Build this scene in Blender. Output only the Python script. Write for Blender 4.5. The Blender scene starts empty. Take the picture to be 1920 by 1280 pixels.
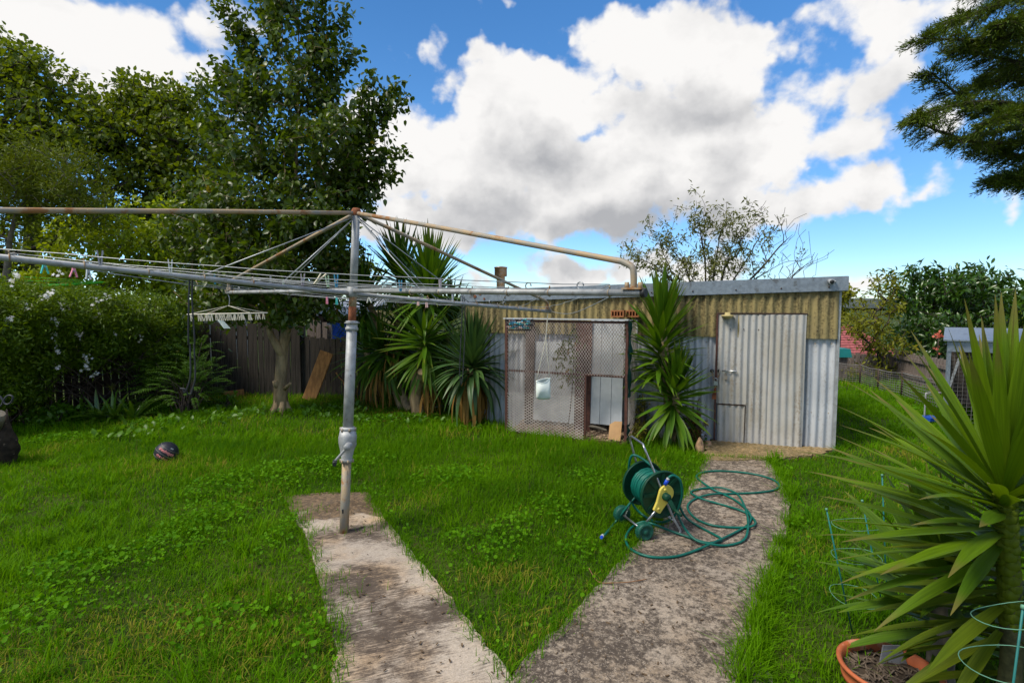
import bpy, math, random
import numpy as np
from mathutils import Vector, Matrix

random.seed(11)
rng = np.random.default_rng(11)
SC = bpy.context.scene
COL = SC.collection
R = math.radians

# ------------------------------------------------------------------ camera
EYE = 1.75
PITCH = math.atan(70 / 1000)
cam_d = bpy.data.cameras.new('camera')
cam = bpy.data.objects.new('camera', cam_d)
COL.objects.link(cam)
cam.location = (0, 0, EYE)
cam.rotation_euler = (math.pi / 2 - PITCH, 0, 0)
cam_d.sensor_width = 36
cam_d.lens = 18.75
cam_d.clip_start = 0.05
cam_d.clip_end = 5000
SC.camera = cam
FW = Vector((0, math.cos(PITCH), -math.sin(PITCH)))
UPV = Vector((0, math.sin(PITCH), math.cos(PITCH)))
E0 = Vector((0, 0, EYE))
Z = Vector((0, 0, 1))

def ray(px, py):
    return Vector((1, 0, 0)) * ((px - 960) / 1000) + UPV * ((640 - py) / 1000) + FW
def G(px, py, z=0.0):                 # a point of the picture standing at height z
    d = ray(px, py)
    return E0 + d * ((z - EYE) / d.z)
def D(px, py, y):                     # ... standing y metres away
    d = ray(px, py)
    return E0 + d * (y / d.y)
def proj(p):
    v = Vector(p) - E0
    w = v.dot(FW)
    return (960 + 1000 * v.x / w, 640 - 1000 * v.dot(UPV) / w)

# ------------------------------------------------------------------ light
SUN_EL, SUN_AZ = R(54), R(116)        # azimuth measured from +Y towards -X
sun_dir = Vector((-math.sin(SUN_AZ) * math.cos(SUN_EL), math.cos(SUN_AZ) * math.cos(SUN_EL), math.sin(SUN_EL)))
sl = bpy.data.lights.new('sun', 'SUN')
sl.energy = 3.0
sl.angle = R(18)
sl.color = (1.0, 0.93, 0.80)
so = bpy.data.objects.new('sun', sl)
COL.objects.link(so)
so.rotation_euler = (-sun_dir).to_track_quat('-Z', 'Y').to_euler()

SC.view_settings.view_transform = 'Standard'
SC.view_settings.look = 'None'
SC.view_settings.exposure = 0.62
SC.view_settings.gamma = 1.0
SC.view_settings.use_curve_mapping = False
SC.cycles.use_denoising = True
SC.cycles.max_bounces = 6
SC.cycles.diffuse_bounces = 3
SC.cycles.glossy_bounces = 2
SC.cycles.transmission_bounces = 4
SC.cycles.transparent_max_bounces = 4
SC.cycles.use_fast_gi = False

# ------------------------------------------------------------------ sky
W = bpy.data.worlds.new('World')
SC.world = W
W.use_nodes = True
nt = W.node_tree
nt.nodes.clear()

class NB:
    """short hand for wiring nodes"""
    def __init__(s, nt): s.nt = nt
    def n(s, t, **kw):
        nd = s.nt.nodes.new(t)
        for k, v in kw.items(): setattr(nd, k, v)
        return nd
    def put(s, sock, v):
        if hasattr(v, 'is_linked') or isinstance(v, bpy.types.NodeSocket): s.nt.links.new(v, sock)
        elif v is not None: sock.default_value = v
    def m(s, op, a, b=None, c=None, clamp=False):
        nd = s.n('ShaderNodeMath', operation=op, use_clamp=clamp)
        s.put(nd.inputs[0], a)
        if b is not None: s.put(nd.inputs[1], b)
        if c is not None: s.put(nd.inputs[2], c)
        return nd.outputs[0]
    def vm(s, op, a, b=None, out=0):
        nd = s.n('ShaderNodeVectorMath', operation=op)
        s.put(nd.inputs[0], a)
        if b is not None: s.put(nd.inputs[1], b)
        return nd.outputs[out]
    def mix(s, f, a, b, blend='MIX'):
        nd = s.n('ShaderNodeMix', data_type='RGBA', blend_type=blend)
        s.put(nd.inputs[0], f); s.put(nd.inputs[6], a); s.put(nd.inputs[7], b)
        return nd.outputs[2]
    def noise(s, vec, scale, detail=4, rough=.55, dist=0, out=0):
        nd = s.n('ShaderNodeTexNoise')
        if vec is not None: s.put(nd.inputs['Vector'], vec)
        nd.inputs['Scale'].default_value = scale
        nd.inputs['Detail'].default_value = detail
        nd.inputs['Roughness'].default_value = rough
        nd.inputs['Distortion'].default_value = dist
        return nd.outputs[out]
    def ss(s, x, lo, hi, a=0., b=1.):
        nd = s.n('ShaderNodeMapRange', interpolation_type='SMOOTHSTEP')
        s.put(nd.inputs[0], x)
        for i, v in enumerate((lo, hi, a, b)): s.put(nd.inputs[i + 1], v)
        return nd.outputs[0]

def rgba(c): return (c[0], c[1], c[2], 1.0)

CLOUDS = [  # centre and half size in picture units, of the cloud banks over the yard
    (1290, 105, 280, 100), (1010, 190, 260, 110), (890, 300, 250, 140), (1160, 320, 420, 110),
    (1330, 250, 210, 150), (1400, 385, 260, 66), (1010, 395, 300, 70), (1570, 365, 190, 62), (1740, 360, 120, 46),
    (1600, 240, 170, 62), (1650, 150, 110, 66), (1690, 25, 170, 62), (820, 420, 230, 60),
    (120, 40, 330, 110), (400, 70, 110, 90), (400, 175, 90, 50), (330, 130, 150, 70), (230, 170, 240, 60), (766, 97, 34, 22), (928, 2, 60, 20),
    (1085, 508, 110, 42), (1300, 490, 150, 52), (1600, 545, 90, 40), (920, 520, 70, 30),
    (1905, 405, 40, 40), (1460, 495, 70, 20), (1760, 200, 70, 60), (700, 300, 100, 120), (720, 190, 60, 50)]

def cloud_group():
    g = bpy.data.node_groups.new('cloud_field', 'ShaderNodeTree')
    g.interface.new_socket('dir', in_out='INPUT', socket_type='NodeSocketVector')
    g.interface.new_socket('field', in_out='OUTPUT', socket_type='NodeSocketFloat')
    b = NB(g)
    gi = b.n('NodeGroupInput'); go = b.n('NodeGroupOutput')
    v = gi.outputs[0]
    # wobble the direction first, so that outlines billow
    w1 = b.noise(v, 5.0, 5, .6, out=1)
    w1 = b.vm('SUBTRACT', w1, (.5, .5, .5))
    w1 = b.vm('MULTIPLY', w1, (.16, .16, .12))
    vw = b.vm('ADD', v, w1)
    sp = b.n('ShaderNodeSeparateXYZ'); b.put(sp.inputs[0], vw)
    hor = b.m('POWER', b.m('ADD', b.m('MULTIPLY', sp.outputs[0], sp.outputs[0]), b.m('MULTIPLY', sp.outputs[1], sp.outputs[1])), .5)
    az = b.m('ARCTAN2', sp.outputs[0], sp.outputs[1])
    el = b.m('ARCTAN2', sp.outputs[2], hor)
    cb = b.n('ShaderNodeCombineXYZ'); b.put(cb.inputs[0], az); b.put(cb.inputs[1], el)
    acc = None
    for (cx, cy, rx, ry) in CLOUDS:
        d = ray(cx, cy).normalized()
        a0, e0 = math.atan2(d.x, d.y), math.asin(d.z)
        d1 = ray(cx + rx, cy).normalized(); d2 = ray(cx, cy - ry).normalized()
        ra = abs(math.atan2(d1.x, d1.y) - a0); re = abs(math.asin(d2.z) - e0)
        t = b.vm('SUBTRACT', cb.outputs[0], (a0, e0, 0))
        t = b.vm('MULTIPLY', t, (1 / ra, 1 / re, 0))
        ln = b.vm('LENGTH', t, out=1)
        f = b.m('MULTIPLY', b.m('SUBTRACT', 1.0, ln), min(1.0, 4.0 * (ra * re) ** .5))
        acc = f if acc is None else b.m('SMOOTH_MAX', acc, f, .12)
    # the same kind of broken cumulus goes on all round the sky
    gen = b.noise(b.vm('MULTIPLY', v, (1, 1, 1.7)), 2.2, 3, .5)
    gen = b.m('MULTIPLY', b.m('SUBTRACT', gen, .47), 3.0)
    far = b.m('MAXIMUM', b.ss(b.m('ABSOLUTE', az), .80, 1.0), b.ss(el, .62, .8))
    gen = b.m('SUBTRACT', gen, b.m('MULTIPLY', b.m('SUBTRACT', 1.0, far), 3.0))
    acc = b.m('MAXIMUM', acc, gen)
    n1 = b.noise(b.vm('MULTIPLY', v, (1, 1, 1.3)), 7.0, 11, .60)
    vo = b.n('ShaderNodeTexVoronoi', feature='SMOOTH_F1'); b.put(vo.inputs['Vector'], vw)
    vo.inputs['Scale'].default_value = 13; vo.inputs['Smoothness'].default_value = .6
    vo.inputs['Detail'].default_value = 2
    puff = b.m('SUBTRACT', .42, vo.outputs['Distance'])
    acc = b.m('ADD', acc, b.m('MULTIPLY', b.m('SUBTRACT', n1, .36), .60))
    acc = b.m('ADD', acc, b.m('MULTIPLY', puff, .30))
    b.put(go.inputs[0], acc)
    return g

b = NB(nt)
tc = b.n('ShaderNodeTexCoord')
dirv = tc.outputs['Generated']
sky = b.n('ShaderNodeTexSky', sky_type='NISHITA', sun_disc=False)
sky.sun_elevation = SUN_EL
sky.sun_rotation = SUN_AZ
sky.altitude = 900; sky.air_density = 1.0; sky.dust_density = .1; sky.ozone_density = 3.0
cg = cloud_group()
g1 = b.n('ShaderNodeGroup'); g1.node_tree = cg; b.put(g1.inputs[0], dirv)
g2 = b.n('ShaderNodeGroup'); g2.node_tree = cg
b.put(g2.inputs[0], b.vm('NORMALIZE', b.vm('ADD', dirv, (-.02, 0, .10))))
f1, f2 = g1.outputs[0], g2.outputs[0]
dens = b.ss(f1, -.02, .13)
shade = b.ss(f2, -.04, .66)
fine = b.noise(b.vm('MULTIPLY', dirv, (1, 1, 1.6)), 6.5, 8, .6)
shade = b.m('ADD', shade, b.m('MULTIPLY', b.m('SUBTRACT', fine, .52), 1.15), clamp=True)
CLD_W, CLD_G = (6.3, 6.2, 6.1), (3.0, 3.05, 3.2)
cc = b.mix(shade, rgba(CLD_W), rgba(CLD_G))
hs = b.n('ShaderNodeHueSaturation')
hs.inputs['Saturation'].default_value = 1.25
hs.inputs['Value'].default_value = 1.26
b.put(hs.inputs['Color'], sky.outputs[0])
sz_ = b.n('ShaderNodeSeparateXYZ'); b.put(sz_.inputs[0], dirv)
clear = b.mix(b.ss(sz_.outputs[2], -.02, .34), b.mix(1.0, hs.outputs[0], rgba((.74, .90, 1.08)), 'MULTIPLY'), hs.outputs[0])
allc = b.mix(dens, clear, cc)
bg = b.n('ShaderNodeBackground'); bg.inputs['Strength'].default_value = .1
b.put(bg.inputs['Color'], allc)
wo = b.n('ShaderNodeOutputWorld')
nt.links.new(bg.outputs[0], wo.inputs[0])
W.cycles.sampling_method = 'MANUAL'
W.cycles.sample_map_resolution = 512

# ------------------------------------------------------------------ materials
def newmat(name):
    m = bpy.data.materials.new(name)
    m.use_nodes = True
    b = NB(m.node_tree)
    p = m.node_tree.nodes['Principled BSDF']
    return m, b, p

def M(name, col, rough=.6, metal=0., var=.22, scale=9., col2=None, bump=0., bscale=60., spec=.35, stretch=(1, 1, 1), lo=.35, hi=.65, fleck=None, fscale=40., fth=.62):
    m, b, p = newmat(name)
    t = b.n('ShaderNodeTexCoord').outputs['Object']
    v = b.vm('MULTIPLY', t, stretch)
    n = b.noise(v, scale, 6, .6)
    c1 = tuple(c * (1 - var) for c in col)
    c2 = col2 if col2 else tuple(min(1, c * (1 + var)) for c in col)
    c = b.mix(b.ss(n, lo, hi), rgba(c1), rgba(c2))
    if fleck:
        c = b.mix(b.ss(b.noise(v, fscale, 4, .6), fth, fth + .1), c, rgba(fleck))
    b.put(p.inputs['Base Color'], c)
    p.inputs['Roughness'].default_value = rough
    p.inputs['Metallic'].default_value = metal
    p.inputs['Specular IOR Level'].default_value = spec
    if bump:
        bp = b.n('ShaderNodeBump'); bp.inputs['Strength'].default_value = bump; bp.inputs['Distance'].default_value = .01
        b.put(bp.inputs['Height'], b.noise(v, bscale, 5, .6))
        b.put(p.inputs['Normal'], bp.outputs[0])
    return m

def leafmat(name, ca, cb, cc=None, rough=.45, trans=.35, spec=.35, attr='var', nscale=1.2, tipc=None):
    """leaf colours run from ca to cb (rare leaves cc) leaf by leaf and clump by clump"""
    m, b, p = newmat(name)
    if attr:
        at = b.n('ShaderNodeAttribute'); at.attribute_name = attr
        x = at.outputs['Fac']
    else:
        x = b.n('ShaderNodeObjectInfo').outputs['Random']
    geo = b.n('ShaderNodeNewGeometry')
    clump = b.noise(geo.outputs['Position'], nscale, 3, .6)
    f = b.m('ADD', b.m('MULTIPLY', x, .65), b.m('MULTIPLY', b.m('SUBTRACT', clump, .32), 1.0), clamp=True)
    c = b.mix(f, rgba(ca), rgba(cb))
    if cc: c = b.mix(b.ss(x, .93, .985), c, rgba(cc))
    if tipc:
        tx = b.n('ShaderNodeTexCoord').outputs['Object']
        sx = b.n('ShaderNodeSeparateXYZ'); b.put(sx.inputs[0], tx)
        c = b.mix(b.ss(sx.outputs[0], .46, .60), c, rgba(tipc))
        edge = b.ss(b.m('ABSOLUTE', sx.outputs[1]), .016, .030)
        c = b.mix(b.m('MULTIPLY', edge, .5), c, rgba((ca[0] * 2 + .05, ca[1] * 1.6 + .05, ca[2] + .01)))
        nn = b.noise(b.vm('MULTIPLY', tx, (1.2, 60, 1)), 3, 3, .6)
        c = b.mix(b.ss(nn, .35, .7, 0, .5), c, rgba(tuple(q * .5 for q in ca)))
        sc_ = b.noise(b.vm('ADD', tx, geo.outputs['Position']), 34, 4, .7)
        c = b.mix(b.ss(sc_, .66, .74, 0, .8), c, rgba((.16, .105, .03)))
    b.put(p.inputs['Base Color'], c)
    p.inputs['Roughness'].default_value = rough
    p.inputs['Specular IOR Level'].default_value = spec
    tr = b.n('ShaderNodeBsdfTranslucent')
    b.put(tr.inputs['Color'], b.mix(.5, c, rgba((cb[0] * 1.6, cb[1] * 1.5, cb[2] * .7))))
    mx = b.n('ShaderNodeMixShader'); mx.inputs[0].default_value = trans
    nt = m.node_tree
    nt.links.new(p.outputs[0], mx.inputs[1]); nt.links.new(tr.outputs[0], mx.inputs[2])
    nt.links.new(mx.outputs[0], nt.nodes['Material Output'].inputs['Surface'])
    return m

MT = {}
MT['galv'] = M('galvanised_steel', (.34, .35, .355), .6, .35, .18, 14, bump=.08, fleck=(.24, .22, .2), fscale=25)
MT['galv_rust'] = M('weathered_steel', (.31, .29, .25), .65, .2, .15, 7, col2=(.35, .26, .16), lo=.40, hi=.58, fleck=(.27, .13, .05), fscale=9, fth=.54, bump=.1)
MT['rust'] = M('rust', (.23, .075, .03), .8, .1, .3, 20, bump=.2)
MT['wire'] = M('line_wire', (.33, .35, .37), .45, .6, .15, 20)
MT['black'] = M('black_rubber', (.02, .022, .025), .55, 0, .2, 10)
MT['fascia'] = M('zinc_fascia', (.25, .285, .325), .5, .55, .14, 22, bump=.06, bscale=30, fleck=(.16, .17, .18), fscale=9, fth=.6)
MT['brown_steel'] = M('brown_painted_steel', (.085, .035, .026), .6, .1, .3, 12, fleck=(.16, .06, .03), fscale=20)
MT['mesh'] = M('bare_expanded_metal', (.40, .36, .33), .7, .1, .25, 5)
MT['mesh_dark'] = M('rusty_expanded_metal', (.33, .28, .255), .7, .1, .3, 5)
MT['white_metal'] = M('white_sheet_metal', (.42, .44, .46), .55, 0, .1, 4)
MT['white_cloth'] = M('white_cloth', (.72, .78, .74), .85, 0, .06, 12, bump=.15)
MT['cord'] = M('cream_cord', (.62, .58, .48), .9, 0, .1, 30)
MT['shade'] = M('green_shade_cloth', (.01, .075, .062), .9, 0, .3, 30, bump=.2)
MT['card'] = M('cardboard', (.42, .25, .12), .85, 0, .12, 5)
MT['brick'] = M('terracotta_brick', (.30, .115, .045), .85, 0, .2, 18, bump=.2)
MT['terra'] = M('terracotta', (.42, .11, .04), .65, 0, .16, 6, bump=.06, fleck=(.5, .22, .13), fscale=9, fth=.6)
MT['soil'] = M('potting_soil', (.045, .032, .022), .95, 0, .5, 40, bump=.6, fleck=(.14, .1, .07), fscale=60)
MT['bark'] = M('tree_bark', (.27, .195, .105), .9, 0, .35, 10, bump=.6, bscale=18, stretch=(1, 1, .3))
MT['bark_dark'] = M('dark_bark', (.05, .04, .03), .9, 0, .35, 8, bump=.5, bscale=20, stretch=(1, 1, .3))
MT['bark_grey'] = M('grey_bark', (.15, .13, .10), .9, 0, .3, 8, bump=.4, bscale=20)
MT['twig'] = M('thin_dark_branch', (.055, .042, .032), .9, 0, .3, 8)
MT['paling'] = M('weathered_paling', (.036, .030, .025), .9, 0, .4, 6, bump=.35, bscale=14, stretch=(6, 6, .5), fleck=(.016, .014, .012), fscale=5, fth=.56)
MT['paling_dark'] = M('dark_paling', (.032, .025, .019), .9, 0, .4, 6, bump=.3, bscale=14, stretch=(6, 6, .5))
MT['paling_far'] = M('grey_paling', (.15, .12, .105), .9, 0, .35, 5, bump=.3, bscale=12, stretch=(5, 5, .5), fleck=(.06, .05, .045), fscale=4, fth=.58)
MT['plank'] = M('sawn_plank', (.32, .155, .05), .8, 0, .28, 5, bump=.2, bscale=16, stretch=(5, 5, 1), fleck=(.14, .07, .03), fscale=10)
MT['yellow_wall'] = M('yellow_wall', (.42, .30, .09), .8, 0, .1, 3)
MT['blue_tarp'] = M('blue_tarp', (.01, .07, .42), .5, 0, .2, 4)
MT['dark_trim'] = M('dark_timber', (.05, .032, .025), .8, 0, .3, 5)
MT['pale_roof'] = M('pale_metal_roof', (.5, .53, .58), .5, .2, .1, 4)
MT['red_tile'] = M('red_roof_tile', (.30, .085, .085), .8, 0, .25, 6, fleck=(.26, .06, .06), fscale=10)
MT['cream'] = M('cream_paint', (.40, .33, .15), .7, 0, .1, 10)
MT['house_wall'] = M('house_wall', (.45, .42, .38), .8, 0, .1, 3)
MT['glass'] = M('dark_glass', (.03, .035, .045), .08, 0, .1, 2, spec=.6)
MT['teal_bin'] = M('teal_plastic', (.01, .19, .19), .5, 0, .1, 5)
MT['reel_green'] = M('dark_green_plastic', (.003, .040, .020), .5, 0, .15, 12, spec=.25)
MT['hose'] = M('teal_hose', (.002, .10, .075), .42, 0, .15, 10, spec=.3)
MT['yellow_pl'] = M('yellow_plastic', (.60, .50, .085), .45, 0, .06, 8, spec=.4)
MT['blue_pl'] = M('blue_plastic', (.015, .07, .55), .4, 0, .1, 8)
MT['chrome'] = M('bright_tube', (.42, .44, .47), .28, .9, .08, 12)
MT['tyre'] = M('green_wheel', (.006, .075, .05), .55, 0, .2, 20)
MT['ball'] = M('navy_rubber', (.012, .014, .024), .45, 0, .2, 40, bump=.3, bscale=160, spec=.4)
MT['seam'] = M('grey_seam', (.16, .16, .14), .6, 0, .1, 20)
MT['pink'] = M('pink_print', (.62, .22, .22), .6, 0, .15, 20)
MT['stone'] = M('sandstone', (.30, .19, .11), .9, 0, .4, 9, bump=.6, bscale=14)
MT['bright_green'] = M('bright_green_paint', (.05, .42, .02), .5, 0, .1, 10)
MT['ring'] = M('pale_green_wire', (.10, .25, .17), .5, 0, .1, 10)
MT['ring_teal'] = M('teal_stake', (.01, .14, .13), .5, 0, .1, 10)
MT['white_flower'] = leafmat('white_petal', (.55, .55, .58), (.85, .85, .85), None, .7, .3)
MT['straw'] = M('dry_twig', (.22, .11, .05), .85, 0, .2, 20)
PEGC = {'teal': (.05, .48, .46), 'pink': (.72, .25, .36), 'grey': (.34, .33, .36), 'white': (.70, .70, .64), 'blue': (.06, .28, .45),
        'pale green': (.42, .58, .36), 'cream': (.68, .62, .46), 'mauve': (.40, .34, .38), 'pale pink': (.74, .5, .48), 'clear': (.45, .50, .55)}
for k, c in PEGC.items(): MT['peg_' + k] = M(k.replace(' ', '_') + '_peg_plastic', c, .45, 0, .06, 20)

def corr_mat(name, base, base2, dirt, rough, metal, dirt_lo, dirt_hi, seedoff=0.):
    m, b, p = newmat(name)
    t = b.n('ShaderNodeTexCoord').outputs['Object']
    t = b.vm('ADD', t, (seedoff, seedoff, 0))
    st = b.noise(b.vm('MULTIPLY', t, (9, 9, .55)), 1.6, 6, .65)
    sp = b.noise(t, 34, 5, .7)
    big = b.noise(t, 1.7, 4, .6)
    c = b.mix(b.ss(big, .35, .65), rgba(base), rgba(base2))
    p.inputs['Specular IOR Level'].default_value = .2
    d = b.m('ADD', b.m('MULTIPLY', st, .62), b.m('MULTIPLY', sp, .50))
    c = b.mix(b.ss(d, dirt_lo, dirt_hi), c, rgba(dirt))
    b.put(p.inputs['Base Color'], c)
    p.inputs['Roughness'].default_value = rough
    p.inputs['Metallic'].default_value = metal
    bp = b.n('ShaderNodeBump'); bp.inputs['Strength'].default_value = .12; bp.inputs['Distance'].default_value = .01
    b.put(bp.inputs['Height'], sp); b.put(p.inputs['Normal'], bp.outputs[0])
    return m
MT['fibro'] = corr_mat('mossy_fibro_sheet', (.30, .24, .105), (.24, .195, .095), (.075, .060, .030), .9, 0, .50, .70)
MT['iron'] = corr_mat('corrugated_iron', (.40, .42, .45), (.49, .51, .54), (.22, .19, .15), .6, .1, .56, .80)
MT['iron_door'] = corr_mat('door_iron', (.36, .345, .31), (.43, .425, .41), (.22, .175, .12), .65, .05, .55, .80, 3.)

# ------------------------------------------------------------------ builders
def tag(o, label=None, cat=None, group=None, kind=None):
    if label: o['label'] = label
    if cat: o['category'] = cat
    if group: o['group'] = group
    if kind: o['kind'] = kind
    return o

def empty(name, loc, label=None, cat=None, group=None):
    o = bpy.data.objects.new(name, None)
    COL.objects.link(o)
    o.location = loc
    o.empty_display_size = .1
    return tag(o, label, cat, group)

def wloc(o):
    v = Vector((0, 0, 0))
    while o is not None:
        v += o.location
        o = o.parent
    return v

def link(name, me, mat, parent=None, loc=None):
    o = bpy.data.objects.new(name, me)
    COL.objects.link(o)
    if mat is not None and not me.materials: me.materials.append(mat)
    if parent is not None: o.parent = parent
    if loc is not None: o.location = loc
    return o

class MB:
    def __init__(s): s.v, s.f, s.sm = [], [], []
    def add(s, vs, fs, smooth=False):
        k = len(s.v)
        s.v.extend([tuple(v) for v in vs])
        s.f.extend([tuple(i + k for i in f) for f in fs])
        s.sm.extend([smooth] * len(fs))
        return s
    def box(s, c, size, rot=None):
        c = Vector(c); h = Vector(size) / 2
        vs = []
        for x in (-1, 1):
            for y in (-1, 1):
                for z in (-1, 1):
                    p = Vector((x * h.x, y * h.y, z * h.z))
                    vs.append(c + (rot @ p if rot is not None else p))
        return s.add(vs, [(0, 1, 3, 2), (4, 6, 7, 5), (0, 4, 5, 1), (2, 3, 7, 6), (0, 2, 6, 4), (1, 5, 7, 3)])
    def beam(s, a, b_, w, t, side=None):
        """a bar of section w x t from a to b; w is measured along side"""
        a, b_ = Vector(a), Vector(b_)
        d = (b_ - a).normalized()
        sd = Vector(side) if side is not None else (Vector((0, 0, 1)).cross(d) if abs(d.z) < .95 else Vector((1, 0, 0)))
        sd = (sd - d * sd.dot(d)).normalized()
        n = d.cross(sd)
        L = (b_ - a).length
        return s.box((a + b_) / 2, (L, w, t), Matrix((d, sd, n)).transposed())
    def tube(s, pts, r, n=8, cap=True, closed=False):
        pts = [Vector(p) for p in pts]
        N = len(pts)
        rs = r if hasattr(r, '__len__') else [r] * N
        ts = []
        for i in range(N):
            if closed: t = pts[(i + 1) % N] - pts[i - 1]
            else: t = pts[min(i + 1, N - 1)] - pts[max(i - 1, 0)]
            ts.append(t.normalized() if t.length > 1e-9 else Vector((0, 0, 1)))
        u = ts[0].orthogonal().normalized()
        vs, fs = [], []
        for i in range(N):
            u = u - ts[i] * u.dot(ts[i])
            u = u.normalized() if u.length > 1e-6 else ts[i].orthogonal().normalized()
            w = ts[i].cross(u)
            for k in range(n):
                a = 2 * math.pi * k / n
                vs.append(pts[i] + (u * math.cos(a) + w * math.sin(a)) * rs[i])
        M_ = N if closed else N - 1
        for i in range(M_):
            j = (i + 1) % N
            for k in range(n):
                fs.append((i * n + k, i * n + (k + 1) % n, j * n + (k + 1) % n, j * n + k))
        s.add(vs, fs, True)
        if cap and not closed:
            k0 = len(s.v) - N * n
            s.f.append(tuple(k0 + k for k in range(n - 1, -1, -1))); s.sm.append(False)
            s.f.append(tuple(k0 + (N - 1) * n + k for k in range(n))); s.sm.append(False)
        return s
    def lathe(s, prof, c, axis=(0, 0, 1), n=24, smooth=True):
        ax = Vector(axis).normalized()
        u = ax.orthogonal().normalized(); w = ax.cross(u); c = Vector(c)
        vs = [c + ax * z + (u * math.cos(2 * math.pi * k / n) + w * math.sin(2 * math.pi * k / n)) * r for r, z in prof for k in range(n)]
        fs = [(i * n + k, i * n + (k + 1) % n, (i + 1) * n + (k + 1) % n, (i + 1) * n + k) for i in range(len(prof) - 1) for k in range(n)]
        return s.add(vs, fs, smooth)
    def prism(s, poly, ext):
        """a flat outline pushed along ext"""
        p = [Vector(q) for q in poly]; e = Vector(ext); n = len(p)
        fs = [tuple(range(n - 1, -1, -1)), tuple(range(n, 2 * n))]
        fs += [(i, (i + 1) % n, n + (i + 1) % n, n + i) for i in range(n)]
        return s.add(p + [q + e for q in p], fs)
    def mesh(s, name, off=Vector((0, 0, 0))):
        me = bpy.data.meshes.new(name)
        me.from_pydata([tuple(Vector(v) - off) for v in s.v], [], s.f)
        me.polygons.foreach_set('use_smooth', s.sm)
        me.update()
        return me
    def build(s, name, mat, parent=None, label=None, cat=None, group=None, kind=None, base=None):
        """vertices are given in world coordinates; base: where a top-level mesh has its origin"""
        off = wloc(parent) if parent is not None else Vector(base) if base is not None else Vector((0, 0, 0))
        o = link(name, s.mesh(name, off), MT[mat] if isinstance(mat, str) else mat, parent)
        if parent is None: o.location = off
        return tag(o, label, cat, group, kind)

def np_mesh(name, verts, tris, var=None, smooth=False):
    me = bpy.data.meshes.new(name)
    nv, nf = len(verts), len(tris)
    me.vertices.add(nv); me.loops.add(nf * 3); me.polygons.add(nf)
    me.vertices.foreach_set('co', np.ascontiguousarray(verts, np.float32).ravel())
    me.polygons.foreach_set('loop_start', np.arange(0, nf * 3, 3, dtype=np.int32))
    me.loops.foreach_set('vertex_index', np.ascontiguousarray(tris, np.int32).ravel())
    if smooth: me.polygons.foreach_set('use_smooth', np.ones(nf, bool))
    me.update(calc_edges=True)
    if var is not None:
        a = me.attributes.new('var', 'FLOAT', 'FACE')
        a.data.foreach_set('value', np.ascontiguousarray(var, np.float32))
    return me

def nrm(a): return a / np.maximum(np.linalg.norm(a, axis=-1, keepdims=True), 1e-9)

def frames(d, n):
    x = nrm(d); y = nrm(np.cross(n, x)); z = np.cross(x, y)
    return np.stack([x, y, z], axis=-1)

def scatter(tv, tt, loc, Rm, size, var=None):
    """copies of one small template (tv, tt), merged: for foliage nobody could count"""
    N, V, T = len(loc), len(tv), len(tt)
    size = np.asarray(size)
    if size.ndim == 1: size = size[:, None].repeat(3, 1)
    v = np.einsum('nij,nvj->nvi', Rm, tv[None] * size[:, None, :]) + loc[:, None, :]
    f = tt[None] + (np.arange(N) * V)[:, None, None]
    vr = (rng.random(N) if var is None else var).repeat(T)
    return v.reshape(-1, 3), f.reshape(-1, 3), vr

def merge(parts):
    vs, fs, vr, k = [], [], [], 0
    for v, f, r in parts:
        vs.append(v); fs.append(f + k); vr.append(r); k += len(v)
    return np.concatenate(vs), np.concatenate(fs), np.concatenate(vr)

T_DIAMOND = (np.array([(0, 0, 0), (.45, .27, .07), (1, 0, -.1), (.45, -.27, .07)], float), np.array([(0, 2, 1), (0, 3, 2)]))
T_LONG = (np.array([(0, 0, 0), (.4, .17, .05), (1, 0, -.18), (.4, -.17, .05)], float), np.array([(0, 2, 1), (0, 3, 2)]))
T_OVATE = (np.array([(0, 0, 0), (.25, .27, .06), (.62, .24, .02), (1, 0, -.2), (.62, -.24, .02), (.25, -.27, .06), (.3, 0, -.01), (.65, 0, -.06)], float),
           np.array([(0, 6, 1), (1, 6, 7), (1, 7, 2), (2, 7, 3), (0, 5, 6), (5, 4, 7), (5, 7, 6), (4, 3, 7)]))
T_LANCE = (np.array([(0, 0, 0), (.3, .16, .05), (.65, .14, .0), (1, 0, -.25), (.65, -.14, .0), (.3, -.16, .05), (.35, 0, -.02), (.65, 0, -.07)], float), T_OVATE[1])

def disc_tpl(n=8, notch=.35, dip=-.12):
    v = [(0, 0, dip)]
    for k in range(n):
        a = 2 * math.pi * (k + .5) / n
        r = 1.0 * (1 - notch * max(0, math.cos(a - math.pi)) ** 6) * (1 + .07 * math.cos(5 * a))
        v.append((r * math.cos(a), r * math.sin(a), .05 * math.cos(3 * a)))
    return np.array(v), np.array([(0, 1 + k, 1 + (k + 1) % n) for k in range(n)])
T_ROUND = disc_tpl()
def clover_tpl():
    vs, fs = [], []
    for q in range(3):
        c, s_ = math.cos(2.094 * q), math.sin(2.094 * q)
        k = len(vs)
        for x, y, z in ((0, 0, 0), (.5, .42, .02), (.95, .38, .1), (.85, 0, .04), (.95, -.38, .1), (.5, -.42, .02)):
            vs.append((c * x - s_ * y, s_ * x + c * y, z))
        fs += [(k, k + 3, k + 1), (k + 1, k + 3, k + 2), (k, k + 5, k + 3), (k + 5, k + 4, k + 3)]
    return np.array(vs), np.array(fs)
T_CLOVER = clover_tpl()

def rand_dirs(n, up=0.):
    d = rng.normal(size=(n, 3)); d[:, 2] += up
    return nrm(d)

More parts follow.
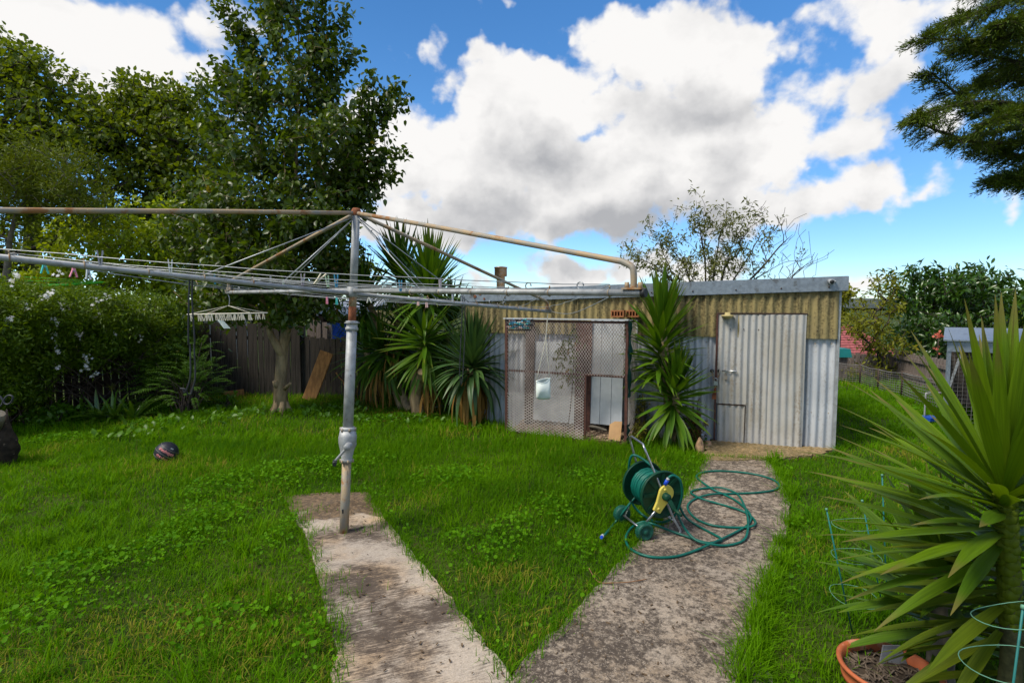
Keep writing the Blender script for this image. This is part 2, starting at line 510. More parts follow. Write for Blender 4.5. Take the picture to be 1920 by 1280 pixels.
_tab = rng.random((64, 64))
def vnoise(x, y, sc, o=0):
    x = np.asarray(x) * sc + 17.3 * o + 100; y = np.asarray(y) * sc + 9.7 * o + 100
    xi = np.floor(x).astype(int); yi = np.floor(y).astype(int)
    fx = x - xi; fy = y - yi; fx = fx * fx * (3 - 2 * fx); fy = fy * fy * (3 - 2 * fy)
    t = lambda a, b_: _tab[a % 64, b_ % 64]
    return (t(xi, yi) * (1 - fx) + t(xi + 1, yi) * fx) * (1 - fy) + (t(xi, yi + 1) * (1 - fx) + t(xi + 1, yi + 1) * fx) * fy

def cr(pts, n=6, closed=False):
    """Catmull-Rom through the points"""
    P = [Vector(p) for p in pts]; N = len(P); out = []
    rngi = range(N if closed else N - 1)
    for i in rngi:
        if closed: a, b_, c, d = P[i - 1], P[i], P[(i + 1) % N], P[(i + 2) % N]
        else: a, b_, c, d = P[max(i - 1, 0)], P[i], P[i + 1], P[min(i + 2, N - 1)]
        for k in range(n):
            t = k / n
            out.append(.5 * (2 * b_ + (c - a) * t + (2 * a - 5 * b_ + 4 * c - d) * t * t + (3 * b_ - a - 3 * c + d) * t ** 3))
    if not closed: out.append(P[-1])
    return out

def inside(x, y, poly):
    r = np.zeros(len(x), bool); n = len(poly)
    for i in range(n):
        x1, y1 = poly[i][0], poly[i][1]; x2, y2 = poly[(i + 1) % n][0], poly[(i + 1) % n][1]
        c = (y1 > y) != (y2 > y)
        with np.errstate(divide='ignore', invalid='ignore'):
            r ^= c & (x < (x2 - x1) * (y - y1) / (y2 - y1 + 1e-12) + x1)
    return r

# ------------------------------------------------------------------ trees
def skeleton(trunk, tips, step=.28, sag=.1, climb=.6, limbs=()):
    """limbs: each tip is reached from the nearest node already grown"""
    nodes = [Vector(p) for p in trunk]; par = [-1] + list(range(len(trunk) - 1))
    chains = []
    for lb in limbs:
        k = min(range(len(trunk)), key=lambda i: (Vector(trunk[i]) - lb[0]).length); ch = [k]
        for p in lb[1:]:
            nodes.append(Vector(p)); par.append(ch[-1]); ch.append(len(nodes) - 1)
        chains.append(ch)
    arr = np.array([tuple(p) for p in nodes])
    tk = np.array([tuple(p) for p in trunk])
    order = np.argsort(np.min(np.linalg.norm(tips[:, None] - tk[None], axis=2), axis=1))
    for ti in order:
        t = tips[ti]
        dv = t - arr
        cost = np.linalg.norm(dv, axis=1) + climb * np.maximum(0, arr[:, 2] - t[2] + .15)
        cost[0] += 2
        k = int(np.argmin(cost))
        a = nodes[k]; bq = Vector(t)
        L = (bq - a).length
        m = max(2, int(L / step))
        chain = [k]; new = []
        side = Vector((random.uniform(-1, 1), random.uniform(-1, 1), random.uniform(-.3, 1))) * sag * L
        for i in range(1, m + 1):
            s = i / m
            p = a.lerp(bq, s) + side * (s * (1 - s))
            nodes.append(p); par.append(chain[-1]); chain.append(len(nodes) - 1); new.append(tuple(p))
        arr = np.vstack([arr, np.array(new)])
        chains.append(chain)
    cnt = [0] * len(nodes)
    for c in chains:
        i = c[-1]
        while i >= 0:
            cnt[i] += 1; i = par[i]
    return nodes, par, chains, cnt

def blob_points(blobs, n, shell=.5):
    vol = np.array([abs(b_[2] * b_[3] * b_[5]) ** .8 for b_ in blobs]); ks = rng.choice(len(blobs), n, p=vol / vol.sum())
    out = []
    for k in ks:
        cx, cy, rx, ry, dep, rd = blobs[k]
        d = rng.normal(size=3); d /= np.linalg.norm(d)
        r = (shell + (1 - shell) * rng.random()) if rng.random() < .75 else rng.random() ** .5
        c = D(cx, cy, dep)
        s = dep / 1000
        out.append((c.x + d[0] * r * rx * s, c.y + d[1] * r * rd, c.z + d[2] * r * ry * s))
    return np.array(out)

def leaf_cloud(tips, dirs, per, sigma, size, tpl, outward=.5, droop=.25, upn=.8, back=.35):
    n = len(tips) * per
    t = np.repeat(tips, per, 0); d = np.repeat(dirs, per, 0)
    u = rng.random((n, 1))
    loc = t - d * u * back + rng.normal(size=(n, 3)) * sigma * (.4 + .6 * u)
    dd = nrm(d * outward + rng.normal(size=(n, 3)) * .7 + np.array([0, 0, -droop]))
    nn = nrm(rng.normal(size=(n, 3)) * .7 + np.array([0, 0, upn]))
    sz = size * (.6 + .7 * rng.random(n))
    clump = np.repeat(rng.random(len(tips)), per)
    var = np.clip(.55 * rng.random(n) + .45 * clump, 0, 1)
    return scatter(tpl[0], tpl[1], loc, frames(dd, nn), sz, var)

def tree(name, label, cat, base, trunk, blobs, ntips, per, size, tpl, lmat, bark, r0=.1, group=None, shell=.5, sigma=.13, spikes=(),
         droop=.25, sag=.1, back=.35, thin=.006, upn=.8, extra_tips=None, leafy=None, power=.5, rough_trunk=1.0, limbs=(), climb=.6):
    root = empty(name, base, label, cat, group)
    tips = blob_points(blobs, ntips, shell)
    if extra_tips is not None: tips = np.vstack([tips, extra_tips])
    ends = np.array([tuple(s[-1]) for s in spikes]) if spikes else np.zeros((0, 3))
    nodes, par, chains, cnt = skeleton(trunk, tips, sag=sag, limbs=limbs, climb=climb)
    top = max(cnt)
    rad = lambda i: max(thin, r0 * (cnt[i] / top) ** power)
    mb = MB(); nT = len(trunk)
    tr = [r0 * rough_trunk * (1.25 if i == 0 else 1) * (1 - .8 * i / nT) * max(.25, (max(cnt[i], 1) / top) ** power) for i in range(nT)]
    mb.tube([nodes[i] for i in range(nT)], tr, 9)
    mb.build('trunk', bark, root)
    mb = MB()
    tipl, dirl = [], []
    for c in chains:
        mb.tube([nodes[i] for i in c], [rad(c[min(1, len(c) - 1)])] + [rad(i) for i in c[1:]], 5 if rad(c[1]) > .012 else 3, cap=False)
        tipl.append(tuple(nodes[c[-1]])); dirl.append(tuple((nodes[c[-1]] - nodes[c[-2]]).normalized()))
        if len(c) > 3:
            tipl.append(tuple(nodes[c[-2]])); dirl.append(dirl[-1])
    for s in spikes:
        s = cr(s, 5)
        mb.tube(s, [.014 * (1 - .8 * i / len(s)) for i in range(len(s))], 3, cap=False)
        for i in range(1, len(s)):
            tipl.append(tuple(s[i])); dirl.append(tuple((s[i] - s[i - 1]).normalized()))
    mb.build('branches', bark, root)
    tipl, dirl = np.array(tipl), np.array(dirl)
    if leafy is not None:
        k = leafy(tipl); tipl, dirl = tipl[k], dirl[k]
    v, f, vr = leaf_cloud(tipl, dirl, per, sigma, size, tpl, droop=droop, back=back, upn=upn)
    o = link('crown', np_mesh('crown', v - np.array(tuple(root.location)), f, vr), lmat, root)
    return root

# ------------------------------------------------------------------ sword leaved plants
def sword_mesh(L, w, bend, fold=.18, tip=.0, seg=6, twist=0.):
    vs, fs = [], []
    for i in range(seg + 1):
        t = i / seg
        x = L * t
        wd = w * (.55 + .45 * min(1, t / .35)) * (1 - max(0, (t - .45) / .55) ** 1.5) if t < 1 else .0
        wd = max(wd, w * .03)
        z = -bend * L * t ** 2.2
        x = L * (t - .35 * bend * t ** 2.4)
        a = twist * t
        ca, sa = math.cos(a), math.sin(a)
        lift = fold * wd
        for y, q in ((wd / 2, lift), (0, 0), (-wd / 2, lift)):
            vs.append((x, y * ca - q * sa, z + y * sa + q * ca))
    for i in range(seg):
        for k in range(2):
            a = i * 3 + k
            fs.append((a, a + 3, a + 4, a + 1))
    me = bpy.data.meshes.new('leaf')
    me.from_pydata(vs, [], fs)
    me.polygons.foreach_set('use_smooth', [True] * len(fs))
    return me

def put_leaf(name, me, parent, loc, direction, normal, scale=1.0, wscale=None):
    o = bpy.data.objects.new(name, me)
    COL.objects.link(o)
    o.parent = parent
    x = Vector(direction).normalized()
    y = Vector(normal).cross(x)
    y = y.normalized() if y.length > 1e-4 else x.orthogonal().normalized()
    z = x.cross(y)
    ws = wscale if wscale else scale
    m = Matrix((x * scale, y * ws, z * scale)).transposed().to_4x4()
    m.translation = Vector(loc) - wloc(parent)
    o.matrix_local = m
    return o

GOLD = 2.39996
def rosette(parent, meshes, top, axis, n, stem, a0, a1, s0, s1, name='leaf', jit=.10, power=1.0, phase=None, keep=None, sidescale=None):
    """n leaves round a stem that ends at top: inner leaves upright (a0 from the axis), outer ones lower down (a1)"""
    axis = Vector(axis).normalized()
    u = axis.orthogonal().normalized(); w = axis.cross(u)
    ph = random.random() * 6.28 if phase is None else phase
    for i in range(n):
        t = (i + .5) / n
        ang = a0 + (a1 - a0) * t ** power + random.gauss(0, jit)
        az = ph + i * GOLD + random.gauss(0, .12)
        rad = u * math.cos(az) + w * math.sin(az)
        d = axis * math.cos(ang) + rad * math.sin(ang)
        nn = axis * math.sin(ang) - rad * math.cos(ang)
        if nn.length < .01: nn = rad
        p = Vector(top) - axis * stem * t + rad * .02
        if keep is not None and not keep(p, d): continue
        k = min(len(meshes) - 1, int(t * len(meshes) + random.uniform(-.6, .6)))
        sc = (s0 + (s1 - s0) * t) * random.uniform(.86, 1.1)
        nn = nn + Vector((random.gauss(0, .14), random.gauss(0, .14), random.gauss(0, .14)))
        put_leaf(name, meshes[max(0, k)], parent, p, d, nn, sc)

# ------------------------------------------------------------------ ground
def ground_mat():
    m, b, p = newmat('lawn_soil')
    t = b.n('ShaderNodeTexCoord').outputs['Object']
    c = b.mix(b.ss(b.noise(t, 1.1, 6, .6), .38, .62), rgba((.022, .042, .006)), rgba((.05, .07, .012)))
    c = b.mix(b.ss(b.noise(t, 5, 6, .65), .56, .7), c, rgba((.085, .065, .025)))
    b.put(p.inputs['Base Color'], c)
    p.inputs['Roughness'].default_value = .95
    p.inputs['Specular IOR Level'].default_value = .1
    bp = b.n('ShaderNodeBump'); bp.inputs['Strength'].default_value = .6; bp.inputs['Distance'].default_value = .02
    b.put(bp.inputs['Height'], b.noise(t, 40, 5, .7)); b.put(p.inputs['Normal'], bp.outputs[0])
    return m
MT['lawn_soil'] = ground_mat()

def concrete_mat(name, light, dark, warm, streak, seed):
    m, b, p = newmat(name)
    t = b.n('ShaderNodeTexCoord').outputs['Object']
    t = b.vm('ADD', t, (seed, seed * .7, 0))
    big = b.noise(t, 1.5, 7, .62, .4)
    if streak:
        rt = b.n('ShaderNodeVectorRotate'); rt.rotation_type = 'Z_AXIS'
        b.put(rt.inputs['Vector'], t)
        rt.inputs['Angle'].default_value = -.38
        st = b.noise(b.vm('MULTIPLY', rt.outputs[0], (11, 84, 1)), 1.0, 9, .8, .0)
        st = b.m('ADD', b.m('MULTIPLY', st, .72), b.m('MULTIPLY', b.noise(t, 20, 6, .75), .28))
    else:
        st = b.noise(t, 24, 6, .75)
    d = b.m('ADD', b.m('MULTIPLY', big, .55 if streak else .36), b.m('MULTIPLY', st, .55 if streak else .80))
    c = b.mix(b.ss(b.noise(t, 2.3, 4, .6), .4, .68), rgba(light), rgba(warm))
    c = b.mix(b.ss(d, .50, .62) if streak else b.ss(d, .465, .65), c, rgba(dark))
    if not streak:  # light grit that the worn surface shows everywhere
        c = b.mix(b.ss(b.noise(t, 62, 4, .8), .53, .64, 0, .7), c, rgba((.40, .33, .26)))
    if streak:      # damp soil washed over the far end of the slab
        sy_ = b.n('ShaderNodeSeparateXYZ'); b.put(sy_.inputs[0], b.n('ShaderNodeTexCoord').outputs['Object'])
        wet = b.ss(b.m('ADD', sy_.outputs[1], b.m('MULTIPLY', b.m('SUBTRACT', b.noise(t, 4, 5, .6), .5), 1.0)), 4.13, 4.26)
        c = b.mix(b.m('MULTIPLY', wet, .9), c, b.mix(b.ss(b.noise(t, 30, 4, .7), .45, .62), rgba((.075, .05, .03)), rgba((.19, .125, .07))))
    # pebbles that show through
    vo = b.n('ShaderNodeTexVoronoi'); b.put(vo.inputs['Vector'], t); vo.inputs['Scale'].default_value = 52 if streak else 84; vo.inputs['Randomness'].default_value = 1
    peb = b.ss(vo.outputs['Distance'], .20, .30, 1, 0)
    sx = b.n('ShaderNodeSeparateColor'); b.put(sx.inputs[0], vo.outputs['Color'])
    pick = b.ss(sx.outputs[0], .38, .44) if not streak else b.m('MULTIPLY', b.ss(sx.outputs[0], .7, .75), b.ss(b.noise(t, 2.0, 3, .5), .52, .6))
    pc = b.mix(b.ss(sx.outputs[1], .45, .7), rgba((.05, .045, .05)), rgba((.34, .29, .24)))
    c = b.mix(b.m('MULTIPLY', b.m('MULTIPLY', peb, pick), .85), c, pc)
    gr = b.noise(t, 110, 3, .7)
    c = b.mix(b.ss(gr, .35, .7, 0, .35), c, rgba((.07, .06, .05)))
    b.put(p.inputs['Base Color'], c)
    p.inputs['Roughness'].default_value = .92
    p.inputs['Specular IOR Level'].default_value = .15
    bp = b.n('ShaderNodeBump'); bp.inputs['Strength'].default_value = .55; bp.inputs['Distance'].default_value = .012
    b.put(bp.inputs['Height'], b.m('ADD', b.m('MULTIPLY', st, .8), b.m('MULTIPLY', gr, .35)))
    b.put(p.inputs['Normal'], bp.outputs[0])
    return m
MT['slab'] = concrete_mat('broomed_concrete', (.46, .39, .32), (.085, .064, .05), (.48, .34, .215), True, 3.1)
MT['path'] = concrete_mat('pebbled_concrete', (.36, .30, .24), (.070, .055, .044), (.30, .23, .165), False, 9.4)
MT['apron'] = concrete_mat('sandy_apron', (.33, .235, .115), (.12, .09, .03), (.38, .25, .11), False, 21.)

def sheet(name, mat, poly, z, thick, kind='structure', ragged=.007, seg=.06):
    """a slab with ragged edges: outline poly, top at z"""
    P = [Vector((p[0], p[1])) for p in poly]
    out = []
    for i in range(len(P)):
        a, b_ = P[i], P[(i + 1) % len(P)]
        m = max(1, int((b_ - a).length / seg))
        for k in range(m):
            q = a.lerp(b_, k / m)
            out.append((q.x + random.gauss(0, ragged), q.y + random.gauss(0, ragged), z - thick))
    import bmesh
    bm = bmesh.new()
    vs = [bm.verts.new(p) for p in out]
    f = bm.faces.new(vs)
    if f.normal.z < 0: f.normal_flip()
    ex = bmesh.ops.extrude_face_region(bm, geom=[f])
    up = [g for g in ex['geom'] if isinstance(g, bmesh.types.BMVert)]
    bmesh.ops.translate(bm, verts=up, vec=(0, 0, thick))
    bmesh.ops.triangulate(bm, faces=[f for f in bm.faces if len(f.verts) > 4])
    bmesh.ops.recalc_face_normals(bm, faces=bm.faces)
    me = bpy.data.meshes.new(name); bm.to_mesh(me); bm.free()
    return tag(link(name, me, MT[mat]), kind=kind)

mb = MB()
gys = [-60, -2, 14.6, 17, 20, 24, 28, 34, 60, 200, 600, 1400]       # level yard, then the ground falls away to the valley
gh = lambda y: -4.6 * (lambda t: t * t * (3 - 2 * t))(min(1, max(0, (y - 14.6) / 14)))
gxs = [-900, -100, -20, 0, 20, 100, 900]
mb.add([(x, y, gh(y)) for y in gys for x in gxs], [(j * 7 + i, j * 7 + i + 1, j * 7 + i + 8, j * 7 + i + 7) for j in range(len(gys) - 1) for i in range(6)])
mb.build('ground', 'lawn_soil', kind='structure')

SLAB_PX = [(533, 934), (610, 926), (690, 926), (722, 978), (790, 1062), (868, 1158), (948, 1258), (962, 1276), (980, 1330), (655, 1330), (632, 1225), (603, 1112), (577, 1012), (548, 962)]
PATH_PX = [(962, 1272), (1000, 1225), (1045, 1188), (1132, 1092), (1178, 1040), (1236, 985), (1290, 925), (1312, 878), (1326, 858), (1440, 866), (1466, 905), (1481, 950), (1476, 1000),
           (1460, 1060), (1440, 1130), (1418, 1215), (1395, 1330), (985, 1330)]
APRON_PX = [(1318, 852), (1330, 838), (1335, 812), (1560, 826), (1562, 846), (1530, 858), (1450, 864), (1380, 868), (1328, 866)]
SLAB = [G(*p) for p in SLAB_PX]; PATH = [G(*p) for p in PATH_PX]; APRON = [G(*p) for p in APRON_PX]
# both arms of the path go on towards the house behind the camera
a, b_ = SLAB[8], SLAB[9]
SLAB[8] = Vector((a.x + .05, 1.2, 0)); SLAB[9] = Vector((b_.x + .12, 1.2, 0))
PATH[-2] = Vector((PATH[-2].x - .05, 1.2, 0)); PATH[-1] = Vector((SLAB[8].x + .012, 1.2, 0))
sheet('concrete_slab', 'slab', SLAB, .022, .06)
sheet('concrete_path', 'path', PATH, .026, .06)
sheet('sandy_apron', 'apron', APRON, .034, .06, ragged=.02)

# ------------------------------------------------------------------ shed
SR = G(1560, 845); SLd = G(1340, 828)
SU = (SLd - SR).normalized()                    # along the front wall, to the left
SN = Vector((SU.y, -SU.x, 0))                   # out of the wall, towards the camera
if SN.y > 0: SN = -SN
def WP(px, py, out=0.0):
    """(s, z) of a picture point on the shed's front wall (or out metres before it)"""
    d = ray(px, py); o = SR + SN * out
    t = (o - E0).dot(SN) / d.dot(SN)
    p = E0 + d * t
    return (p - o).dot(SU), p.z
def wall(s, z, out=0.0): return SR + SU * s + SN * out + Vector((0, 0, z))

SHED_L = 4.75
zr = WP(1568, 519)[1]; zl = WP(900, 544)[1]; sl_ = WP(900, 544)[0]
def ftop(s): return zr + (zl - zr) * s / sl_
FASH = WP(1568, 519)[1] - WP(1568, 545)[1]
ZJ = WP(1540, 630)[1]

shed = empty('shed', SR + SU * 2.2, 'low corrugated iron garden shed with mossy upper wall and grey fascia', 'shed')

def corr_mesh(s0, s1, zb, zt, pitch, amp, out, ph=0.0, seg=6, thick=.012):
    """a corrugated sheet: zb / zt are functions of s; it has a back face so that it is a solid sheet"""
    n = max(2, int(round((s1 - s0) / pitch * seg)))
    NZ = 7; m = MB(); rs = random.Random(int(s0 * 1000) + int(pitch * 7000))
    dents = [(rs.uniform(s0, s1), rs.uniform(0, 1.9), rs.uniform(.03, .09), rs.uniform(-.012, .004)) for _ in range(int((s1 - s0) * 9))]
    vs, fs = [], []
    for i in range(n + 1):
        s = s0 + (s1 - s0) * i / n
        for j in range(NZ + 1):
            z = zb(s) + (zt(s) - zb(s)) * j / NZ
            o = out + amp * math.sin(2 * math.pi * (s + ph + .003 * math.sin(z * 3 + s * 2)) / pitch) * (1 + .15 * math.sin(s * 7 + z * 2))
            o += sum(q[3] * math.exp(-((s - q[0]) ** 2 + (z - q[1]) ** 2) / q[2] ** 2) for q in dents)
            vs.append(wall(s + .002 * math.sin(z * 4 + s * 9), z, o))
    for i in range(n):
        for j in range(NZ): a = i * (NZ + 1) + j; fs.append((a, a + 1, a + NZ + 2, a + NZ + 1))
    m.add(vs, fs, True)
    vs, fs = [], []
    for i in range(n + 1):
        s = s0 + (s1 - s0) * i / n
        o = out + amp * math.sin(2 * math.pi * (s + ph) / pitch)
        vs += [wall(s, zb(s), o), wall(s, zt(s), o), wall(s, zb(s), o - thick), wall(s, zt(s), o - thick)]
    for i in range(n):
        a = 4 * i; c = a + 4
        fs += [(a + 2, c + 2, c + 3, a + 3), (a, c, c + 2, a + 2), (a + 1, a + 3, c + 3, c + 1)]
    m.add(vs, fs)
    return m

dl, dr = WP(1347, 589)[0], WP(1511, 590)[0]
dtop = WP(1430, 590)[1]; dbot = .035
# lower iron sheets: each sheet laps the next
edges = [-.0, .40, dr - .01, dl + .02, dl + .82, dl + 1.58, dl + 2.36, SHED_L]
prev = 0.0
for k, (a, b_) in enumerate([(0, dr + .03), (dl - .03, dl + .80), (dl + .78, dl + 1.56), (dl + 1.54, dl + 2.3), (dl + 2.28, SHED_L)]):
    corr_mesh(a, b_, lambda s: .0, lambda s: ZJ + .002 * k, .082 if k else .086, .013, .004 * (k % 2), ph=.02 * k).build('wall_sheet', 'iron', shed)
for k, (a, b_) in enumerate([(0.0, 1.05), (1.03, 2.08), (2.06, 3.1), (3.08, 4.1), (4.08, SHED_L)]):
    corr_mesh(a, b_, lambda s: ZJ - .03, lambda s: ftop(s) - .02, .098, .014, .041 + .004 * (k % 2), ph=.03 * k).build('fibro_sheet', 'fibro', shed)
corr_mesh(dr + .01, dl - .01, lambda s: dbot - .01, lambda s: dtop - .01, .08, .001, -.03).build('door_frame_backing', 'dark_trim', shed)
# body behind the front: side walls, back wall, roof
DEP = 3.0
side = MB()
side.box(wall(.012, 1.0, -DEP / 2 - .03), (.024, DEP, 2.0), Matrix((SU, SN, Z)).transposed()); side.build('side_wall', 'iron', shed)
side = MB()
side.box(wall(SHED_L - .012, .95, -DEP / 2 - .03), (.024, DEP, 1.9), Matrix((SU, SN, Z)).transposed()); side.build('side_wall', 'iron', shed)
side = MB(); side.box(wall(SHED_L / 2, .95, -DEP - .02), (SHED_L, .024, 1.9), Matrix((SU, SN, Z)).transposed()); side.build('back_wall', 'iron', shed)
# corner flashing and roof
mb = MB(); mb.beam(wall(-.012, 0, .012), wall(-.012, ftop(0) - FASH + .02, .012), .03, .03, SU); mb.build('corner_strip', 'galv', shed)
n = 40; vs, fs = [], []
for i in range(n * 3 + 1):
    s = -.06 + (SHED_L + .1) * i / (n * 3)
    h = ftop(s) - .035 + .010 * math.sin(2 * math.pi * s / .08)
    vs += [wall(s, h, -.01), wall(s, h - .10, -DEP - .1), wall(s, h - .012, -.01), wall(s, h - .112, -DEP - .1)]
for i in range(n * 3):
    a = 4 * i; c = a + 4
    fs += [(a, c, c + 1, a + 1), (a + 2, a + 3, c + 3, c + 2), (a, a + 2, c + 2, c), (a + 1, c + 1, c + 3, a + 3)]
mb = MB(); mb.add(vs, fs); mb.build('roof', 'galv', shed)
# fascia in three lapped lengths with a turned-over top lip
js = WP(1496, 523)[0]
for k, (a, b_) in enumerate([(-.075, js), (js - .01, 2.72), (2.71, SHED_L + .05)]):
    o = .075 + .004 * (k % 2)
    mb = MB()
    for (z0, z1, oo, th) in ((-FASH, 0, o, .012), (-.008, .004, o - .05, .1), (-FASH - .004, -FASH + .004, o - .012, .03)):
        P = [wall(a, ftop(a) + z0, oo - th / 2), wall(b_, ftop(b_) + z0, oo - th / 2), wall(b_, ftop(b_) + z1, oo - th / 2), wall(a, ftop(a) + z1, oo - th / 2)]
        mb.prism(P, SN * th)
    mb.build('fascia', 'fascia', shed)
mb = MB()
P = [wall(-.079, ftop(0) - FASH, .08), wall(-.079, ftop(0), .08), wall(-.079, ftop(0) - .08, -DEP), wall(-.079, ftop(0) - FASH - .05, -DEP)]
mb.prism(P, SU * .012); mb.build('side_fascia', 'fascia', shed)
mb = MB()
for q in range(9):
    s = .12 + q * .5
    mb.lathe([(.0, .006), (.008, .006), (.010, 0)], wall(s, ftop(s) - FASH * .72, .087), SN, 8)
mb.build('fascia_screws', 'dark_trim', shed)
# rust bloom at the left end of the fascia
for (px, py, r) in ((890, 556, .03), (900, 551, .022), (908, 560, .018)):
    s, z = WP(px, py, .085)
    mb = MB(); pr = [(r * random.uniform(.6, 1.1) * math.cos(a * .628), r * random.uniform(.6, 1.1) * math.sin(a * .628)) for a in range(10)]
    mb.prism([wall(s + x, z + y, .087) for x, y in pr], SN * .002); mb.build('rust_patch', 'rust', shed)

for (zz, oo, nm) in ((ZJ + .07, .062, 'dark_trim'), (ZJ - .09, .022, 'galv_rust'), (.45, .022, 'galv_rust')):
    mb = MB(); s = .06
    while s < SHED_L - .05:
        if zz > ZJ or not (dr - .03 < s < dl + .03):
            mb.lathe([(0, .006), (.007, .004), (.008, 0)], wall(s + random.uniform(-.01, .01), zz + random.uniform(-.006, .006), oo), SN, 6)
        s += .16 if zz > ZJ else .172
    mb.build('nail_row', nm, shed, kind='stuff')
# door: four corrugated sheets on a ledge, hatch in the lower left
door = empty('door', wall((dl + dr) / 2, 0, .05)); door.parent = shed; door.location = wall((dl + dr) / 2, 0, .05) - shed.location
hl, hr = WP(1342, 760)[0], WP(1397, 760)[0]
htop = WP(1370, 757)[1]; hbot = WP(1370, 829)[1]
w4 = (dl - dr)
corr_mesh(hr - .0, dl, lambda s: htop + .012, lambda s: dtop, .074, .012, .064, .01).build('door_sheet', 'iron_door', door)
corr_mesh(dr + w4 * .40, hr, lambda s: dbot, lambda s: dtop, .074, .012, .064, .01).build('door_sheet', 'iron_door', door)
corr_mesh(dr, dr + w4 * .42, lambda s: dbot - .01, lambda s: dtop + .004, .078, .012, .070, .03).build('door_sheet', 'iron_door', door)
hatch = corr_mesh(hr + .012, dl - .016, lambda s: hbot + .012, lambda s: htop - .006, .074, .011, .066, .01).build('hatch', 'iron_door', door)
mb = MB()
mb.beam(wall(dl + .012, dbot - .02, .045), wall(dl + .012, dtop + .01, .045), .022, .04, SU); mb.build('hinge_post', 'brown_steel', door)
mb = MB(); mb.beam(wall(hr - .01, hbot - .006, .05), wall(dl + .02, hbot - .006, .05), .035, .022, Z); mb.build('hatch_sill', 'rust', door)
mb = MB(); mb.beam(wall(dr - .01, dtop + .016, .04), wall(dl + .02, dtop + .016, .04), .016, .05, Z); mb.build('door_head', 'dark_trim', door)
mb = MB(); mb.beam(wall(hr + .006, hbot, .063), wall(hr + .006, htop, .063), .010, .012, SU); mb.beam(wall(hr, htop, .066), wall(dl - .01, htop, .066), .012, .012, Z); mb.build('hatch_edge', 'dark_trim', door)
s1, z1 = WP(1354, 695, .08); s2, z2 = WP(1381, 695, .08)
mb = MB(); mb.tube([wall(s1, z1, .085), wall(s2, z2, .085), wall(s2, z2 - .018, .10)], .007, 8)
for q in (.25, .8):
    mb.box(wall(s1 + (s2 - s1) * q, z1, .078), (.022, .02, .03), Matrix((SU, SN, Z)).transposed())
mb.build('bolt', 'chrome', door)
s3, z3 = WP(1361, 706, .08)
mb = MB(); mb.box(wall(s3, z3 - .012, .085), (.036, .018, .04), Matrix((SU, SN, Z)).transposed())
mb.tube(cr([wall(s3 - .012, z3 + .005, .085), wall(s3 - .011, z3 + .03, .085), wall(s3, z3 + .042, .085), wall(s3 + .011, z3 + .03, .085), wall(s3 + .012, z3 + .005, .085)], 3), .004, 6)
mb.build('padlock', 'galv_rust', door)

def chain(a, b_, sag, n, name, mat, parent):
    m = MB()
    pts = [a.lerp(b_, i / n) + Vector((0, 0, -sag * 4 * (i / n) * (1 - i / n))) for i in range(n + 1)]
    for i in range(n):
        d = (pts[i + 1] - pts[i]); c = (pts[i] + pts[i + 1]) / 2
        d.normalize(); sd = SU if i % 2 else SN
        sd = (sd - d * sd.dot(d)).normalized()
        ln = .024
        m.tube([c + d * (ln * math.cos(q)) + sd * (.010 * math.sin(q)) for q in [2 * math.pi * k / 8 for k in range(8)]], .0042, 5, closed=True)
    return m.build(name, mat, parent)
sc1, zc1 = WP(1335, 695, .06); sc2, zc2 = WP(1349, 695, .06)
for (s, z) in ((sc1, zc1), (sc2, zc2)):
    mb = MB(); mb.lathe([(.0, .0), (.022, 0), (.024, .006), (.0, .008)], wall(s, z, .062), SN, 12); mb.build('chain_hole', 'black', shed)
chain(wall(sc1, zc1, .08), wall((sc1 + sc2) / 2, zc1 - .19, .085), .0, 7, 'chain', 'galv_rust', shed)
chain(wall(sc2, zc2, .08), wall((sc1 + sc2) / 2, zc1 - .19, .085), .0, 7, 'chain', 'galv_rust', shed)
chain(wall((sc1 + sc2) / 2 + .004, zc1 - .2, .085), wall((sc1 + sc2) / 2 + .01, zc1 - .33, .085), .0, 5, 'chain', 'rust', shed)
for (px, py, mt) in ((1342, 718, 'chrome'), (1339, 744, 'rust')):
    s, z = WP(px, py, .09)
    mb = MB(); mb.box(wall(s, z, .092), (.05, .022, .052), Matrix((SU, SN, Z)).transposed())
    mb.tube(cr([wall(s - .016, z + .02, .092), wall(s - .015, z + .05, .092), wall(s, z + .064, .092), wall(s + .015, z + .05, .092), wall(s + .016, z + .02, .092)], 3), .005, 6)
    mb.build('padlock', mt, shed)
# bulkhead lamp over the door corner (unlit)
s, z = WP(1364, 590, .09)
lampo = MB(); lampo.lathe([(.0, .03), (.03, .03), (.034, .0), (.070, -.004), (.074, -.016), (.05, -.03), (.045, -.044), (.0, -.05)], wall(s, z, .10), Z, 20)
lampo.build('lamp_shade', 'cream', shed)
# camera under the right end of the fascia
s, z = WP(1557, 528, .12)
mb = MB(); ax = (SN + Vector((0, 0, -.12))).normalized()
mb.lathe([(.0, -.07), (.026, -.07), (.028, .03), (.030, .035), (.030, .05), (.022, .05), (.020, .042), (0, .040)], wall(s, z, .15), ax, 16)
camo = mb.build('security_camera', 'white_metal', shed)
mb = MB(); mb.lathe([(.0, .052), (.024, .052), (.026, .044), (.0, .043)], wall(s, z, .15), ax, 16); mb.build('lens', 'black', camo)
mb = MB(); mb.tube([wall(s - .05, z, .085), wall(s - .05, z, .13), wall(s - .02, z, .14)], .010, 8); mb.build('bracket', 'white_metal', camo)
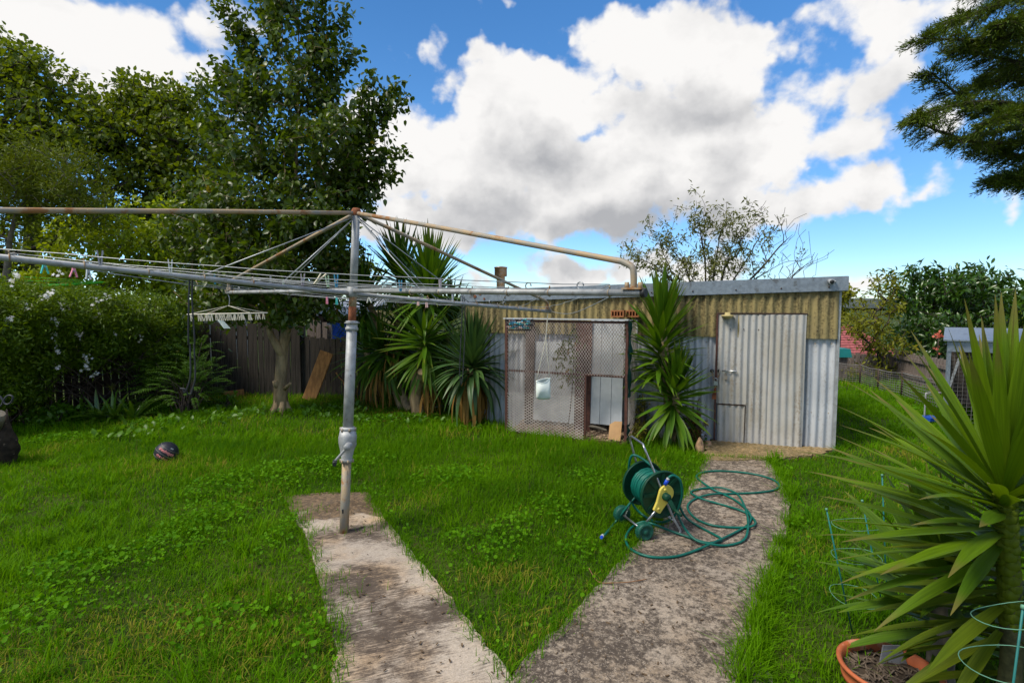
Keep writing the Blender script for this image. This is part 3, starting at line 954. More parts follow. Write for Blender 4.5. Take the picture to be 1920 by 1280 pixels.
# flue behind the roof line
fb = D(939, 548, 9.0)
flue = empty('flue', (fb.x, fb.y, fb.z - .25)); flue.parent = shed; flue.location = Vector((fb.x, fb.y, fb.z - .25)) - shed.location
mt_fl = M('rusty_flue_metal', (.40, .33, .25), .4, .6, .2, 8, col2=(.30, .17, .07), stretch=(1, 1, 4)); 
mb = MB(); mb.lathe([(.072, -.2), (.072, .56)], (fb.x, fb.y, fb.z - .2), Z, 20); mb.build('flue_pipe', mt_fl, flue)
mb = MB(); mb.lathe([(.0, .33), (.10, .335), (.105, .34), (.105, .47), (.112, .475), (.112, .49), (.0, .505)], (fb.x, fb.y, fb.z - .07), Z, 20); mb.build('flue_cowl', mt_fl, flue)

# ------------------------------------------------------------------ expanded metal cage before the shed
CR_ = G(1173, 838); CL_ = G(950, 812)
CU = (CL_ - CR_).normalized(); CN = Vector((CU.y, -CU.x, 0)); CN = CN if CN.y < 0 else -CN
CLEN = (CL_ - CR_).length
def CP(px, py, out=0.):
    d = ray(px, py); o = CR_ + CN * out
    p = E0 + d * ((o - E0).dot(CN) / d.dot(CN))
    return (p - o).dot(CU), p.z
def cw(s, z, out=0.): return CR_ + CU * s + CN * out + Vector((0, 0, z))
CTOP = CP(1060, 600)[1]
cage = empty('aviary_cage', cw(CLEN / 2, 0), 'brown framed cage of expanded metal mesh standing against the shed', 'cage')
fr = .034
cs, cz = CP(1098, 702)
postd = CP(1097, 760)[0]
rail_z = CP(1000, 697)[1]
for s in (0, CLEN):
    mb = MB(); mb.beam(cw(s, 0, 0), cw(s, CTOP, 0), fr, fr, CU); mb.build('frame_post', 'brown_steel', cage)
mb = MB(); mb.beam(cw(fr / 2, .03), cw(CLEN - fr / 2, .03), fr, fr * .9, Z); mb.build('bottom_rail', 'brown_steel', cage)
mb = MB(); mb.beam(cw(fr / 2, CTOP - .02, -.002), cw(CLEN - fr / 2, CTOP - .02, -.002), .03, .03, Z); mb.build('top_rail', 'brown_steel', cage)
mb = MB(); mb.beam(cw(-.02, CTOP + .012, .01), cw(CLEN + .03, CTOP + .012, .01), .016, .07, Z); mb.build('cap_strip', 'white_metal', cage)
mb = MB(); mb.beam(cw(postd, .05, .002), cw(postd, cz, .002), fr * .9, fr * .9, CU); mb.build('door_post', 'brown_steel', cage)
mb = MB(); mb.beam(cw(fr / 2, cz, .0), cw(postd + .02, cz, .0), .028, .03, Z); mb.build('door_rail', 'brown_steel', cage)
mb = MB(); mb.beam(cw(postd, rail_z, -.02), cw(CLEN - fr / 2, rail_z, -.02), .026, .02, Z); mb.build('middle_rail', 'brown_steel', cage)

def exp_mesh(s0, s1, z0, z1, cw_, ch, w, name, out=0., keep=None, org=None):
    """expanded metal: rows of diamonds, each strand a thin three-sided bar"""
    m = MB()
    P_ = cw if org is None else org
    nx, nz = int((s1 - s0) / cw_), int((z1 - z0) / (ch / 2))
    cw_ = (s1 - s0) / nx; hz = (z1 - z0) / nz
    for j in range(nz):
        for i in range(nx):
            for q in (0, 1):
                off = (j % 2) * .5
                xa = s0 + (i + off) * cw_; xb = xa + (.5 if q else -.5) * cw_
                za = z0 + j * hz; zb = za + hz
                if not (s0 - .001 <= xb <= s1 + .001 and xa <= s1): continue
                if keep and not keep((xa + xb) / 2, (za + zb) / 2): continue
                a, b_ = P_(xa, za, out), P_(xb, zb, out)
                wob = .0025
                a = a + Vector((0, 0, math.sin(xa * 9 + za * 3) * wob)); b_ = b_ + Vector((0, 0, math.sin(xb * 9 + zb * 3) * wob))
                d = (b_ - a).normalized(); sd = d.cross(CN).normalized()
                vs = [a + sd * w / 2, a - sd * w / 2, a + CN * w * .7, b_ + sd * w / 2, b_ - sd * w / 2, b_ + CN * w * .7]
                m.add(vs, [(0, 1, 4, 3), (1, 2, 5, 4), (2, 0, 3, 5)])
    return m
zsplit = CP(1000, 737)[1]
nodoor = lambda s, z: not (s < postd and z < cz)
exp_mesh(.02, CLEN - .02, zsplit, CTOP - .03, .036, .052, .0066, 'mesh', .022, nodoor).build('upper_mesh', 'mesh_dark', cage, kind='stuff')
exp_mesh(postd + .01, CLEN - .02, .04, zsplit, .058, .036, .0075, 'mesh', .022).build('lower_mesh', 'mesh', cage, kind='stuff')
# right hand side panel runs back to the shed, with green shade cloth tied on
sd_b = -.50
side_pt = lambda s, z, out=0.: CR_ + CN * (-s) + CU * out + Vector((0, 0, z))
exp_mesh(.02, .50, .04, CTOP - .03, .05, .05, .005, 'mesh', .0, org=side_pt).build('side_mesh', 'mesh', cage, kind='stuff')
mb = MB(); mb.beam(CR_ + CN * -.52, CR_ + CN * -.52 + Z * CTOP, fr * .7, fr * .7, CU); mb.build('frame_post', 'galv', cage)
mb = MB()
for (za, zb, w) in ((CP(1175, 745)[1], CP(1175, 602)[1], .17), (CP(1175, 835)[1] + .02, CP(1175, 795)[1], .12)):
    n_ = 10; vs, fs = [], []
    for i in range(n_ + 1):
        z = za + (zb - za) * i / n_
        for k in range(4):
            vs.append(CR_ - CU * (.022 + .012 * math.sin(i * 1.9 + k)) + CN * (.03 - w * k / 3 * (1 + .2 * math.sin(i * 1.3))) + Z * z)
    for i in range(n_):
        for k in range(3): fs.append((4 * i + k, 4 * i + k + 1, 4 * i + k + 5, 4 * i + k + 4))
    mb.add(vs, fs, True)
mb.build('shade_cloth', 'shade', cage)
# inside the cage: sheets leaning on the shed wall, litter, cardboard
def behind(px, py, out): return CP(px, py, out)
def lean_sheet(name, px0, px1, py0, py1, out, mat, label, cat, ribs=0, group=None, tilt=.07):
    s0, zt = behind(px0, py0, out); s1, zb = behind(px1, py1, out)
    if s0 > s1: s0, s1 = s1, s0
    o = empty(name, cw((s0 + s1) / 2, max(0, zb), out), label, cat, group)
    mb = MB()
    n_ = max(1, ribs); w = (s1 - s0) / n_
    for i in range(n_):
        a = s0 + i * w; c = a + w - (.006 if ribs else 0)
        P = [cw(a, zb, out + tilt), cw(c, zb, out + tilt), cw(c, zt, out), cw(a, zt, out)]
        m1 = MB(); m1.prism(P, CN * -.012); m1.build('panel', mat, o)
    m1 = MB(); m1.prism([cw(s0, zb + .01, out + tilt - .012), cw(s1, zb + .01, out + tilt - .012), cw(s1, zt - .01, out - .012), cw(s0, zt - .01, out - .012)], CN * -.006)
    m1.build('backing', mat, o)
    return o
lean_sheet('leaning_sheet', 1108, 1168, 600, 797, -.33, 'white_metal', 'pale ribbed metal sheet leaning behind the open cage doorway', 'metal sheet', 3)
lean_sheet('leaning_sheet', 1003, 1080, 640, 792, -.36, 'white_metal', 'pale metal sheet leaning behind the hanging white bag', 'metal sheet', 3)
lean_sheet('leaning_board', 1080, 1108, 602, 812, -.30, 'brown_steel', 'dark brown board standing upright inside the cage', 'board', 0, tilt=.05)
lean_sheet('leaning_board', 986, 1002, 600, 800, -.34, 'dark_trim', 'narrow dark board behind the left half of the cage', 'board', 0, tilt=.05)
# litter floor
mb = MB()
n_ = 14
def lit(i, j):
    s = -.03 + (CLEN - .02) * i / n_; o = -.02 - .58 * j / 6
    return cw(s, .03 + .10 * (j / 6) ** .8 + random.uniform(-.012, .012), o)
vs = [lit(i, j) for i in range(n_ + 1) for j in range(7)]
mb.add(vs, [(i * 7 + j, i * 7 + j + 1, i * 7 + j + 8, i * 7 + j + 7) for i in range(n_) for j in range(6)], True)
MT['litter'] = M('wood_chip_litter', (.16, .105, .065), .95, 0, .5, 30, bump=.7, fleck=(.34, .26, .18), fscale=46, fth=.55)
mb.build('litter_floor', 'litter', kind='structure')
mb = MB()
for i in range(900):
    s = random.uniform(.0, CLEN - .05); j = random.random()
    c = cw(s, .04 + .10 * j ** .8 + .006, -.02 - .58 * j)
    rot = Matrix.Rotation(random.uniform(0, 6.28), 3, 'Z') @ Matrix.Rotation(random.uniform(-.6, .6), 3, 'X')
    mb.box(c, (random.uniform(.015, .045), random.uniform(.008, .02), .004), rot)
tag(mb.build('wood_chips', M('wood_chip', (.32, .23, .15), .9, 0, .4, 30)), 'pale wood chips scattered over the cage floor', 'wood chips', kind='stuff')
s0, z0 = CP(1141, 822, -.06); s1, z1 = CP(1166, 791, -.12)
mb = MB(); P = [cw(s0, z0, -.05), cw(s1, z0 - .012, -.05), cw(s1 - .002, z1 + .006, -.12), cw(s0 - .06, z1 + .0, -.12), cw(s0 + .002, z1 - .04, -.11)]
mb.prism(P, CN * -.006)
mb.build('cardboard_sheet', 'card', label='torn brown cardboard leaning by the right post of the cage', cat='cardboard', base=cw(s0, z0, -.05))
mb = MB(); pts = [cw(CP(1098, 790, -.3)[0], .15, -.28), cw(CP(1120, 797, -.3)[0], .15, -.25), cw(CP(1142, 803, -.3)[0], .135, -.2)]
mb.tube(cr(pts, 4), [.018, .02, .018, .02, .02, .018, .017, .016, .012], 7); mb.build('fallen_branch', 'bark_grey', label='short grey branch lying on the litter inside the cage', cat='branch', base=pts[0])
# hollow brick on the cage roof
for (px, lab) in ((1159, 'orange hollow brick on the cage top, left of the pair'), (1187, 'orange hollow brick on the cage top beside the tall yucca')):
    p = D(px, 588, 6.95)
    s = .085
    o = empty('hollow_brick', (p.x, p.y, p.z - .045), lab, 'brick', 'hollow bricks on the cage')
    mb = MB()
    rot = Matrix((CU, CN, Z)).transposed()
    for (dz, h) in ((-.036, .018), (.036, .018)): mb.box(p + Z * dz, (s * 2, .1, h), rot)
    for q in range(5): mb.box(p + CU * (-s + .008 + q * (2 * s - .016) / 4), (.014, .098, .054), rot)
    mb.build('brick_shell', 'brick', o)
    mb = MB(); mb.box(p - CN * .043, (s * 1.9, .008, .05), rot); mb.build('brick_core', 'dark_trim', o)
# the light wire roof of the cage carries them
mb = MB()
for q in range(9):
    s = CLEN * q / 8
    mb.tube([cw(s, CTOP + .002, 0), cw(s, CTOP + .002, -.55)], .006, 5)
mb.build('roof_bars', 'galv', cage)

# ------------------------------------------------------------------ paling fences
def paling_fence(name, label, pts, tops, mat, w=.095, gap=.008, th=.016, rails=(.3, .8), jit=.02, group=None, lean=.01, railside=None):
    root = empty(name, pts[0], label, 'fence', group)
    protos = []
    n = 0
    for (a, b_, ha, hb) in [(pts[i], pts[i + 1], tops[i], tops[i + 1]) for i in range(len(pts) - 1)]:
        d = (b_ - a); L = d.length; d.normalize(); nn = Vector((-d.y, d.x, 0))
        m = int(L / (w + gap))
        for i in range(m):
            t = (i + .5) / m
            h = ha + (hb - ha) * t + random.gauss(0, jit)
            if not protos:
                for q in range(5):
                    mm = MB(); c = .015 if q % 2 else .0
                    mm.prism([(-w / 2, -th / 2, 0), (w / 2, -th / 2, 0), (w / 2, -th / 2, 1 - c), (w / 2 - .02, -th / 2, 1), (-w / 2 + .02, -th / 2, 1), (-w / 2, -th / 2, 1 - c * .5)], (0, th, 0))
                    protos.append(mm.mesh('paling')); protos[-1].materials.append(MT[mat] if isinstance(mat, str) else mat)
            o = link('paling', random.choice(protos), None, root)
            x = a.lerp(b_, t) + nn * random.gauss(0, .004)
            mtx = Matrix((d, nn, Vector((random.gauss(0, lean), random.gauss(0, lean), 1)))).transposed() @ Matrix.Diagonal((random.uniform(.93, 1.05), 1, h))
            m4 = mtx.to_4x4(); m4.translation = x - root.location
            o.matrix_local = m4
            n += 1
        for r in rails:
            mb = MB(); k = .03
            sgn = 1 if (nn.y > 0) else -1
            mb.beam(a + nn * sgn * k + Z * ha * r, b_ + nn * sgn * k + Z * hb * r, .07, .035, Z); mb.build('rail', mat, root)
        np_ = max(1, int(L / 2.4))
        for i in range(np_ + 1):
            p = a.lerp(b_, i / np_); sgn = 1 if nn.y > 0 else -1
            mb = MB(); mb.beam(p + nn * sgn * .09, p + nn * sgn * .09 + Z * (ha * .93), .1, .075, d); mb.build('fence_post', mat, root)
    return root
F0 = G(350, 740); F1 = G(566, 742); F2 = G(700, 745); F3 = G(930, 757)
zt = lambda p, py: EYE + (570 - py) / 1000 * p.y
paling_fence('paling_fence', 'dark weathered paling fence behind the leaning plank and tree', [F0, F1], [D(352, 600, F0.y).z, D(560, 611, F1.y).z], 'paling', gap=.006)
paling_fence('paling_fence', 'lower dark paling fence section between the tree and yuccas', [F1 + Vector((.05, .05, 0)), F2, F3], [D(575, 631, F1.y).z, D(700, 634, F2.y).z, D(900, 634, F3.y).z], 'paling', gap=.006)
paling_fence('paling_fence', 'grey rear paling fence showing above the lower fence beside the yellow house', [G(560, 733) + Vector((0, .6, 0)), G(598, 733) + Vector((0, .6, 0))], [1.40, 1.36], 'paling_far', gap=.008)
HL = [G(346, 742), G(180, 766), G(0, 800), G(-260, 860)]
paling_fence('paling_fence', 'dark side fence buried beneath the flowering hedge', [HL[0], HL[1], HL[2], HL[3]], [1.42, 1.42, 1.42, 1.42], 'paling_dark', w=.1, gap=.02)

# right side: low wire edging, paling fence
RF = [G(1568, 714), G(1612, 720), G(1646, 729), G(1690, 742), G(1760, 772)]
MT['old_wire'] = M('old_grey_wire', (.17, .16, .155), .7, .1, .3, 6)
rt_px = [680, 684, 693, 699, 712]
root = empty('wire_fence', RF[0], 'low sagging wire mesh fence along the back edge of the right lawn', 'fence')
RT = [D(proj(p)[0], q, p.y).z for p, q in zip(RF, rt_px)]
for i in range(5):
    p = RF[i]; mb = MB(); mb.tube([p, p + Z * (RT[i] + .03)], .018, 6); mb.build('fence_post', 'dark_trim', root)
for i in range(4):
    a, b_ = RF[i], RF[i + 1]; mb = MB(); L = (b_ - a).length
    rows = 9
    for r in range(rows + 1):
        f = r / rows
        pts = [a.lerp(b_, t / 4) + Z * ((RT[i] + (RT[i + 1] - RT[i]) * t / 4) * (.04 + .96 * f) - .02 * math.sin(math.pi * t / 4)) for t in range(5)]
        mb.tube(pts, .0055 if r < rows else .011, 4, cap=False)
    for c in range(int(L / .075)):
        t = c * .075 / L; p = a.lerp(b_, t)
        mb.tube([p + Z * .02, p + Z * ((RT[i] + (RT[i + 1] - RT[i]) * t) - .02 * math.sin(math.pi * t))], .0032, 3, cap=False)
    mb.build('wire_panel', 'old_wire', root, kind='stuff')
PR = [G(1560, 706) + Vector((0, .6, 0)), G(1610, 706) + Vector((0, .6, 0)), G(1690, 712) + Vector((0, .4, 0))]
paling_fence('paling_fence', 'grey paling fence behind the low wire fence on the right', PR, [D(1570, 660, PR[0].y).z, D(1610, 661, PR[1].y).z, D(1690, 665, PR[2].y).z], 'paling_far', w=.11)
PQ = [G(1694, 712) + Vector((0, .35, 0)), G(1790, 745)]
paling_fence('paling_fence', 'pale return paling fence between the laurel tree and wire coop', PQ, [D(1696, 656, PQ[0].y).z, D(1785, 690, PQ[1].y).z + .1], 'paling_far', w=.11)

# chook run / coop on the right edge
KA = G(1768, 800)
def KP(px, py): return D(px, py, KA.y + (px - 1768) * -.0026)
coop = empty('wire_coop', KA, 'low tin roofed wire coop at the right edge behind the sword leaves', 'coop')
kx0, kx1 = KA.x, KA.x + 2.3
ky = KA.y
kz = D(1766, 640, ky).z
Kf = lambda x, z, o=0.: Vector((x - o * .82, ky - (x - kx0) * .33 - o, z))
kd = (Kf(1, 0) - Kf(0, 0)).normalized()
fh = .14
mb = MB(); mb.beam(Kf(kx0, kz - fh / 2, .02), Kf(kx1, kz - fh / 2 - .03, .02), fh, .012, Z); mb.build('fascia', 'fascia', coop)
mb = MB(); mb.prism([Kf(kx0 - .05, kz + .01, .06), Kf(kx1, kz - .02, .06), Kf(kx1, kz + .10, -1.4), Kf(kx0 - .05, kz + .12, -1.4)], Z * .02); mb.build('roof', 'fascia', coop)
for x in (kx0 + .02, kx0 + .78, kx0 + 1.25, kx1 - .04):
    mb = MB(); mb.beam(Kf(x, 0), Kf(x, kz - .01), .04, .04, kd); mb.build('frame_post', 'fascia', coop)
mb = MB(); mb.beam(Kf(kx0 + .03, kz * .42), Kf(kx0 + .16, kz - fh), .03, .012, kd); mb.build('brace', 'galv', coop)
def kmesh(x0, x1, z0, z1):
    mb = MB()
    for r in range(int((z1 - z0) / .055)):
        z = z0 + r * .055; mb.tube([Kf(x0, z, .005), Kf(x1, z, .005)], .0028, 3, cap=False)
    for c in range(int((x1 - x0) / .055)):
        x = x0 + c * .055; mb.tube([Kf(x, z0, .005), Kf(x, z1, .005)], .0028, 3, cap=False)
    return mb
kmesh(kx0 + .03, kx0 + .77, .03, kz - fh).build('wire_front', 'old_wire', coop, kind='stuff')
kmesh(kx0 + 1.26, kx1, .03, kz - fh).build('wire_front', 'old_wire', coop, kind='stuff')
for q in range(11):   # white corrugated boards between the two wire fronts
    z = .08 + q * .095
    if z > kz - fh - .06: break
    mb = MB(); mb.tube([Kf(kx0 + .80, z, .0), Kf(kx0 + 1.24, z, .0)], .048, 8); mb.build('wall_board', 'white_metal', coop)
mb = MB(); mb.beam(Kf(kx0 + .0, .5, -1.35), Kf(kx1, .5, -1.35), 1.0, .02, Z); mb.build('back_wall', 'paling_far', coop)
mb = MB(); mb.beam(Kf(kx0 + .01, .5, -.02), Kf(kx0 + .01, .5, -1.3), 1.0, .008, Z); mb.build('side_wall', M('grey_netting', (.10, .105, .12), .8), coop)
# things leaning by the coop
mb = MB(); p0 = G(1733, 790); mb.tube(cr([p0, p0 + Z * .38, p0 + Vector((.03, 0, .43)), p0 + Vector((.25, 0, .43)), p0 + Vector((.28, 0, .38)), p0 + Vector((.28, 0, 0))], 3), .012, 6)
mb.build('tube_frame', 'galv', label='small grey tube hoop standing in front of the return fence', cat='frame', base=p0)
mb = MB(); p0 = G(1760, 792); mb.beam(p0 + Vector((-.22, 0, .06)), p0 + Vector((.0, .04, .06)), .05, .2, Z)
for dx in (-.16, -.04): mb.beam(p0 + Vector((dx, 0, 0)), p0 + Vector((dx, 0, .05)), .03, .03)
mb.build('low_crate', 'blue_tarp', label='low blue plastic stand beside the wire coop', cat='stand', base=p0)

# ------------------------------------------------------------------ neighbours
def house(name, label, x0, x1, y, zt, depth, hip, wallm, roofm, tiles=True, base=0., rows=14):
    root = empty(name, ((x0 + x1) / 2, y, base), label, 'house')
    mb = MB(); mb.box(((x0 + x1) / 2, y + depth / 2, (zt + base) / 2), (x1 - x0, depth, zt - base)); mb.build('wall', wallm, root)
    ov = .45
    A = [Vector((x0 - ov, y - ov, zt)), Vector((x1 + ov, y - ov, zt)), Vector((x1 + ov, y + depth + ov, zt)), Vector((x0 - ov, y + depth + ov, zt))]
    hh = hip; k = depth / 2
    r0, r1 = Vector((x0 + k * .8, y + k, zt + hh)), Vector((x1 - k * .8, y + k, zt + hh))
    mb = MB(); mb.add([*A, r0, r1, *[a - Z * .12 for a in A]], [(0, 1, 5, 4), (1, 2, 5), (2, 3, 4, 5), (3, 0, 4), (0, 6, 7, 1), (1, 7, 8, 2), (2, 8, 9, 3), (3, 9, 6, 0), (6, 9, 8, 7)])
    rf = mb.build('roof', roofm, root)
    if tiles:
        mb = MB()
        for i in range(rows):     # tile courses, each a lipped strip
            f0 = i / rows
            for (p, q, u, v) in ((A[0], A[1], r0, r1), (A[3], A[0], r0, r0)):
                a = p.lerp(u, f0) + Z * .03; c = q.lerp(v, f0) + Z * .03
                mb.beam(a, c, .03, .03, Z)
        mb.build('tile_course', roofm, rf)
        mb = MB()
        for (p, q) in ((A[0], r0), (A[1], r1), (r0, r1)): mb.tube([p + Z * .03, q + Z * .05], .11, 7)
        mb.build('ridge_cap', roofm, rf)
    mb = MB(); mb.beam(A[0] + Vector((0, -.06, -.06)), A[1] + Vector((0, -.06, -.06)), .14, .12, Z); mb.build('gutter', 'white_metal', root)
    for fx in (.2, .55, .8):
        xx = x0 + (x1 - x0) * fx
        mb = MB(); mb.box((xx, y - .02, base + (zt - base) * .55), (1.2, .06, 1.1)); wn = mb.build('window', 'white_metal', root)
        mb = MB(); mb.box((xx, y - .045, base + (zt - base) * .55), (1.08, .03, .98)); mb.build('pane', 'glass', wn)
    return root
q0 = D(1558, 656, 34); q1 = D(1648, 618, 34)
house('house', 'red tiled house roof seen beyond the right fence', q0.x - 2, q0.x + 4.2, 34, q0.z - .5, 6, q1.z - q0.z + 1.1, 'house_wall', 'red_tile', True, q0.z - 3.2, 16)
# yellow house with blue tarp behind the back fence
yh = empty('house', D(600, 640, 15.5), 'yellow house with pale roof and blue tarpaulin behind the back fence', 'house')
def yb(px0, px1, py0, py1, y, th=.3):
    a = D(px0, py1, y); b_ = D(px1, py0, y)
    mb = MB(); mb.box(((a.x + b_.x) / 2, y + th / 2, (a.z + b_.z) / 2), (b_.x - a.x, th, b_.z - a.z)); return mb
yb(585, 700, 585, 680, 16.0, 3).build('wall', 'yellow_wall', yh)
yb(590, 660, 589, 606, 14.9, .4).build('eave_board', 'dark_trim', yh)
yb(598, 605, 588, 640, 14.7, .12).build('post', 'dark_trim', yh)
yb(614, 621, 606, 640, 14.8, .12).build('window_frame', 'white_metal', yh)
a = D(596, 592, 14.8); b_ = D(670, 576, 17)
mb = MB(); mb.prism([Vector((a.x, 14.7, a.z)), Vector((b_.x + 1, 14.7, a.z)), Vector((b_.x + 1, 17.5, b_.z + .35)), Vector((a.x + .35, 17.5, b_.z + .35))], Z * .06); mb.build('roof', 'pale_roof', yh)
vs = []; fs = []
for i in range(9):
    for j in range(6):
        p = D(622 + i * 9, 606 + j * 7, 14.85); vs.append(p + Vector((0, .05 * math.sin(i * 1.7 + j), .02 * math.sin(i * 2.1))))
for i in range(8):
    for j in range(5): fs.append((i * 6 + j, i * 6 + j + 1, i * 6 + j + 7, i * 6 + j + 6))
mb = MB(); mb.add(vs, fs, True); mb.build('tarpaulin', 'blue_tarp', yh)
# small brown outbuilding roof above the fence
a = D(345, 610, 15); 
rb = empty('outbuilding', a, 'small reddish gable roof peeking over the dark fence beside the hedge', 'outbuilding')
mb = MB(); p = [D(332, 600, 15), D(352, 580, 15), D(385, 600, 15)]
mb.prism([p[0], p[2], p[1]], Vector((0, 3, 0))); mb.build('roof', M('dull_red_roof', (.16, .05, .035), .8), rb)
mb = MB(); mb.box((((p[0] + p[2]) / 2).x, 16.5, p[0].z / 2), (p[2].x - p[0].x - .2, 2.8, p[0].z)); mb.build('wall', 'house_wall', rb)
# teal bin by the shed corner, far side
p = D(1569, 676, 12.5)
tb = empty('bin', (p.x, p.y, 0), 'teal bin with overhanging lid just past the shed corner', 'bin')
mb = MB(); mb.prism([(p.x - .13, p.y - .2, 0), (p.x + .13, p.y - .2, 0), (p.x + .13, p.y + .2, 0), (p.x - .13, p.y + .2, 0)], (0, 0, p.z + .12)); mb.build('bin_body', 'paling_far', tb)
mb = MB(); mb.prism([(p.x - .2, p.y - .25, p.z + .10), (p.x + .2, p.y - .25, p.z + .10), (p.x + .17, p.y - .22, p.z + .30), (p.x - .17, p.y - .22, p.z + .30)], (0, .48, 0)); mb.build('bin_lid', 'teal_bin', tb)

# hills
hv, hf = [], []
nh = 80
for i in range(nh + 1):
    a = -1.1 + 2.2 * i / nh
    h0 = 5 + 9 * vnoise(np.array([i * .17]), np.array([3.]), 1, 2)[0] + 2.5 * vnoise(np.array([i * .9]), np.array([1.]), 1, 4)[0]
    for j in range(8):
        r = 620 + 60 * j; z = h0 * math.sin(min(1, j / 6) * math.pi / 2) - 2
        hv.append((r * math.sin(a), r * math.cos(a), z))
for i in range(nh):
    for j in range(7): hf.append((i * 8 + j, i * 8 + j + 1, i * 8 + j + 9, i * 8 + j + 8))
mb = MB(); mb.add(hv, hf, True)
mb.build('hills', M('wooded_hill', (.030, .045, .036), .95, 0, .45, .05, col2=(.075, .085, .06), fleck=(.02, .03, .03), fscale=.12, fth=.5), kind='structure')

# ------------------------------------------------------------------ trees
LM = {}
LM['main'] = leafmat('main_tree_leaf', (.016, .044, .002), (.095, .150, .006), (.20, .09, .01), .40, .35, .5)
LM['back'] = leafmat('back_tree_leaf', (.034, .070, .002), (.150, .205, .006), (.28, .13, .01), .5, .42, .35)
LM['lime'] = leafmat('lime_leaf', (.10, .18, .003), (.32, .40, .008), (.34, .28, .03), .45, .42, .35)
LM['fine'] = leafmat('fine_leaf', (.042, .075, .003), (.14, .18, .008), None, .6, .3, .2)
LM['hedge'] = leafmat('hedge_leaf', (.030, .085, .002), (.165, .25, .005), (.22, .20, .01), .45, .3, .35, nscale=1.6)
LM['laurel'] = leafmat('laurel_leaf', (.012, .050, .004), (.065, .145, .010), (.09, .13, .03), .3, .25, .6)
LM['olive'] = leafmat('yellowing_leaf', (.09, .115, .006), (.25, .25, .012), (.26, .16, .02), .5, .4, .3)
LM['sparse'] = leafmat('thin_tree_leaf', (.07, .09, .02), (.21, .22, .06), None, .5, .4, .3)
LM['conifer'] = leafmat('conifer_needles', (.020, .058, .004), (.125, .175, .006), None, .55, .15, .3)
LM['yucca'] = leafmat('yucca_leaf', (.030, .100, .002), (.125, .235, .005), None, .5, .18, .3, attr=None, tipc=(.17, .16, .02))
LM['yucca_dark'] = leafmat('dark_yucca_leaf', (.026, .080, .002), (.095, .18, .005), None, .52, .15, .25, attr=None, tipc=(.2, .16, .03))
LM['yucca_big'] = leafmat('broad_yucca_leaf', (.052, .130, .002), (.155, .25, .004), None, .55, .25, .25, attr=None, tipc=(.15, .13, .03))
LM['yucca_low'] = leafmat('lower_yucca_leaf', (.055, .10, .003), (.15, .185, .006), None, .6, .2, .2, attr=None, tipc=(.16, .10, .03))
LM['blue_yucca'] = leafmat('blue_green_leaf', (.026, .078, .018), (.075, .145, .034), None, .45, .12, .4, attr=None, tipc=(.16, .12, .04))
LM['dead'] = leafmat('dead_leaf', (.17, .085, .018), (.36, .21, .06), None, .8, .2, .1, attr=None)
LM['agap'] = leafmat('strap_leaf', (.028, .095, .004), (.12, .22, .010), None, .3, .2, .55, attr=None, tipc=(.17, .15, .02))
LM['fern'] = leafmat('pinnate_leaf', (.028, .10, .002), (.10, .225, .005), None, .45, .35, .35)
LM['fern_dark'] = leafmat('dark_pinnate_leaf', (.018, .062, .002), (.065, .145, .005), None, .5, .35, .25)  # the pinnate shrub's own leaf colour, a deeper green than the weeds
LM['vari'] = leafmat('variegated_leaf', (.05, .09, .008), (.30, .24, .03), (.34, .05, .02), .4, .3, .4)
LM['reddish'] = leafmat('reddish_leaf', (.06, .05, .01), (.24, .13, .02), (.34, .05, .03), .4, .3, .4)
LM['weed'] = leafmat('weed_leaf', (.036, .135, .001), (.120, .285, .002), None, .6, .35, .1)

def shoot(px, py, y, px0, py0, y0, bow=.0):
    a = D(px0, py0, y0); b_ = D(px, py, y)
    mid = a.lerp(b_, .5) + Vector((0, 0, bow))
    return [a, mid, b_]

# the dark leafy tree beside the fence
TB = G(527, 772)
ty = TB.y
tk = [TB, D(526, 720, ty), D(530, 655, ty), D(540, 600, ty), D(545, 520, ty), D(552, 420, ty), D(556, 300, ty), D(560, 170, ty), D(560, 40, ty)]
blobs = [(545, 110, 105, 130, ty, .9), (530, -70, 70, 130, ty, .7), (560, 320, 165, 130, ty, 1.3), (640, 265, 80, 80, ty - .3, .9), (480, 440, 150, 130, ty - .2, 1.4),
         (590, 430, 85, 100, ty - .3, 1.2), (470, 230, 80, 100, ty, 1.0), (450, 540, 110, 60, ty - .2, 1.0), (560, 560, 80, 50, ty, .9), (660, 340, 50, 60, ty, .5), (390, 430, 80, 100, ty + .2, 1.), (640, 455, 45, 70, ty + .3, .6)]
sp = [shoot(403, -10, ty, 470, 120, ty, .1), shoot(440, 35, ty - .2, 490, 150, ty), shoot(500, -15, ty, 520, 90, ty), shoot(612, -20, ty, 585, 100, ty), shoot(655, 14, ty, 600, 140, ty, .1),
      shoot(672, 92, ty, 610, 180, ty, .1), shoot(700, 130, ty - .3, 660, 260, ty - .3), shoot(764, 178, ty - .3, 680, 270, ty, .05), shoot(748, 152, ty - .3, 690, 240, ty, .05), shoot(758, 283, ty - .2, 660, 350, ty, .08),
      shoot(748, 322, ty - .2, 670, 350, ty), shoot(700, 388, ty - .1, 640, 370, ty, .05), shoot(405, 115, ty + .1, 480, 190, ty, .05), shoot(402, 140, ty - .1, 470, 220, ty), shoot(715, 365, ty, 640, 350, ty, .05),
      shoot(372, 150, ty, 430, 300, ty), shoot(640, 600, ty - .2, 590, 540, ty, .1), shoot(430, 600, ty - .4, 470, 540, ty, .1), shoot(385, 570, ty - .3, 440, 520, ty, .05)]
main = tree('leafy_tree', 'tall dark leafy tree with pale forked trunk beside the leaning plank', 'tree', TB, tk, blobs, 700, 36, .098, T_OVATE, LM['main'], 'bark', .105, spikes=sp, sigma=.13, back=.38, droop=.45)
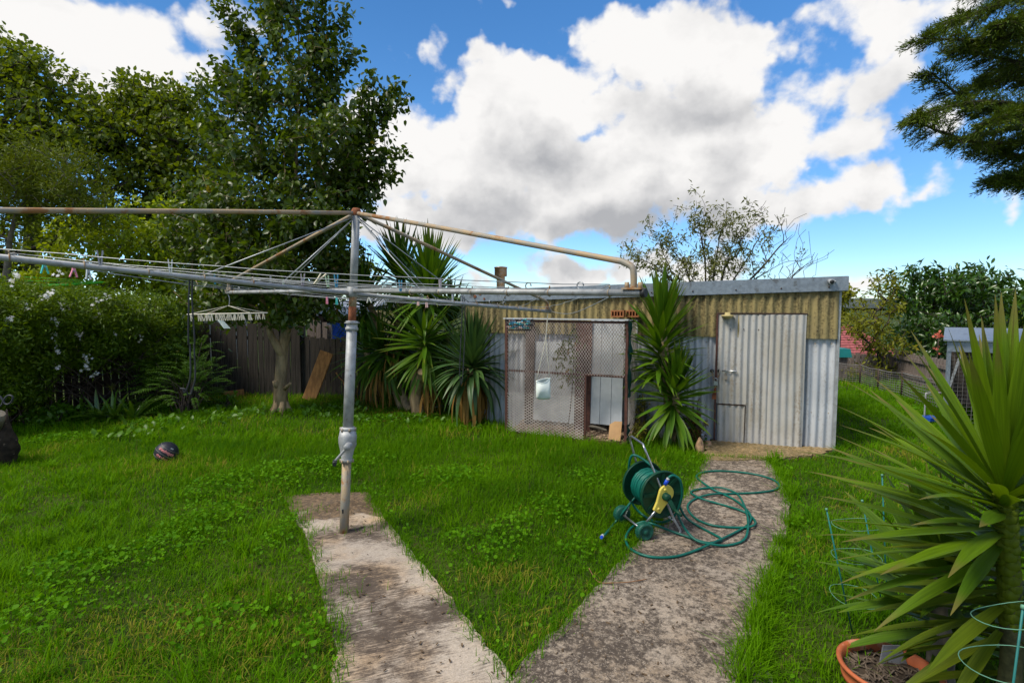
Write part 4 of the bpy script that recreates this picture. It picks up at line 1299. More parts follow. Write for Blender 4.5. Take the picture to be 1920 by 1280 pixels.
# its low side limb and pruned stubs
mb = MB(); mb.tube(cr([D(531, 668, ty), D(519, 648, ty - .1), D(507, 625, ty - .15), D(498, 585, ty - .2), D(485, 520, ty - .2)], 4), [.075 - .003 * i for i in range(17)], 8); mb.build('limb', 'bark', main)
mb = MB(); mb.tube([D(522, 728, ty - .03), D(517, 720, ty - .08), D(515, 714, ty - .1)], [.05, .045, .04], 8)
mb.tube([D(534, 728, ty - .05), D(541, 722, ty - .15), D(544, 718, ty - .2)], [.035, .025, .02], 8); mb.build('pruned_stub', 'bark', main)
mb = MB()
for a in range(6):
    q = a * 1.05; mb.tube([TB + Vector((math.cos(q) * .05, math.sin(q) * .05, .20)), TB + Vector((math.cos(q) * .10, math.sin(q) * .10, .06)), TB + Vector((math.cos(q) * .20, math.sin(q) * .20, -.03))], [.06, .055, .03], 7)
mb.build('root_flare', 'bark', main)

# background trees over the back fence, left
def bg_tree(name, label, px, yb_, trunk_px, blobs, n, per, size, tpl, lm, bark, r0, **kw):
    base = Vector((D(px, 570, yb_).x, yb_, 0))
    tk = [base] + [D(a, b_, yb_) for a, b_ in trunk_px]
    return tree(name, label, 'tree', base, tk, blobs, n, per, size, tpl, lm, bark, r0, group='trees behind the back fence', **kw)
bg_tree('broad_tree', 'tallest dark green tree at the left edge behind the hedge', 60, 14.0, [(60, 480), (62, 380), (66, 260), (70, 160)],
        [(40, 200, 130, 120, 14, 2.0), (-80, 220, 120, 160, 14, 2), (150, 290, 120, 90, 13.7, 1.6), (10, 110, 60, 60, 14, .8), (90, 170, 60, 70, 14, 1), (160, 230, 70, 60, 14, 1.), (-60, 90, 60, 60, 14, 1), (190, 230, 50, 40, 14, .6)], 520, 26, .14, T_OVATE, LM['back'], 'bark_dark', .24, sigma=.22, back=.5)
bg_tree('broad_tree', 'rounded olive green tree between the tallest tree and the trunked tree', 300, 15.5, [(300, 480), (300, 380), (298, 280)],
        [(290, 250, 110, 95, 15.5, 1.8), (370, 290, 90, 100, 15.2, 1.5), (230, 260, 70, 80, 15.3, 1.2), (300, 370, 140, 80, 15, 1.6), (250, 190, 40, 40, 15.4, .8), (330, 200, 40, 40, 15.4, .8)], 480, 26, .145, T_OVATE, LM['back'], 'bark_dark', .22, sigma=.22, back=.5,
        spikes=[shoot(240, 135, 15.4, 270, 210, 15.4), shoot(275, 140, 15.4, 280, 210, 15.4), shoot(315, 150, 15.4, 305, 210, 15.4), shoot(345, 160, 15.4, 330, 220, 15.4), shoot(378, 135, 15.2, 372, 230, 15.2), shoot(160, 150, 15.4, 190, 220, 15.4)])
bg_tree('feathery_tree', 'fine leaved feathery tree with bare grey branches above the hedge', 10, 10.2, [(5, 560), (14, 500), (18, 450), (30, 400)],
        [(80, 330, 120, 70, 10.2, 1.4), (30, 300, 90, 60, 10.2, 1.2), (150, 370, 70, 60, 10.2, 1.), (-50, 360, 90, 90, 10.2, 1.2)], 300, 60, .075, T_LONG, LM['fine'], 'bark_grey', .085, sigma=.17, back=.5, shell=.4)
bg_tree('lime_shrub', 'bright yellow green shrub rising behind the hedge and green airer', 240, 11.6, [(240, 600), (240, 520), (238, 460)],
        [(240, 460, 110, 60, 11.6, 1.), (150, 470, 70, 60, 11.8, .9), (330, 480, 60, 80, 11.6, .9), (200, 530, 140, 40, 11.3, .8), (210, 400, 50, 50, 11.8, .7), (340, 420, 50, 50, 11.8, .7), (60, 530, 90, 40, 11.3, .8), (320, 550, 60, 40, 11.2, .6)], 420, 24, .11, T_OVATE, LM['lime'], 'bark_grey', .07, sigma=.14, droop=.35)
bg_tree('dark_tree', 'dense dark tree filling the gap behind the trunked tree and hoist post', 520, 14.5, [(520, 600), (520, 520), (520, 450)],
        [(430, 480, 120, 90, 14.5, 1.4), (560, 500, 110, 80, 14.5, 1.3), (500, 570, 130, 40, 14.2, 1.), (660, 520, 60, 60, 14.5, .9), (380, 380, 80, 80, 14.6, 1.), (620, 440, 40, 40, 14.6, .8)], 360, 24, .15, T_OVATE, LM['back'], 'bark_dark', .16, sigma=.22, back=.5)
bg_tree('screen_tree', 'shaded tree far left beyond the feathery tree', -20, 12.5, [(-20, 560), (-20, 480)],
        [(40, 470, 110, 60, 12.6, .9), (-70, 480, 100, 90, 12.5, 1.), (130, 420, 70, 50, 12.8, .8)], 220, 24, .12, T_OVATE, LM['back'], 'bark_dark', .12, sigma=.2)

# thin airy tree behind the shed
sb = Vector((D(1345, 560, 12.5).x, 12.5, 0))
stk = [sb, D(1345, 640, 12.5), D(1345, 580, 12.5)]
lt = []
for (pts) in [((1345, 580), (1325, 545), (1322, 490), (1314, 440), (1310, 412)), ((1345, 580), (1352, 530), (1365, 480), (1380, 445), (1392, 426)), ((1345, 580), (1372, 530), (1398, 490), (1418, 455), (1438, 424)),
              ((1345, 580), (1395, 535), (1430, 500), (1462, 462), (1486, 440)), ((1345, 580), (1385, 540), (1425, 518), (1470, 492), (1500, 490)), ((1345, 580), (1300, 540), (1285, 500), (1262, 470), (1248, 446)),
              ((1345, 580), (1285, 545), (1250, 515), (1222, 495), (1190, 482)), ((1345, 580), (1338, 520), (1345, 470), (1352, 430)), ((1345, 580), (1440, 548), (1478, 522), (1496, 508))]:
    yy = 12.5 + random.uniform(-.7, .7)
    lt.append(cr([D(a, b_, 12.5 + (yy - 12.5) * k / (len(pts) - 1)) for k, (a, b_) in enumerate(pts)], 4))
ext = []
for l in lt:
    for k in range(5, len(l)):
        for q in range(4):
            d = (l[k] - l[k - 1]).normalized()
            o = d * random.uniform(.1, .5) + Vector((random.gauss(0, .24), random.gauss(0, .22), random.gauss(.06, .16)))
            ext.append(tuple(l[k] + o))
ext = np.array(ext)
def sparse_leafy(t):
    px = 960 + 1000 * t[:, 0] / t[:, 1]
    return rng.random(len(t)) < np.clip((1468 - px) / 110, .05, .95)
tree('airy_tree', 'thin airy tree with half bare branches behind the shed roof', 'tree', sb, stk, [(1300, 500, 90, 30, 12.5, 1.)], 30, 15, .10, T_LONG, LM['sparse'], 'twig', .10, sigma=.09, extra_tips=ext, leafy=sparse_leafy, sag=.10, thin=.005, droop=.5, shell=.2, power=.62, limbs=lt, climb=1.5)
# treetop just over the shed's right end
p = D(1572, 560, 24); tree('far_tree', 'distant treetop peeping past the right end of the shed roof', 'tree', (p.x, 24, -3), [Vector((p.x, 24, -3)), D(1574, 600, 24), D(1576, 560, 24)],
     [(1578, 552, 14, 10, 24, .5), (1566, 546, 12, 6, 24, .4), (1584, 545, 12, 6, 24, .5), (1572, 590, 14, 20, 24, .5)], 70, 14, .2, T_OVATE, LM['olive'], 'bark_dark', .12, sigma=.2)

# right: yellowing tree and dark laurel
def rt_tree(name, label, px, y, trunk_px, blobs, n, per, size, tpl, lm, r0, **kw):
    base = Vector((D(px, 570, y).x, y, 0)); tk = [base] + [D(a, b_, y) for a, b_ in trunk_px]
    return tree(name, label, 'tree', base, tk, blobs, n, per, size, tpl, lm, 'bark_dark', r0, **kw)
rt_tree('yellowing_tree', 'yellow green small tree in front of the red tiled roof', 1652, 12.4, [(1651, 690), (1646, 650), (1640, 610)],
        [(1625, 600, 38, 32, 12.4, .7), (1655, 570, 35, 40, 12.6, .7), (1600, 610, 24, 22, 12.4, .5), (1655, 530, 24, 26, 12.6, .5), (1660, 640, 50, 30, 12.3, .6), (1600, 690, 25, 14, 12.2, .3), (1700, 690, 25, 16, 12.3, .3), (1640, 695, 20, 14, 12.2, .3)], 210, 11, .10, T_LANCE, LM['olive'], .075, sigma=.1, droop=.5)
rt_tree('laurel_tree', 'dense dark glossy tree behind the wire coop on the right', 1790, 13.2, [(1790, 700), (1790, 640), (1788, 590)],
        [(1775, 600, 110, 80, 13.2, 1.3), (1720, 550, 70, 45, 13.2, .9), (1830, 540, 80, 45, 13.2, 1.), (1780, 530, 70, 30, 13, .9), (1890, 590, 60, 60, 13.2, .9), (1700, 640, 60, 40, 13, .8), (1790, 680, 80, 50, 13.3, .9), (1870, 560, 40, 30, 13, .8), (1960, 600, 70, 60, 13, 1)], 460, 15, .17, T_LANCE, LM['laurel'], .12, sigma=.15, droop=.5, back=.3,
        spikes=[shoot(1707, 496, 13.2, 1715, 540, 13.2), shoot(1735, 500, 13.2, 1745, 540, 13.2), shoot(1758, 498, 13.2, 1765, 530, 13.2), shoot(1788, 500, 13.2, 1790, 530, 13.2), shoot(1850, 500, 13.2, 1840, 540, 13.2), shoot(1890, 510, 13.2, 1870, 550, 13.2), shoot(1660, 510, 13.2, 1690, 560, 13.2), shoot(1910, 540, 13.2, 1880, 570, 13.2), shoot(1830, 505, 13.2, 1820, 540, 13.2)])
p = D(1910, 620, 15); tree('lime_shrub', 'bright yellow green shrub at the far right edge behind the coop', 'shrub', (p.x, 15, 0), [Vector((p.x, 15, 0)), D(1910, 650, 15)], [(1910, 610, 40, 35, 15, .6), (1960, 590, 50, 50, 15, .8)], 80, 14, .12, T_OVATE, LM['lime'], 'bark_dark', .06)
# coral flowers on the laurel's edge
pts = np.array([tuple(D(1760 + random.gauss(0, 4), 629 + random.gauss(0, 3), 11.6)) for _ in range(26)] + [tuple(D(1757 + random.gauss(0, 3), 655 + random.gauss(0, 6), 11.6)) for _ in range(8)])
rose = empty('rose_bush', (pts[0][0], 11.6, 0), 'thin coral flowered bush beside the corner of the wire coop', 'bush')
v, f, vr = scatter(T_ROUND[0], T_ROUND[1], pts, frames(rand_dirs(len(pts)), rand_dirs(len(pts))), np.full(len(pts), .028))
rb_o = link('blooms', np_mesh('blooms', v - np.array(tuple(rose.location)), f, vr), leafmat('coral_petal', (.55, .10, .06), (.75, .25, .18), None, .6, .3), rose); rb_o['kind'] = 'stuff'
mb = MB(); mb.tube(cr([Vector((pts[0][0], 11.6, 0)), D(1756, 700, 11.6), D(1760, 632, 11.6)], 4), .012, 5); mb.build('stem', 'twig', rose)

# conifer boughs reaching in from the right
con = empty('conifer', (8.6, 6.6, 0), 'dark conifer with layered needle boughs reaching in at the upper right', 'tree')
mb = MB(); mb.tube([(8.6, 6.6, -.05), (8.6, 6.6, 2.5), (8.55, 6.6, 5), (8.5, 6.6, 8), (8.5, 6.6, 10.5)], [.27, .23, .18, .1, .03], 10); mb.build('trunk', 'bark_dark', con)
boughs = [((1990, -30), (1870, 10), (1782, 40), 6.2), ((2000, 60), (1860, 75), (1732, 72), 5.9), ((2000, 20), (1880, -20), (1838, -30), 6.5), ((2010, 140), (1880, 110), (1800, 92), 6.1), ((2010, 200), (1850, 205), (1748, 138), 6.0), ((2020, 230), (1860, 190), (1722, 215), 5.8),
          ((2020, 270), (1840, 268), (1716, 228), 5.9), ((2020, 160), (1900, 150), (1822, 160), 6.5), ((2030, 300), (1900, 290), (1850, 275), 6.2), ((2030, 330), (1930, 320), (1872, 335), 6.1), ((2030, 250), (1920, 240), (1800, 260), 6.6),
          ((2000, 100), (1930, 120), (1870, 135), 6.8), ((2040, 360), (1960, 340), (1905, 338), 6.0), ((2010, 0), (1930, 30), (1880, 45), 5.8), ((2020, 190), (1940, 200), (1860, 225), 5.6), ((2020, 60), (1940, 80), (1890, 60), 6.9), ((2000, -100), (1900, -90), (1830, -60), 6.3)]
wood = MB(); npos, ndir = [], []
for (a, m_, c, y) in boughs:
    t0 = D(a[0], a[1], y + .2)
    tr_ = Vector((8.57, 6.6, t0.z - .35))
    main_l = cr([tr_, t0, D(m_[0], m_[1], y + .1), D(c[0], c[1], y)], 9)
    wood.tube(main_l, [.045 * (1 - .85 * i / len(main_l)) for i in range(len(main_l))], 5, cap=False)
    N = len(main_l)
    for i in range(3, N):
        d = (main_l[i] - main_l[i - 1]).normalized()
        for q in range(6):
            sdv = (d.cross(Vector((random.gauss(0, .35), random.gauss(0, .35), 1))) * random.choice((-1, 1)) + d * random.uniform(.3, 1.2) + Vector((0, 0, random.uniform(-.35, .35)))).normalized()
            L = random.uniform(.08, .30) * (1.15 - .65 * (i / N)) + .04
            tw = [main_l[i] + sdv * L * s + Vector((0, 0, -.10 * L * s * s * 3)) for s in (0, .33, .66, 1)]
            wood.tube(tw, .004, 3, cap=False)
            for s in range(70):
                u = random.random() ** .8
                k = min(2, int(u * 3)); pt = tw[k].lerp(tw[k + 1], u * 3 - k)
                sub = (sdv + Vector((random.gauss(0, .55), random.gauss(0, .55), random.gauss(0, .4)))).normalized()
                npos.append(tuple(pt + sub * random.uniform(0, .06))); ndir.append(tuple(sub))
    for s in range(60):
        u = random.uniform(.75, 1); k = min(N - 2, int(u * (N - 1))); pt = main_l[k].lerp(main_l[k + 1], random.random()); d = (main_l[k + 1] - main_l[k]).normalized()
        sub = (d * 1.2 + Vector((random.gauss(0, .5), random.gauss(0, .5), random.gauss(0, .5)))).normalized(); npos.append(tuple(pt)); ndir.append(tuple(sub))
wood.build('branches', 'bark_dark', con)
npos, ndir = np.array(npos), np.array(ndir)
n = len(npos)
T_NEEDLE = (np.array([(0, 0, 0), (.5, .10, .03), (1, 0, 0), (.5, -.10, .03)], float), T_DIAMOND[1])
v, f, vr = scatter(T_NEEDLE[0], T_NEEDLE[1], npos, frames(ndir, rand_dirs(n, .8)), .040 * (.6 + .8 * rng.random(n)))
link('needles', np_mesh('needles', v - np.array([8.6, 6.6, 0]), f, vr), LM['conifer'], con)

# ------------------------------------------------------------------ flowering hedge on the left fence
hb = [(40, 590, 110, 60, 8.6, .55), (150, 590, 120, 50, 8.8, .6), (260, 600, 90, 50, 9.2, .55), (330, 600, 36, 40, 9.6, .4), (30, 660, 80, 60, 8.3, .45), (110, 640, 110, 50, 8.5, .5), (240, 650, 100, 40, 9.0, .5), (310, 660, 50, 60, 9.4, .4),
      (-90, 620, 110, 90, 8.0, .6), (-60, 720, 90, 60, 7.7, .4), (290, 710, 50, 40, 9.2, .3), (20, 735, 60, 30, 8.0, .25)]
HB = G(170, 772)
hedge = empty('jasmine_hedge', HB, 'rambling green hedge dotted with white flowers smothering the side fence', 'hedge')
fdep = lambda px: float(np.interp(px, [-260, 0, 180, 346], [HL[3].y, HL[2].y, HL[1].y, HL[0].y]))
hb = [(a, b_, c, d, fdep(a) - .12, f) for a, b_, c, d, e, f in hb]
ht = blob_points(hb, 3300, .72)
ht = ht[ht[:, 2] > .12]
hd = nrm(rng.normal(size=ht.shape) * .7 + np.array([.15, -.7, .35]))
v, f, vr = leaf_cloud(ht, hd, 34, .085, .066, T_LONG, outward=.7, droop=.1, back=.2, upn=.7)
link('foliage', np_mesh('foliage', v - np.array(tuple(HB)), f, vr), LM['hedge'], hedge)
mb = MB()
for i in range(60):
    a = HL[0].lerp(HL[2], random.random()); a = a + Vector((random.uniform(0, .25), random.uniform(-.4, -.05), .02))
    t = Vector(ht[random.randrange(len(ht))])
    if (t - a).length > 2.0: t = a + (t - a).normalized() * 1.2
    mb.tube(cr([a, a.lerp(t, .5) + Vector((random.gauss(0, .15), random.gauss(0, .1), .1)), t], 4), [.011, .011, .010, .009, .008, .008, .007, .006, .005], 4, cap=False)
mb.build('stems', 'twig', hedge)
T_STAR = (np.array([(0, 0, .1)] + [(math.cos(2 * math.pi * k / 10) * (1 if k % 2 == 0 else .45), math.sin(2 * math.pi * k / 10) * (1 if k % 2 == 0 else .45), 0) for k in range(10)]), np.array([(0, 1 + k, 1 + (k + 1) % 10) for k in range(10)]))
fl = [(110, 515), (30, 517), (22, 530), (85, 555), (92, 552), (178, 566), (197, 560), (230, 572), (240, 575), (225, 590), (208, 625), (150, 627), (98, 630), (105, 655), (160, 665), (108, 690), (162, 690), (178, 701), (103, 603), (52, 578), (130, 575), (115, 570), (270, 585), (180, 590), (135, 585), (262, 634), (160, 680), (20, 600)]
for (px, py) in fl:
    y = fdep(px) - .72
    cl = np.array([tuple(D(px + random.gauss(0, 4.5), py + random.gauss(0, 4), y + random.gauss(0, .05))) for q in range(random.randint(4, 10))])
    dn = nrm(rng.normal(size=cl.shape) * .5 + np.array([.2, -1, .4]))
    v, f, vr = scatter(T_STAR[0], T_STAR[1], cl, frames(np.cross(dn, np.array([.3, .1, 1.])), dn), .026 * (.7 + .6 * rng.random(len(cl))))
    fo_ = link('flower_cluster', np_mesh('flower_cluster', v - np.array(tuple(HB)), f, vr), MT['white_flower'], hedge); fo_['kind'] = 'stuff'

# pinnate shrub in front of the dark fence
def pinnate(name, label, base, blobs, n, size, lm, cat='shrub'):
    root = empty(name, base, label, cat)
    pts = blob_points(blobs, n, .6); pts = pts[pts[:, 2] > .08]
    wood = MB(); P, Dd, Nn, S = [], [], [], []
    for t in pts:
        t = Vector(t)
        d = ((t - base) * Vector((1, 1, .25))).normalized() + Vector((random.gauss(0, .35), random.gauss(0, .35) - .35, random.gauss(0, .25)))
        d.normalize(); L = random.uniform(.22, .36)
        sd = d.cross(Z).normalized()
        for k in range(9):
            u = (k + .7) / 9
            c = t + d * L * u + Z * (.08 * L * u - .35 * L * u * u)
            for sg in (-1, 1):
                P.append(tuple(c)); Dd.append(tuple(sd * sg + d * .45 + Vector((0, 0, -.15)))); Nn.append((random.gauss(0, .2), random.gauss(0, .2) - .2, 1)); S.append(size * (1 - .55 * abs(u - .45)) * random.uniform(.85, 1.15))
    for t in random.sample(list(map(tuple, pts)), min(40, len(pts))):
        t = Vector(t); b0 = base + Vector((random.gauss(0, .08), random.gauss(0, .08), 0))
        wood.tube(cr([b0, b0.lerp(t, .5) + Z * .08, t], 3), [.010, .009, .008, .007, .006, .005, .004], 4, cap=False)
    wood.build('stems', 'twig', root)
    P, Dd, Nn, S = map(np.array, (P, Dd, Nn, S))
    v, f, vr = scatter(T_LANCE[0], T_LANCE[1], P, frames(Dd, Nn), S)
    link('foliage', np_mesh('foliage', v - np.array(tuple(base)), f, vr), lm, root)
    return root
fy = G(355, 778).y
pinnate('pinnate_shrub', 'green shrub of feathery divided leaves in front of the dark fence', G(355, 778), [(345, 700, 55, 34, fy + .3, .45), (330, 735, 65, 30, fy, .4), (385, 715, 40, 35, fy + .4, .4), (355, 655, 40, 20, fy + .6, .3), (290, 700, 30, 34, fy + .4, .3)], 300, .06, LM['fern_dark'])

# agapanthus clump and low leafy weeds under the hedge
ag = empty('agapanthus', G(205, 790), 'clump of arching strap leaves at the foot of the hedge', 'plant')
ams = [sword_mesh(.52, .058, b_, .12, 0, 7) for b_ in (.25, .55, .85)]
for m_ in ams: m_.materials.append(LM['agap'])
for (px, py, n) in ((150, 782, 12), (185, 790, 20), (215, 792, 26), (250, 790, 18)):
    rosette(ag, ams, G(px, py) + Z * .05, (0, -.15, 1), n, .03, R(18), R(70), .85, 1.1, jit=.18)
mb = MB(); a = G(205, 790) + Vector((.05, .1, 0)); t = D(208, 725, a.y)
mb.tube([a, t], .007, 5)
for q in range(24):
    d = Vector((random.gauss(0, 1), random.gauss(0, 1), random.gauss(.2, .8))).normalized(); mb.tube([t, t + d * .07], .002, 3, cap=False)
mb.build('flower_stalk', 'weed' if 'weed' in MT else LM['olive'], ag)
hs_ = [sword_mesh(.4, .03, b_, .1, 0, 6) for b_ in (.2, .5)]

def leafy_clump(name, label, cat, base, blobs, n, per, size, tpl, lm, stemmat='twig', sigma=.06):
    root = empty(name, base, label, cat)
    pts = blob_points(blobs, n, .6); pts = pts[pts[:, 2] > .03]
    d = nrm((pts - np.array(tuple(base))) + rng.normal(size=pts.shape) * .15 + np.array([0, -.1, .05]))
    v, f, vr = leaf_cloud(pts, d, per, sigma, size, tpl, back=.12, upn=.9)
    link('foliage', np_mesh('foliage', v - np.array(tuple(base)), f, vr), lm, root)
    mb = MB()
    for t in random.sample(list(map(tuple, pts)), min(30, len(pts))):
        t = Vector(t); mb.tube([base + Vector((random.gauss(0, .05), random.gauss(0, .05), -.02)), base.lerp(t, .6) + Z * .03, t], [.008, .006, .004], 4, cap=False)
    mb.build('stems', stemmat, root)
    return root
by = G(90, 795).y
leafy_clump('leafy_weed', 'low broad leaved weeds beside the tree stump under the hedge', 'plant', G(95, 797), [(90, 780, 50, 18, by, .3), (60, 800, 40, 16, by - .25, .25), (130, 770, 30, 14, by + .2, .2), (90, 750, 14, 30, by + .3, .1), (50, 760, 40, 20, by + .2, .2)], 190, 9, .07, T_OVATE, LM['fern'])
by2 = G(425, 760).y
leafy_clump('leafy_weed', 'small leafy sprig at the foot of the dark fence beside the feathery shrub', 'plant', G(425, 765), [(425, 748, 20, 14, by2, .15), (400, 752, 20, 10, by2, .15)], 40, 8, .06, T_OVATE, LM['fern'])

# ------------------------------------------------------------------ yuccas
def metered(L, w, bends, lm, seg=6):
    out = []
    for b_ in bends:
        me = sword_mesh(L, w, b_, .16, seg=seg); me.materials.append(lm); out.append(me)
    return out
YG = metered(.62, .052, (.0, .03, .10, .22, .34), LM['yucca'])
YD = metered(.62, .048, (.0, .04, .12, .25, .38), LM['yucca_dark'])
YB = metered(.58, .048, (.0, .02, .06, .12, .30), LM['blue_yucca'])
DEAD = metered(.55, .036, (.25, .45, .7), LM['dead'], 5)

def trunk_tube(parent, pts, r, mat='bark', name='trunk'):
    mb = MB(); p = cr(pts, 5)
    mb.tube(p, [r * (1.35 - .5 * i / len(p)) * (1 + .06 * math.sin(i * 2.1)) for i in range(len(p))], 9)
    return mb.build(name, mat, parent)

def dead_skirt(parent, top, n, z0, spread=.16, s=1.0):
    top = Vector(top)
    for i in range(n):
        a = random.uniform(0, 6.283); r = Vector((math.cos(a), math.sin(a), 0))
        p = top + r * random.uniform(.03, spread) + Z * random.uniform(-z0, 0)
        d = r * random.uniform(.25, .6) + Vector((0, 0, -1))
        put_leaf('dead_leaf', random.choice(DEAD), parent, p, d, r + Z * .3, s * random.uniform(.7, 1.2), s * random.uniform(.6, 1.0))

# big clump left of the cage
y1 = empty('tall_yucca', G(786, 778), 'tallest yucca left of the cage with upright crown and drooping middle head', 'yucca')
cy = G(786, 778).y
hd1 = D(805, 545, cy - .1); hd2 = D(790, 690, cy - .45)
trunk_tube(y1, [G(786, 778), D(780, 730, cy), D(795, 640, cy), hd1 - Z * .1], .085)
trunk_tube(y1, [D(786, 735, cy), D(788, 715, cy - .25), hd2 - Z * .05], .06, name='side_stem')
rosette(y1, YG, hd1 + Z * .1, (.04, -.1, 1), 150, .36, R(3), R(112), 1.48, 1.25)
rosette(y1, YG, D(795, 622, cy - .4), (.02, -.45, .8), 112, .60, R(25), R(138), 1.12, 1.25, power=.8)
dead_skirt(y1, D(800, 712, cy - .2), 34, .3, .22)
y2 = empty('rear_yucca', G(752, 774), 'yucca with upright crown just right of the hoist post, behind the tallest one', 'yucca')
c2 = G(752, 774).y + .35
trunk_tube(y2, [G(750, 774) + Vector((0, .35, 0)), D(740, 700, c2), D(752, 560, c2), D(752, 520, c2)], .075)
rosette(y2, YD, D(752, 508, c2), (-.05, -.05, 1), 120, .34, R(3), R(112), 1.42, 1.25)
rosette(y2, YD, D(760, 610, c2), (.1, -.3, 1), 90, .5, R(30), R(130), 1.1, 1.3)
dead_skirt(y2, D(742, 640, c2 - .1), 26, .4, .2)
y3 = empty('left_yucca', G(712, 770), 'dark yucca directly behind the hoist post with sagging lower leaves', 'yucca')
c3 = G(712, 770).y + .15
trunk_tube(y3, [G(770, 772), D(752, 735, c3), D(735, 690, c3), D(690, 560, c3)], .06)
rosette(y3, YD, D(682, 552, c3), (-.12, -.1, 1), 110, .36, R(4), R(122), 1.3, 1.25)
rosette(y3, YD, D(712, 640, c3 - .2), (-.25, -.4, .8), 90, .5, R(25), R(140), 1.15, 1.25)
dead_skirt(y3, D(715, 690, c3 - .1), 26, .35, .22)
y5 = empty('rear_yucca', G(845, 772) + Vector((0, .3, 0)), 'half hidden yucca head between the tallest yucca and the blue green one', 'yucca')
c5 = G(845, 772).y + .3
trunk_tube(y5, [G(845, 772) + Vector((0, .3, 0)), D(842, 650, c5), D(842, 600, c5)], .06)
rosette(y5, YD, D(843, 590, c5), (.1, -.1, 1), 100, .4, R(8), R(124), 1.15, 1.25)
dead_skirt(y5, D(840, 680, c5 - .2), 30, .3, .2)
y6 = empty('dark_yucca', G(690, 764) + Vector((0, .45, 0)), 'darkest low yucca against the fence left of the hoist post', 'yucca')
c6 = G(690, 764).y + .45
trunk_tube(y6, [Vector((y6.location.x, c6, -.02)), D(690, 700, c6), D(688, 660, c6)], .06)
rosette(y6, YD, D(688, 640, c6), (-.1, -.2, 1), 110, .45, R(10), R(128), 1.2, 1.3)
dead_skirt(y6, D(690, 700, c6), 24, .3, .2)
# blue-green yucca with its skirt of dead leaves
y4 = empty('blue_yucca', G(886, 798), 'blue green yucca with a brown skirt of dead leaves beside the cage', 'yucca')
c4 = G(886, 798).y
trunk_tube(y4, [G(886, 796), D(884, 740, c4), D(884, 690, c4)], .10)
rosette(y4, YB, D(886, 668, c4), (.03, -.05, 1), 125, .24, R(4), R(90), 1.3, 1.2)
YBd = metered(.58, .056, (.35, .5, .62), LM['blue_yucca'])
rosette(y4, YBd, D(886, 690, c4 - .02), (0, -.1, 1), 56, .14, R(60), R(125), 1.25, 1.3)
for i in range(105):
    a = random.uniform(0, 6.283); r = Vector((math.cos(a), math.sin(a), 0))
    p = D(886, 705, c4) + r * random.uniform(.06, .20) + Z * random.uniform(-.22, .02)
    put_leaf('dead_leaf', random.choice(DEAD), y4, p, r * random.uniform(.15, .5) + Vector((0, 0, -1)), r + Z * .2, random.uniform(1.0, 1.45), random.uniform(1.1, 1.8))
# small agave pup and litter below them
ya = empty('agave_pup', G(840, 775), 'small blue green agave at the foot of the yucca clump', 'agave')
YP = metered(.34, .05, (.0, .1, .2), LM['blue_yucca'])
rosette(ya, YP, G(838, 772) + Vector((0, .1, .12)), (-.1, -.25, 1), 22, .06, R(8), R(80), 1., 1.)
mb = MB()
for i in range(130):
    px = random.uniform(690, 940); p = G(px, random.uniform(766, 790)) + Z * .02
    a = random.uniform(0, 6.28); mb.tube([p, p + Vector((math.cos(a), math.sin(a), .05)) * random.uniform(.06, .3)], random.uniform(.003, .009), 3, cap=False)
tag(mb.build('leaf_litter', LM['dead']), 'dead yucca leaves and twigs littering the ground below the clump', 'leaf litter', kind='stuff')

# yucca between cage and door
yr = empty('two_headed_yucca', G(1260, 832), 'two headed yucca growing between the cage and the shed door', 'yucca')
cr_y = G(1260, 832).y - .02
YR = metered(.60, .066, (.0, .02, .06, .16, .26), LM['yucca'])
trunk_tube(yr, [G(1258, 832), D(1256, 790, cr_y), D(1250, 720, cr_y), D(1242, 600, cr_y)], .05)
trunk_tube(yr, [D(1258, 812, cr_y), D(1266, 790, cr_y - .12), D(1267, 720, cr_y - .15)], .045, name='side_stem')
rosette(yr, YR, D(1241, 600, cr_y), (.0, -.08, 1), 150, .74, R(2), R(108), 1.18, .86, power=.9)
rosette(yr, YR, D(1266, 712, cr_y - .2), (.03, -.15, 1), 120, .46, R(3), R(142), .80, 1.02)
pinn = leafy_clump('variegated_shrub', 'yellow variegated shrub at the foot of the cage corner', 'shrub', G(1203, 830), [(1200, 810, 24, 22, G(1200, 830).y, .2), (1198, 755, 22, 24, G(1200, 815).y, .18)], 120, 9, .05, T_LANCE, LM['vari'], sigma=.045)
leafy_clump('reddish_shrub', 'small red tinged shrub between the yucca and shed door', 'shrub', G(1306, 828), [(1300, 790, 24, 30, G(1303, 826).y, .16), (1302, 765, 18, 22, G(1303, 824).y, .12), (1305, 815, 16, 14, G(1303, 830).y, .12)], 110, 9, .042, T_LANCE, LM['reddish'], sigma=.04)
# creeper inside the cage
cvy = [cw(CP(1080, 640, -.2)[0], CP(1080, 640, -.2)[1], -.2)]
mbase = cw(CP(1065, 800, -.22)[0], .12, -.22)
creep = empty('cage_creeper', mbase, 'thin leafy creeper growing up inside the cage mesh', 'creeper')
cpts = [(1080, 640), (1076, 628), (1068, 655), (1062, 665), (1056, 680), (1060, 700), (1070, 690), (1072, 660), (1062, 712), (1074, 675), (1066, 645), (1076, 705), (1046, 672), (1050, 655)]
P = np.array([tuple(cw(CP(a + random.gauss(0, 7), b_ + random.gauss(0, 7), -.15)[0], CP(a, b_ + random.gauss(0, 7), -.15)[1], -.12 + random.gauss(0, .05))) for a, b_ in cpts for _ in range(14)])
v, f, vr = scatter(T_LANCE[0], T_LANCE[1], P, frames(rand_dirs(len(P), -.3), rand_dirs(len(P), 1)), .085 * (.7 + .6 * rng.random(len(P))))
link('foliage', np_mesh('foliage', v - np.array(tuple(mbase)), f, vr), LM['main'], creep)
